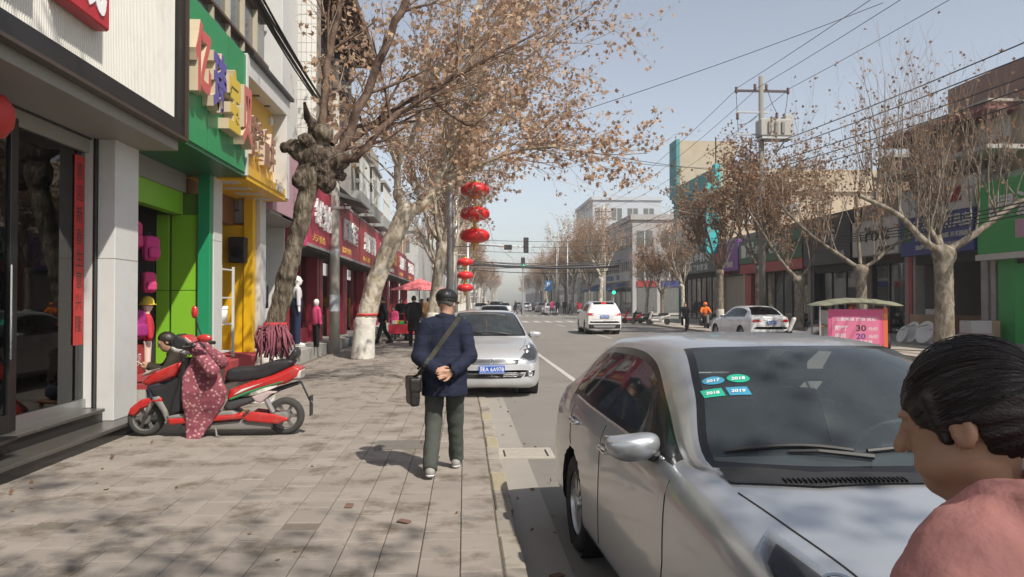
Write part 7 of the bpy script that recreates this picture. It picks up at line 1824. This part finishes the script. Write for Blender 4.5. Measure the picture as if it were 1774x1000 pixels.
panel('swingarm_cover', sc, [(420, 726), (436, 714), (470, 718), (496, 724), (498, 730), (480, 737), (430, 732)], -.17, -.11, m_sred, .02, .010); panel('swingarm_cover', sc, [(420, 726), (436, 714), (470, 718), (496, 724), (498, 730), (480, 737), (430, 732)], .11, .17, m_sred, .02, .010); panel('swingarm', sc, [(410, 735), (440, 722), (492, 716), (494, 728), (440, 738)], -.11, .11, m_sgry, .02, .014)
MB().tube([(-.10, -.60, .42), (-.10, -.68, .27)], .03, 10).build('shock_absorber', M('shock_steel', (.35, .33, .32), .4, .6), sc); MB().tube([(-.04, -.98, .62), (-.03, -1.08, .40), (-.03, -1.12, .36)], [.012, .012, .012], 6).build('mudflap_stay', m_sblk, sc); solid('mudflap', m_sblk, sc, -.07, .07, -1.10, -1.085, .22, .45)
MB().tube([(-.1, -.02, .16), (-.15, -.06, .02), (-.17, -.10, .005)], .011, 6).build('side_stand', m_sgry, sc); MB().lathe([(.05, -.16), (.05, .16)], 14, (0, -.80, .215), 'x').build('hub_motor', m_sgry, sc)
MB().box(-.06, .06, .64, .72, .40, .52, bev=.01).build('fork_cover', M('blue_sticker', (.15, .32, .38), .5), sc)
for sx in (-1, 1): MB().tube([(sx * .25, .2, 1.03), (sx * .2, .34, .98), (sx * .08, .36, .86), (sx * .07, .5, .6), (sx * .07, .72, .3)], .006, 5).build('brake_cable', m_sblk, sc); MB().tube([(sx * .33, .17, 1.05), (sx * .3, .27, 1.04), (sx * .2, .30, 1.04)], .007, 5).build('brake_lever', m_steel_b, sc)
# quilted leg cover hung over the bars
lc = empty('leg_cover', (-2.88, 9.12, 0), R(90), 'mauve quilted patterned leg cover draped over the scooter front', 'cover')
m_quilt = M('quilt', (.30, .10, .12), .85, var=.2, vscale=12, bump=.4, bscale=22); n_ = m_quilt.node_tree.nodes; l_ = m_quilt.node_tree.links
vo = n_.new('ShaderNodeTexVoronoi'); vo.inputs['Scale'].default_value = 24; tc_ = n_.new('ShaderNodeTexCoord'); l_.new(tc_.outputs['Object'], vo.inputs['Vector'])
cr_ = n_.new('ShaderNodeValToRGB'); ce = cr_.color_ramp.elements; ce[0].position = .2; ce[0].color = (.46, .27, .26, 1); ce[1].position = .42; ce[1].color = (.22, .055, .075, 1); l_.new(vo.outputs['Distance'], cr_.inputs[0]); l_.new(cr_.outputs[0], n_['Principled BSDF'].inputs['Base Color'])
qp = px2([(347, 610), (366, 622), (386, 648), (391, 662), (401, 680), (396, 698), (376, 728), (356, 758), (342, 765), (332, 762), (331, 735), (327, 700), (327, 655), (336, 632)])
def quilt(P):
    d2 = poly2(P[:, 1], P[:, 2], qp)
    mid = -.205 + .03 * np.sin(P[:, 2] * 9) + .02 * vnoise(P, 16, 2)
    return smax(d2, np.abs(P[:, 0] - mid) - .028, .025) + .006 * vnoise(P, 45, 9)
link('side_apron', sdf_mesh('side_apron', quilt, (-.32, -.25, -.05), (-.1, .35, 1.05), .012, m_quilt), lc)
link('hand_muff', sdf_mesh('hand_muff', lambda P: smin(cap(P, (-.16, .20, 1.03), (-.34, -.06, .78), .07, .085), cap(P, (.16, .22, 1.03), (.34, .05, .82), .07, .085), .02) + .006 * vnoise(P, 38, 4), (-.48, -.22, .65), (.48, .36, 1.15), .014, m_quilt), lc)
link('front_apron', sdf_mesh('front_apron', lambda P: smax(np.abs(P[:, 1] - .14 - .12 * (P[:, 2] - .7) - .02 * np.sin(P[:, 0] * 18)) - .02, smax(np.abs(P[:, 0]) - .22, np.abs(P[:, 2] - .70) - .30, .03), .02) + .006 * vnoise(P, 30, 14), (-.3, -.05, .35), (.3, .35, 1.05), .016, m_quilt), lc)
# string mop leaning in the seat
mo = empty('string_mop', tuple(atY(482, 620, 9.2)), 0, 'mauve string mop standing upside down on the scooter seat', 'mop')
MB().tube([(.06, 0, -.08), (.02, 0, .16), (-.005, 0, .30)], .012, 8).build('handle', M('mop_wood', (.45, .32, .22), .6), mo)
rgm = random.Random(2); strands = MB()
for k in range(150):
    a = rgm.uniform(0, 6.283); r1 = rgm.uniform(.02, .13); zt = .33 + rgm.uniform(-.05, .02); ln = rgm.uniform(.08, .36)
    p0 = Vector((-.03 + .05 * math.cos(a), .04 * math.sin(a), zt)); p1 = p0 + Vector((r1 * math.cos(a) - .03, r1 * .7 * math.sin(a), .03 + rgm.uniform(-.02, .05) - r1 * .3)); p2 = p1 + Vector((rgm.gauss(0, .02) + .03 * math.cos(a), rgm.gauss(0, .02), -ln * .6)); p3 = p2 + Vector((rgm.gauss(0, .02), rgm.gauss(0, .02), -ln * .4))
    strands.tube([p0, p1, p2, p3], [.010, .011, .011, .009], 5)
so = strands.build('mop_strands', M('mop_mauve', (.24, .075, .10), .95, var=.3, vscale=30, bump=.5, bscale=150), mo, smooth=True); so['kind'] = 'stuff'

# ------------------------------------------------------------------ poles, lanterns, signals, wires
m_conc = M('pole_concrete', (.40, .38, .34), .9, var=.14, vscale=3, dirt=(.26, .235, .20), dscale=4, damt=.5); m_steel = M('galvanised', (.42, .43, .43), .45, .5, var=.1)
cp = empty('concrete_pole', (-4.0 + .12, 23.2, 0), 0, 'round concrete utility pole with pasted notices before the red shops', 'pole')
MB().tube([(0, 0, 0), (0, 0, 4), (0, 0, 8.8)], [.165, .145, .115], 16).build('shaft', m_conc, cp, smooth=True)
for z, h in ((1.25, .5), (2.9, .2)): MB().lathe([(.168 - z * .004, z), (.168 - z * .004, z + h)], 16, cap=False).build('pasted_notice', M('old_paper', (.42, .45, .47), .9, var=.3, vscale=9), cp, smooth=True)
for z in (4.3, 5.2, 7.9): solid('crossarm', m_steel, cp, -.5, .5, -.16, -.11, z, z + .07)
MB().tube([(.14, -.1, 4.6), (.3, -.2, 4.5), (.35, -.15, 4.2), (.2, -.1, 4.1), (.14, -.1, 4.4)], .012, 6).build('cable_loop', m_black, cp)
def lantern_pole(px, Y, label, lz, lx, s=1.0, n=3):
    p = atY(px, 500, Y); e = empty('lamp_post', (p.x, Y, 0), 0, label, 'lamp post')
    MB().tube([(0, 0, 0), (0, 0, 4), (0, 0, 9.0)], [.13, .105, .07], 14).build('shaft', m_steel, e, smooth=True); MB().tube([(0, 0, 8.9), (.6, 0, 9.25), (2.0, 0, 9.45)], [.045, .04, .035], 8).build('lamp_arm', m_steel, e, smooth=True); MB().box(1.7, 2.5, -.14, .14, 9.38, 9.5, bev=.04).build('lamp_head', m_steel, e)
    MB().tube([(0, 0, lz[0] + .42 * s), (lx, 0, lz[0] + .42 * s)], .025, 6).build('bracket', m_steel, e); MB().tube([(0, 0, lz[-1] - .35), (lx, 0, lz[-1] - .35)], .02, 6).build('lower_bracket', m_steel, e)
    nm = {3: ['top', 'middle', 'bottom']}[n]
    for k, z in enumerate(lz):
        L = empty('red_lantern', (p.x + lx, Y, z), 0, '%s red lantern of the three on the %s lamp post' % (nm[k], 'near' if Y < 30 else 'farther'), 'lantern', 'red lanterns'); L.scale = (s, s, s)
        m_ = MB(); rw = []
        for t in np.linspace(-1, 1, 13):
            rr = .40 * math.sqrt(max(0.0, 1 - abs(t) ** 2.4)) + .07; rw.append([(rr * (1 + .025 * (-1) ** j) * math.cos(j * math.pi / 16), rr * (1 + .025 * (-1) ** j) * math.sin(j * math.pi / 16), t * .24) for j in list(range(32)) + [0]])
        m_.sheet(rw); m_.build('shade', M('lantern_red', (.62, .02, .02), .4, var=.06, coat=.2), L, smooth=True)
        for zz in (.245, -.245): MB().lathe([(.12, -.04), (.14, 0), (.12, .04)], 16, (0, 0, zz)).build('rim', M('lantern_gold', (.62, .38, .06), .4, .4), L, smooth=True)
        MB().lathe([(.07, -.46), (.05, -.27)], 10, cap=False).build('tassel', MATS['lantern_gold'], L, smooth=True)
    return e
lantern_pole(780, 25.0, 'grey street lamp post carrying three red lanterns', [5.18, 4.40, 3.68], .80)
lantern_pole(790, 46.0, 'farther street lamp post with three small red lanterns', [3.9, 3.1, 2.35], .55)
# signal mast over the crossing
sg_ = empty('traffic_signal', (.25, 62.5, 0), 0, 'traffic signal mast with long white arm over the left of the crossing', 'traffic light')
MB().tube([(0, 0, 0), (0, 0, 6.6)], [.14, .10], 12).build('mast', m_steel, sg_, smooth=True); MB().tube([(0, 0, 6.25), (5.2, 0, 5.95)], [.07, .05], 8).build('arm', M('arm_white', (.6, .6, .6), .5), sg_, smooth=True)
solid('signal_head', m_black, sg_, 4.55, 4.95, -.2, .1, 5.5, 6.75, bev=.03); solid('countdown_box', m_black, sg_, 2.95, 3.6, -.15, .1, 5.75, 6.15, bev=.03)
for k in range(3): MB().lathe([(.14, -.21), (.12, -.2)], 14, (4.75, 0, 5.72 + k * .4), 'y').build('lens', M('dead_lens', (.05, .04, .04), .3), sg_)
def green_signal(px, py, Y, label, base=0.0):
    p = atY(px, py, Y); e = empty('traffic_signal', (p.x, Y, 0), 0, label, 'traffic light'); MB().tube([(0, .1, base), (0, .1, p.z + .9)], .07, 8).build('post', m_steel, e)
    solid('signal_head', m_black, e, -.22, .22, -.15, .1, p.z - .25, p.z + .95, bev=.03); MB().lathe([(.21, -.16), (.19, -.175), (.001, -.18)], 16, (0, 0, p.z), 'y').build('green_light', emit_mat('signal_green', (.02, .75, .38), 1.6), e)
green_signal(906, 461, 86.0, 'traffic signal with lit green light above the middle of the road', 0); green_signal(1063, 507, 88.0, 'traffic signal with lit green light at the right corner')
# poles on the right
tp = empty('transformer_pole', (14.0, 35.4, 0), 0, 'tall concrete pole with crossarms and transformer boxes on the right pavement', 'pole')
MB().tube([(0, 0, 0), (0, 0, 6), (0, 0, 12.2)], [.17, .145, .11], 14).build('shaft', M('pole_dark', (.2, .185, .165), .9, var=.2, vscale=3), tp, smooth=True)
solid('crossarm', m_grille, tp, -1.25, 1.35, -.05, .05, 11.45, 11.55); solid('crossarm', m_steel, tp, -1.2, .3, -.05, .05, 10.45, 10.52); solid('crossarm', m_steel, tp, -1.2, 0, -.05, .05, 9.4, 9.47); solid('crossarm', m_steel, tp, -.9, .9, -.05, .05, 7.6, 7.68)
solid('platform', m_steel, tp, -.15, 1.35, -.5, .3, 9.15, 9.25); MB().tube([(0, 0, 7.6), (1.1, 0, 9.1)], .04, 6).build('brace', m_steel, tp)
m_trafo = M('transformer_pale', (.36, .345, .31), .5, var=.12)
solid('transformer_box', m_trafo, tp, -.2, 1.3, -.45, .25, 9.3, 10.1, bev=.04); solid('switch_box', m_trafo, tp, 1.0, 1.35, -.4, .2, 9.3, 10.3, bev=.03); 
for k in range(3): solid('radiator_fin', m_sgry, tp, .15 + k * .32, .3 + k * .32, -.52, -.45, 9.4, 9.95, bev=.01)
for (x, z) in ((-1.2, 11.55), (-.3, 11.7), (.25, 11.7), (1.3, 11.55), (.75, 10.35), (-1.15, 10.3), (.5, 10.15), (1.1, 10.3)): MB().lathe([(.04, -.18), (.085, -.12), (.05, -.08), (.085, -.02), (.05, .02), (.085, .08), (.03, .14)], 10, (x, -.02, z)).build('insulator', M('insulator_brown', (.12, .06, .045), .3), tp, smooth=True)
for (a, b) in (((-1.2, 0, 11.4), (-1.15, 0, 10.45)), ((1.3, 0, 11.45), (1.1, -.1, 10.4)), ((.3, 0, 11.6), (.75, -.1, 10.4)), ((-1.15, 0, 10.2), (-1.1, 0, 9.5)), ((-1.1, 0, 9.9), (-.2, 0, 10.3))): MB().tube(sag(a, b, .12, 8), .014, 5).build('jumper_wire', m_black, tp)
def plain_pole(x, y, h, r, label, arms=(), mat=None):
    e = empty('utility_pole', (x, y, 0), 0, label, 'pole'); MB().tube([(0, 0, 0), (0, 0, h)], [r, r * .65], 12).build('shaft', mat or m_conc, e, smooth=True)
    for z in arms: solid('crossarm', m_grille, e, -.9, .9, -.05, .05, z, z + .08); [MB().lathe([(.05, 0), (.08, .06), (.05, .12), (.07, .18), (.02, .24)], 8, (xx, 0, z + .08)).build('insulator', m_wsign, e) for xx in (-.8, 0, .8)]
    return e
plain_pole(15.6, 77.5 + 8, 12.4, .26, 'concrete utility pole with crossarm at the right corner beyond the crossing', (11.6, 10.8)); plain_pole(14.4, 118, 12.2, .18, 'utility pole with crossarm farther down the right side', (11.4,))
plain_pole(13.2, 98, 9.5, .10, 'thin grey lamp post on the right beyond the crossing', (), m_steel); plain_pole(13.0, 108, 9.5, .10, 'second thin grey lamp post on the right beyond the crossing', (), m_steel); plain_pole(12.9 + cx(130), 130, 9, .10, 'third thin lamp post on the right beyond the crossing', (), m_steel)
ps = empty('parking_sign', (11.4, 104, 0), 0, 'blue parking sign on a post at the far right kerb', 'sign'); MB().tube([(0, 0, 0), (0, 0, 5.2)], .05, 8).build('post', m_steel, ps); solid('sign_plate', M('sign_blue_b', (.05, .22, .55), .4), ps, -.45, .45, -.06, -.03, 2.9, 4.3); text_obj('P', m_white_print, ps, (-.22, -.065, 3.5), (1, 0, 0), (0, 0, 1), .42, .6, name='letter', bold=.03)
def wire(a, b, s, label, r=.012, n=14, mat=None):
    a, b = Vector(a), Vector(b); o = MB().tube([p - a for p in sag(a, b, s, n)], r, 5).build('overhead_wire', mat or m_black); o.location = a; return tag(o, label, 'wire', 'overhead wires')
for k, x in enumerate((12.8, 13.75, 15.3)):
    wire((x, 35.4, 11.6), (x + .4, -16, 11.8), .7, 'overhead wire running from the transformer pole to the upper right, %s' % ['left one', 'middle one', 'right one'][k]); wire((x, 35.4, 11.55), (x + .2, 85.5, 11.7), .9, 'overhead wire from the transformer pole to the far right pole, %s' % ['left one', 'middle one', 'right one'][k])
for k, z in enumerate((8.9, 8.6, 8.15, 7.9, 7.6)): wire((14.3 + .2 * k, 35.2, z), (15.2 + .2 * k, -16, z + .3), .8, 'low service wire beside the transformer pole, %s' % ['highest', 'second highest', 'middle', 'second lowest', 'lowest'][k], .02)
for k, z in enumerate((8.4, 7.7)): wire((14.0, 35.4, z), (14.2, 85.5, z + .5), .9, 'low service wire beyond the transformer pole, %s' % ['upper', 'lower'][k], .02)
wire(atY(640, 300, 34), atY(1530, 5, 30), .35, 'single wire climbing across the street to the upper right', .014); wire((-3.9, 23.2, 7.9), (14.0, 35.4, 7.6), .5, 'thin wire crossing the street from the concrete pole', .012)
wire(atY(900, 252, 40), (18.2, 53.4, 11.0), .3, 'dark wire ending at the corner building roof', .016); wire((-3.9, 23.2, 7.2), (17.9, 44.0, 5.9), .4, 'pale thin wire crossing low over the street', .010, mat=m_wsign); wire((-.5, 25, 8.6), (17.9, 58.0, 9.8), .4, 'pale thin wire from the lamp post to the corner building', .010, mat=m_wsign)
rgw = random.Random(3)
cable_bundle('street_cables', 'dark bundle of cables strung across the crossing', [sag((-1.5, 66 + rgw.gauss(0, .3), 4.9 + rgw.gauss(0, .22)), (14.2, 70 + rgw.gauss(0, .5), 5.0 + rgw.gauss(0, .25)), .15 + rgw.random() * .3, 14) for _ in range(12)], r=.035)
cable_bundle('street_cables', 'thin loose cables strung high across the crossing', [sag((-1.5, 68, 6.2 + k * .5), (14.2, 73, 6.4 + k * .55), .3, 12) for k in range(3)], r=.022)
cable_bundle('street_cables', 'black cables running low along the right shops', [sag((15.5, 38 - k, 4.6 - k * .12), (15.5, 16, 4.5 - k * .1), .35, 14) for k in range(4)], r=.02)
# ------------------------------------------------------------------ parasol and stalls on the left pavement
pr = empty('parasol', (-2.1, 36.0, 0), 0, 'large pink parasol over the street stalls', 'parasol'); MB().tube([(0, 0, 0), (0, 0, 2.6)], .025, 8).build('pole', m_steel, pr); c_ = MB(); nn = 8
rim_ = [(1.35 * math.cos(2 * math.pi * i / nn), 1.35 * math.sin(2 * math.pi * i / nn), 2.08) for i in range(nn)]
for i in range(nn): c_.add([(0, 0, 2.62), rim_[i], tuple((a + b) / 2 * .97 for a, b in zip(rim_[i][:2], rim_[(i + 1) % nn][:2])) + (2.05,), rim_[(i + 1) % nn]], [(0, 1, 2), (0, 2, 3)])
c_.build('canopy', M('parasol_pink', (.62, .16, .17), .8, var=.08), pr); [MB().tube([(0, 0, 2.55), r_], .01, 5).build('rib', m_steel, pr) for r_ in rim_]
def stall(px, Y, label, mat, w=1.4, rz=0.0):
    p = atY(px, 520, Y); e = empty('street_stall', (p.x, Y, 0), rz, label, 'stall'); solid('table_top', m_wood, e, -w / 2, w / 2, -.4, .4, .62, .66)
    for xx in (-w / 2 + .05, w / 2 - .05):
        for yy in (-.35, .35): solid('leg', m_steel, e, xx - .02, xx + .02, yy - .02, yy + .02, 0, .62)
    solid('cloth_front', mat, e, -w / 2, w / 2, -.41, -.402, .3, .64); rr = random.Random(int(px))
    for k in range(7):
        a, b = rr.uniform(-w / 2 + .1, w / 2 - .2), rr.uniform(-.3, .2); solid('goods', [m_rsign2, m_wsign, m_ypanel, m_rgreen, m_blue][k % 5], e, a, a + .18, b, b + .14, .66, .74 + rr.random() * .15, bev=.015)
stall(706, 30.2, 'low stall with mixed goods left of the man in the cap', m_red); stall(728, 35.5, 'stall with goods under the pink parasol', m_wsign, 1.8)
for k, (px, Y, mt) in enumerate(((597, 26.2, m_wsign), (612, 26.8, M('bucket_blue', (.25, .4, .5), .5)), (603, 27.4, m_steel))):
    p = atY(px, 560, Y); b = empty('bucket', (p.x, Y, 0), 0, ['white bucket on the ground behind the concrete pole', 'pale blue bucket next to the white bucket', 'metal basin behind the two buckets'][k], 'bucket'); MB().lathe([(.12, 0), (.16, .3), (.17, .31), (.15, .29), (.11, .02)], 16, cap=True).build('pail', mt, b, smooth=True); MB().tube([(-.16, 0, .29), (-.1, 0, .42), (.1, 0, .42), (.16, 0, .29)], .006, 5).build('bail', m_steel, b)
cm = empty('child_mannequin', tuple(atY(548, 560, 21.2).xy) + (.3,), R(-50), 'child mannequin in hot pink coat and black trousers in the first red shop', 'mannequin')
link('figure', sdf_mesh('figure', lambda P: smin(ell(P, (0, 0, 1.22), (.075, .08, .095)), cap(P, (0, 0, .9), (0, 0, 1.15), .05, .04), .04), (-.2, -.2, .8), (.2, .2, 1.36), .02, m_mq), cm); link('coat', sdf_mesh('coat', lambda P: smin(smax(ell(P, (0, 0, .85), (.16, .12, .3)), .58 - P[:, 2], .02), np.minimum(cap(P, (-.14, 0, 1.02), (-.2, .02, .65), .055, .045), cap(P, (.14, 0, 1.02), (.2, .02, .65), .055, .045)), .03), (-.3, -.2, .52), (.3, .2, 1.2), .022, m_hot), cm); link('trousers', sdf_mesh('trousers', lambda P: smin(cap(P, (-.07, 0, .04), (-.06, 0, .6), .045, .07), cap(P, (.07, 0, .04), (.06, 0, .6), .045, .07), .02), (-.2, -.2, -.02), (.2, .2, .7), .022, m_blackc), cm)
# ------------------------------------------------------------------ food cart, riders and parked bikes on the right
kx = empty('food_cart', (12.25, 23.6, ROAD_Z), R(-14), 'pink snack cart with grey-green canvas roof at the right kerb', 'cart'); kx.scale = (1.12, 1.12, 1.14); m_kp = M('cart_pink', (.62, .08, .22), .5, var=.08); m_kw = M('cart_white', (.66, .63, .62), .5)
solid('cart_body', m_kw, kx, -.75, .75, -.45, .75, .28, 1.22, bev=.02); solid('front_banner', m_kp, kx, -.74, .66, -.475, -.455, .22, 1.24); solid('banner_inner', M('banner_rose', (.62, .16, .27), .5), kx, -.66, .58, -.482, -.476, .30, 1.05); solid('end_banner', M('cart_orange', (.62, .12, .05), .5), kx, .68, .80, -.47, .6, .2, 1.28)
for t, x, z, w, h, mt in (('五香鸡蛋 烤肠 豆浆', -.55, .92, 1.05, .09, m_kw), ('煎饼', -.58, .66, .34, .14, m_kw), ('30', -.02, .64, .26, .17, m_black), ('元/份', .3, .66, .25, .1, m_kw), ('手抓', -.58, .45, .3, .13, m_kw), ('20', -.02, .43, .24, .15, m_blue), ('元/份', .3, .45, .25, .1, m_kw), ('欢迎品尝', -.1, .32, .5, .08, m_kw)): text_obj(t, mt, kx, (x, -.4835, z), (1, 0, 0), (0, 0, 1), w, h, name='banner_characters', bold=.02)
text_obj('营', m_ypanel, kx, (.69, -.472, 1.0), (1, 0, 0), (0, 0, 1), .1, .12, name='banner_characters')
link('canvas_roof', sdf_mesh('canvas_roof', lambda P: smax(np.abs(P[:, 2] - 1.52 + .10 * P[:, 0] ** 2 + .14 * (P[:, 1] - .15) ** 2 + .05 * np.maximum(-P[:, 0] - .4, 0)) - .03, smax(np.abs(P[:, 0]) - 1.2, np.abs(P[:, 1] - .15) - .85, .1), .03) + .01 * vnoise(P, 9, 3), (-1.3, -1, 1.3), (1.3, 1.3, 1.8), .035, M('canvas_green', (.19, .19, .13), .9, var=.15)), kx)
for xx in (-.95, .75):
    for yy in (-.42, .72): solid('roof_post', m_steel, kx, xx - .02, xx + .02, yy - .02, yy + .02, .3 if xx > 0 else .28, 1.4)
solid('side_shelf', m_wood, kx, -1.0, -.75, -.4, .7, .75, .8)
for (x, y) in ((-.6, .15), (.6, .15), (.98, .3)): w = MB().lathe([(.18, -.04), (.26, -.04), (.26, .04), (.18, .04)], 18, (x + (.12 if x > 0 else -.12) * (x < .9), y, .26), 'x').build('wheel', m_tyre, kx)
MB().tube([(.85, .3, .5), (.98, .3, .26)], .02, 6).build('front_fork', m_sgry, kx)
def bike(px, Y, rz, label, mat, k=.95, X=None, z=0.0, cover=None):
    p = atY(px, 540, Y); e = empty('parked_scooter', (p.x if X is None else X, Y, z), rz, label, 'scooter', 'scooters on the right side'); e.scale = (k, k, k)
    for y in (-.62, .62): MB().lathe([(.12, -.05), (.2, -.055), (.215, 0), (.2, .055), (.12, .05)], 18, (0, y, .215), 'x').build('wheel', m_tyre, e)
    link('body', sdf_mesh('body', lambda P: smin(smin(cap(P, (0, .60, .40), (0, .42, .85), .08, .09), cap(P, (0, .40, .30), (0, -.15, .28), .11, .11), .06), cap(P, (0, -.2, .42), (0, -.75, .62), .13, .09), .08), (-.25, -.95, .1), (.25, .85, 1.05), .035, mat), e)
    link('seat', sdf_mesh('seat', lambda P: cap(P, (0, -.12, .70), (0, -.65, .76), .10, .09), (-.2, -.85, .5), (.2, .1, .95), .035, m_black), e); MB().tube([(-.3, .30, 1.0), (-.12, .36, 1.02), (0, .40, .92), (.12, .36, 1.02), (.3, .30, 1.0)], .018, 6).build('handlebar', m_black, e)
    for sx in (-1, 1): MB().tube([(sx * .2, .33, 1.02), (sx * .26, .30, 1.2), (sx * .3, .29, 1.22)], [.008, .008, .035], 6).build('mirror', m_black, e)
    return e
bike(1096, 53.0, R(100), 'red scooter parked by the slim tree near the right corner', m_red); bike(1112, 51.0, R(80), 'dark scooter beside the red one near the right corner', m_blackc); bike(1140, 50, R(70), 'pale scooter parked behind the slim trees', m_wsign)
bike(1395, 29.0, R(60), 'white scooter parked behind the pink cart', m_kw, 1.0); bike(1190, 42.5, R(160), 'dark scooter under the rider in black', m_blackc, z=ROAD_Z); bike(1224, 44.0, R(170), 'dark scooter under the rider in orange', m_grey, z=ROAD_Z); bike(1232, 47, R(60), 'pale scooter parked behind the rider in orange', m_wsign)
RIDE = dict(pel=(0, 0, .80), che=(0, .06, 1.13), nec=(0, .09, 1.30), hd=(0, .12, 1.44), shl=(-.175, .08, 1.25), shr=(.175, .08, 1.25), ell=(-.26, .25, 1.05), elr=(.26, .25, 1.05), wrl=(-.27, .50, 1.0), wrr=(.27, .50, 1.0), hil=(-.09, .04, .78), hir=(.09, .04, .78), knl=(-.16, .42, .72), knr=(.16, .42, .72), anl=(-.14, .42, .36), anr=(.14, .42, .36), toel=(-.14, .58, .33), toer=(.14, .58, .33))
for px, Y, rz, lab, top in ((1190, 42.5, R(160), 'rider in black on a scooter at the right kerb', m_blackc), (1224, 44.0, R(170), 'rider in orange vest and helmet on a scooter at the right kerb', m_orange)):
    p = atY(px, 540, Y); rr_, jj = person('person', (p.x - .25 * math.sin(-rz) * 0, Y + .28, ROAD_Z), rz, lab, top, m_blackc, m_shoe, {k_: (v[0], v[1] - .28 + .28, v[2]) for k_, v in RIDE.items()}, 1.0, .80, .03, 'short', coat=.03)
    if top is m_orange: link('helmet', sdf_mesh('helmet', lambda P: smax(ell(P, (0, .11, 1.49), (.125, .14, .13)), 1.43 - P[:, 2], .02), (-.2, -.1, 1.38), (.2, .3, 1.66), .02, M('helmet_orange', (.75, .16, .03), .3)), rr_)
ped(1742, 21.5, R(100), 'person in dark clothes standing in the green-sign shop entrance', m_blackc, m_blackc, None, 1.0, 'short', .7, .03, X=18.4)
# ------------------------------------------------------------------ air conditioners and wall clutter
def aircon(x, y, z, rz, label):
    e = empty('air_conditioner', (x, y, z), rz, label, 'air conditioner', 'air conditioner units on walls')
    solid('casing', M('aircon_white', (.5, .49, .46), .6, var=.1, dirt=(.3, .27, .23), dscale=5, damt=.5), e, -.4, .4, -.3, 0, 0, .58, bev=.02); MB().lathe([(.22, -.302), (.21, -.31), (.05, -.308)], 20, (-.1, 0, .29), 'y').build('fan_guard', m_sgry, e)
    for k in range(5): solid('vent_slat', m_sgry, e, .2, .37, -.305, -.3, .1 + k * .09, .13 + k * .09)
    MB().box(-.35, -.31, -.28, .0, -.05, 0).box(.31, .35, -.28, .0, -.05, 0).build('bracket', m_steel, e); MB().tube([(.38, -.1, .1), (.46, -.06, -.1), (.46, -.02, -.7)], .018, 6).build('pipe', m_wsign, e)
for k, (x, y, z, rz, t) in enumerate(((-3.94, 22.9, 5.45, R(90), 'first'), (-4.44, 30.8, 5.1, R(90), 'second'), (-4.44, 34.9, 5.3, R(90), 'third'), (-4.69, 43.7, 5.2, R(90), 'fourth'))): aircon(x, y, z, rz, '%s air conditioner along the wall above the red signboards' % t)
for k, (x, y, z, rz, t) in enumerate(((20.5, 53.5, 7.0, 0, 'left one on the tan end wall'), (23.5, 53.5, 8.0, 0, 'right one on the tan end wall'), (18.6, 29.5, 5.9, R(-90), 'one under the maroon eaves'), (18.06, 54.6, 8.9, R(-90), 'one on the teal street face'))): aircon(x, y, z, rz, 'air conditioner unit, ' + t)
# ------------------------------------------------------------------ fallen leaves
rl_ = np.random.RandomState(9); Pn_ = []
for _ in range(260):
    y = rl_.uniform(3.5, 40); x = rl_.choice([rl_.uniform(-3.8, .3), rl_.normal(.6, .15), rl_.normal(-3.6, .2)]); Pn_.append((x, y, (ROAD_Z if x > KX else zs(x, y)) + .012))
lf = link('fallen_leaves', leaf_mesh('fallen_leaves', np.array(Pn_), rl_, m_leaf2, .03, .06)); tag(lf, 'dry brown leaves scattered on the pavement and gutter', 'leaves', kind='stuff')

# ------------------------------------------------------------------ thin dusty air over the street
hz = MB().box(-120, 140, -45, 460, -1.2, 30).build('haze'); tag(hz, kind='stuff')
hm = bpy.data.materials.new('haze'); hm.use_nodes = True; n_ = hm.node_tree.nodes; n_.remove(n_['Principled BSDF'])
pv = n_.new('ShaderNodeVolumePrincipled'); pv.inputs['Color'].default_value = (.92, .92, .92, 1); pv.inputs['Density'].default_value = .0010; pv.inputs['Anisotropy'].default_value = .2
hm.node_tree.links.new(pv.outputs[0], n_['Material Output'].inputs['Volume']); hz.data.materials.append(hm)
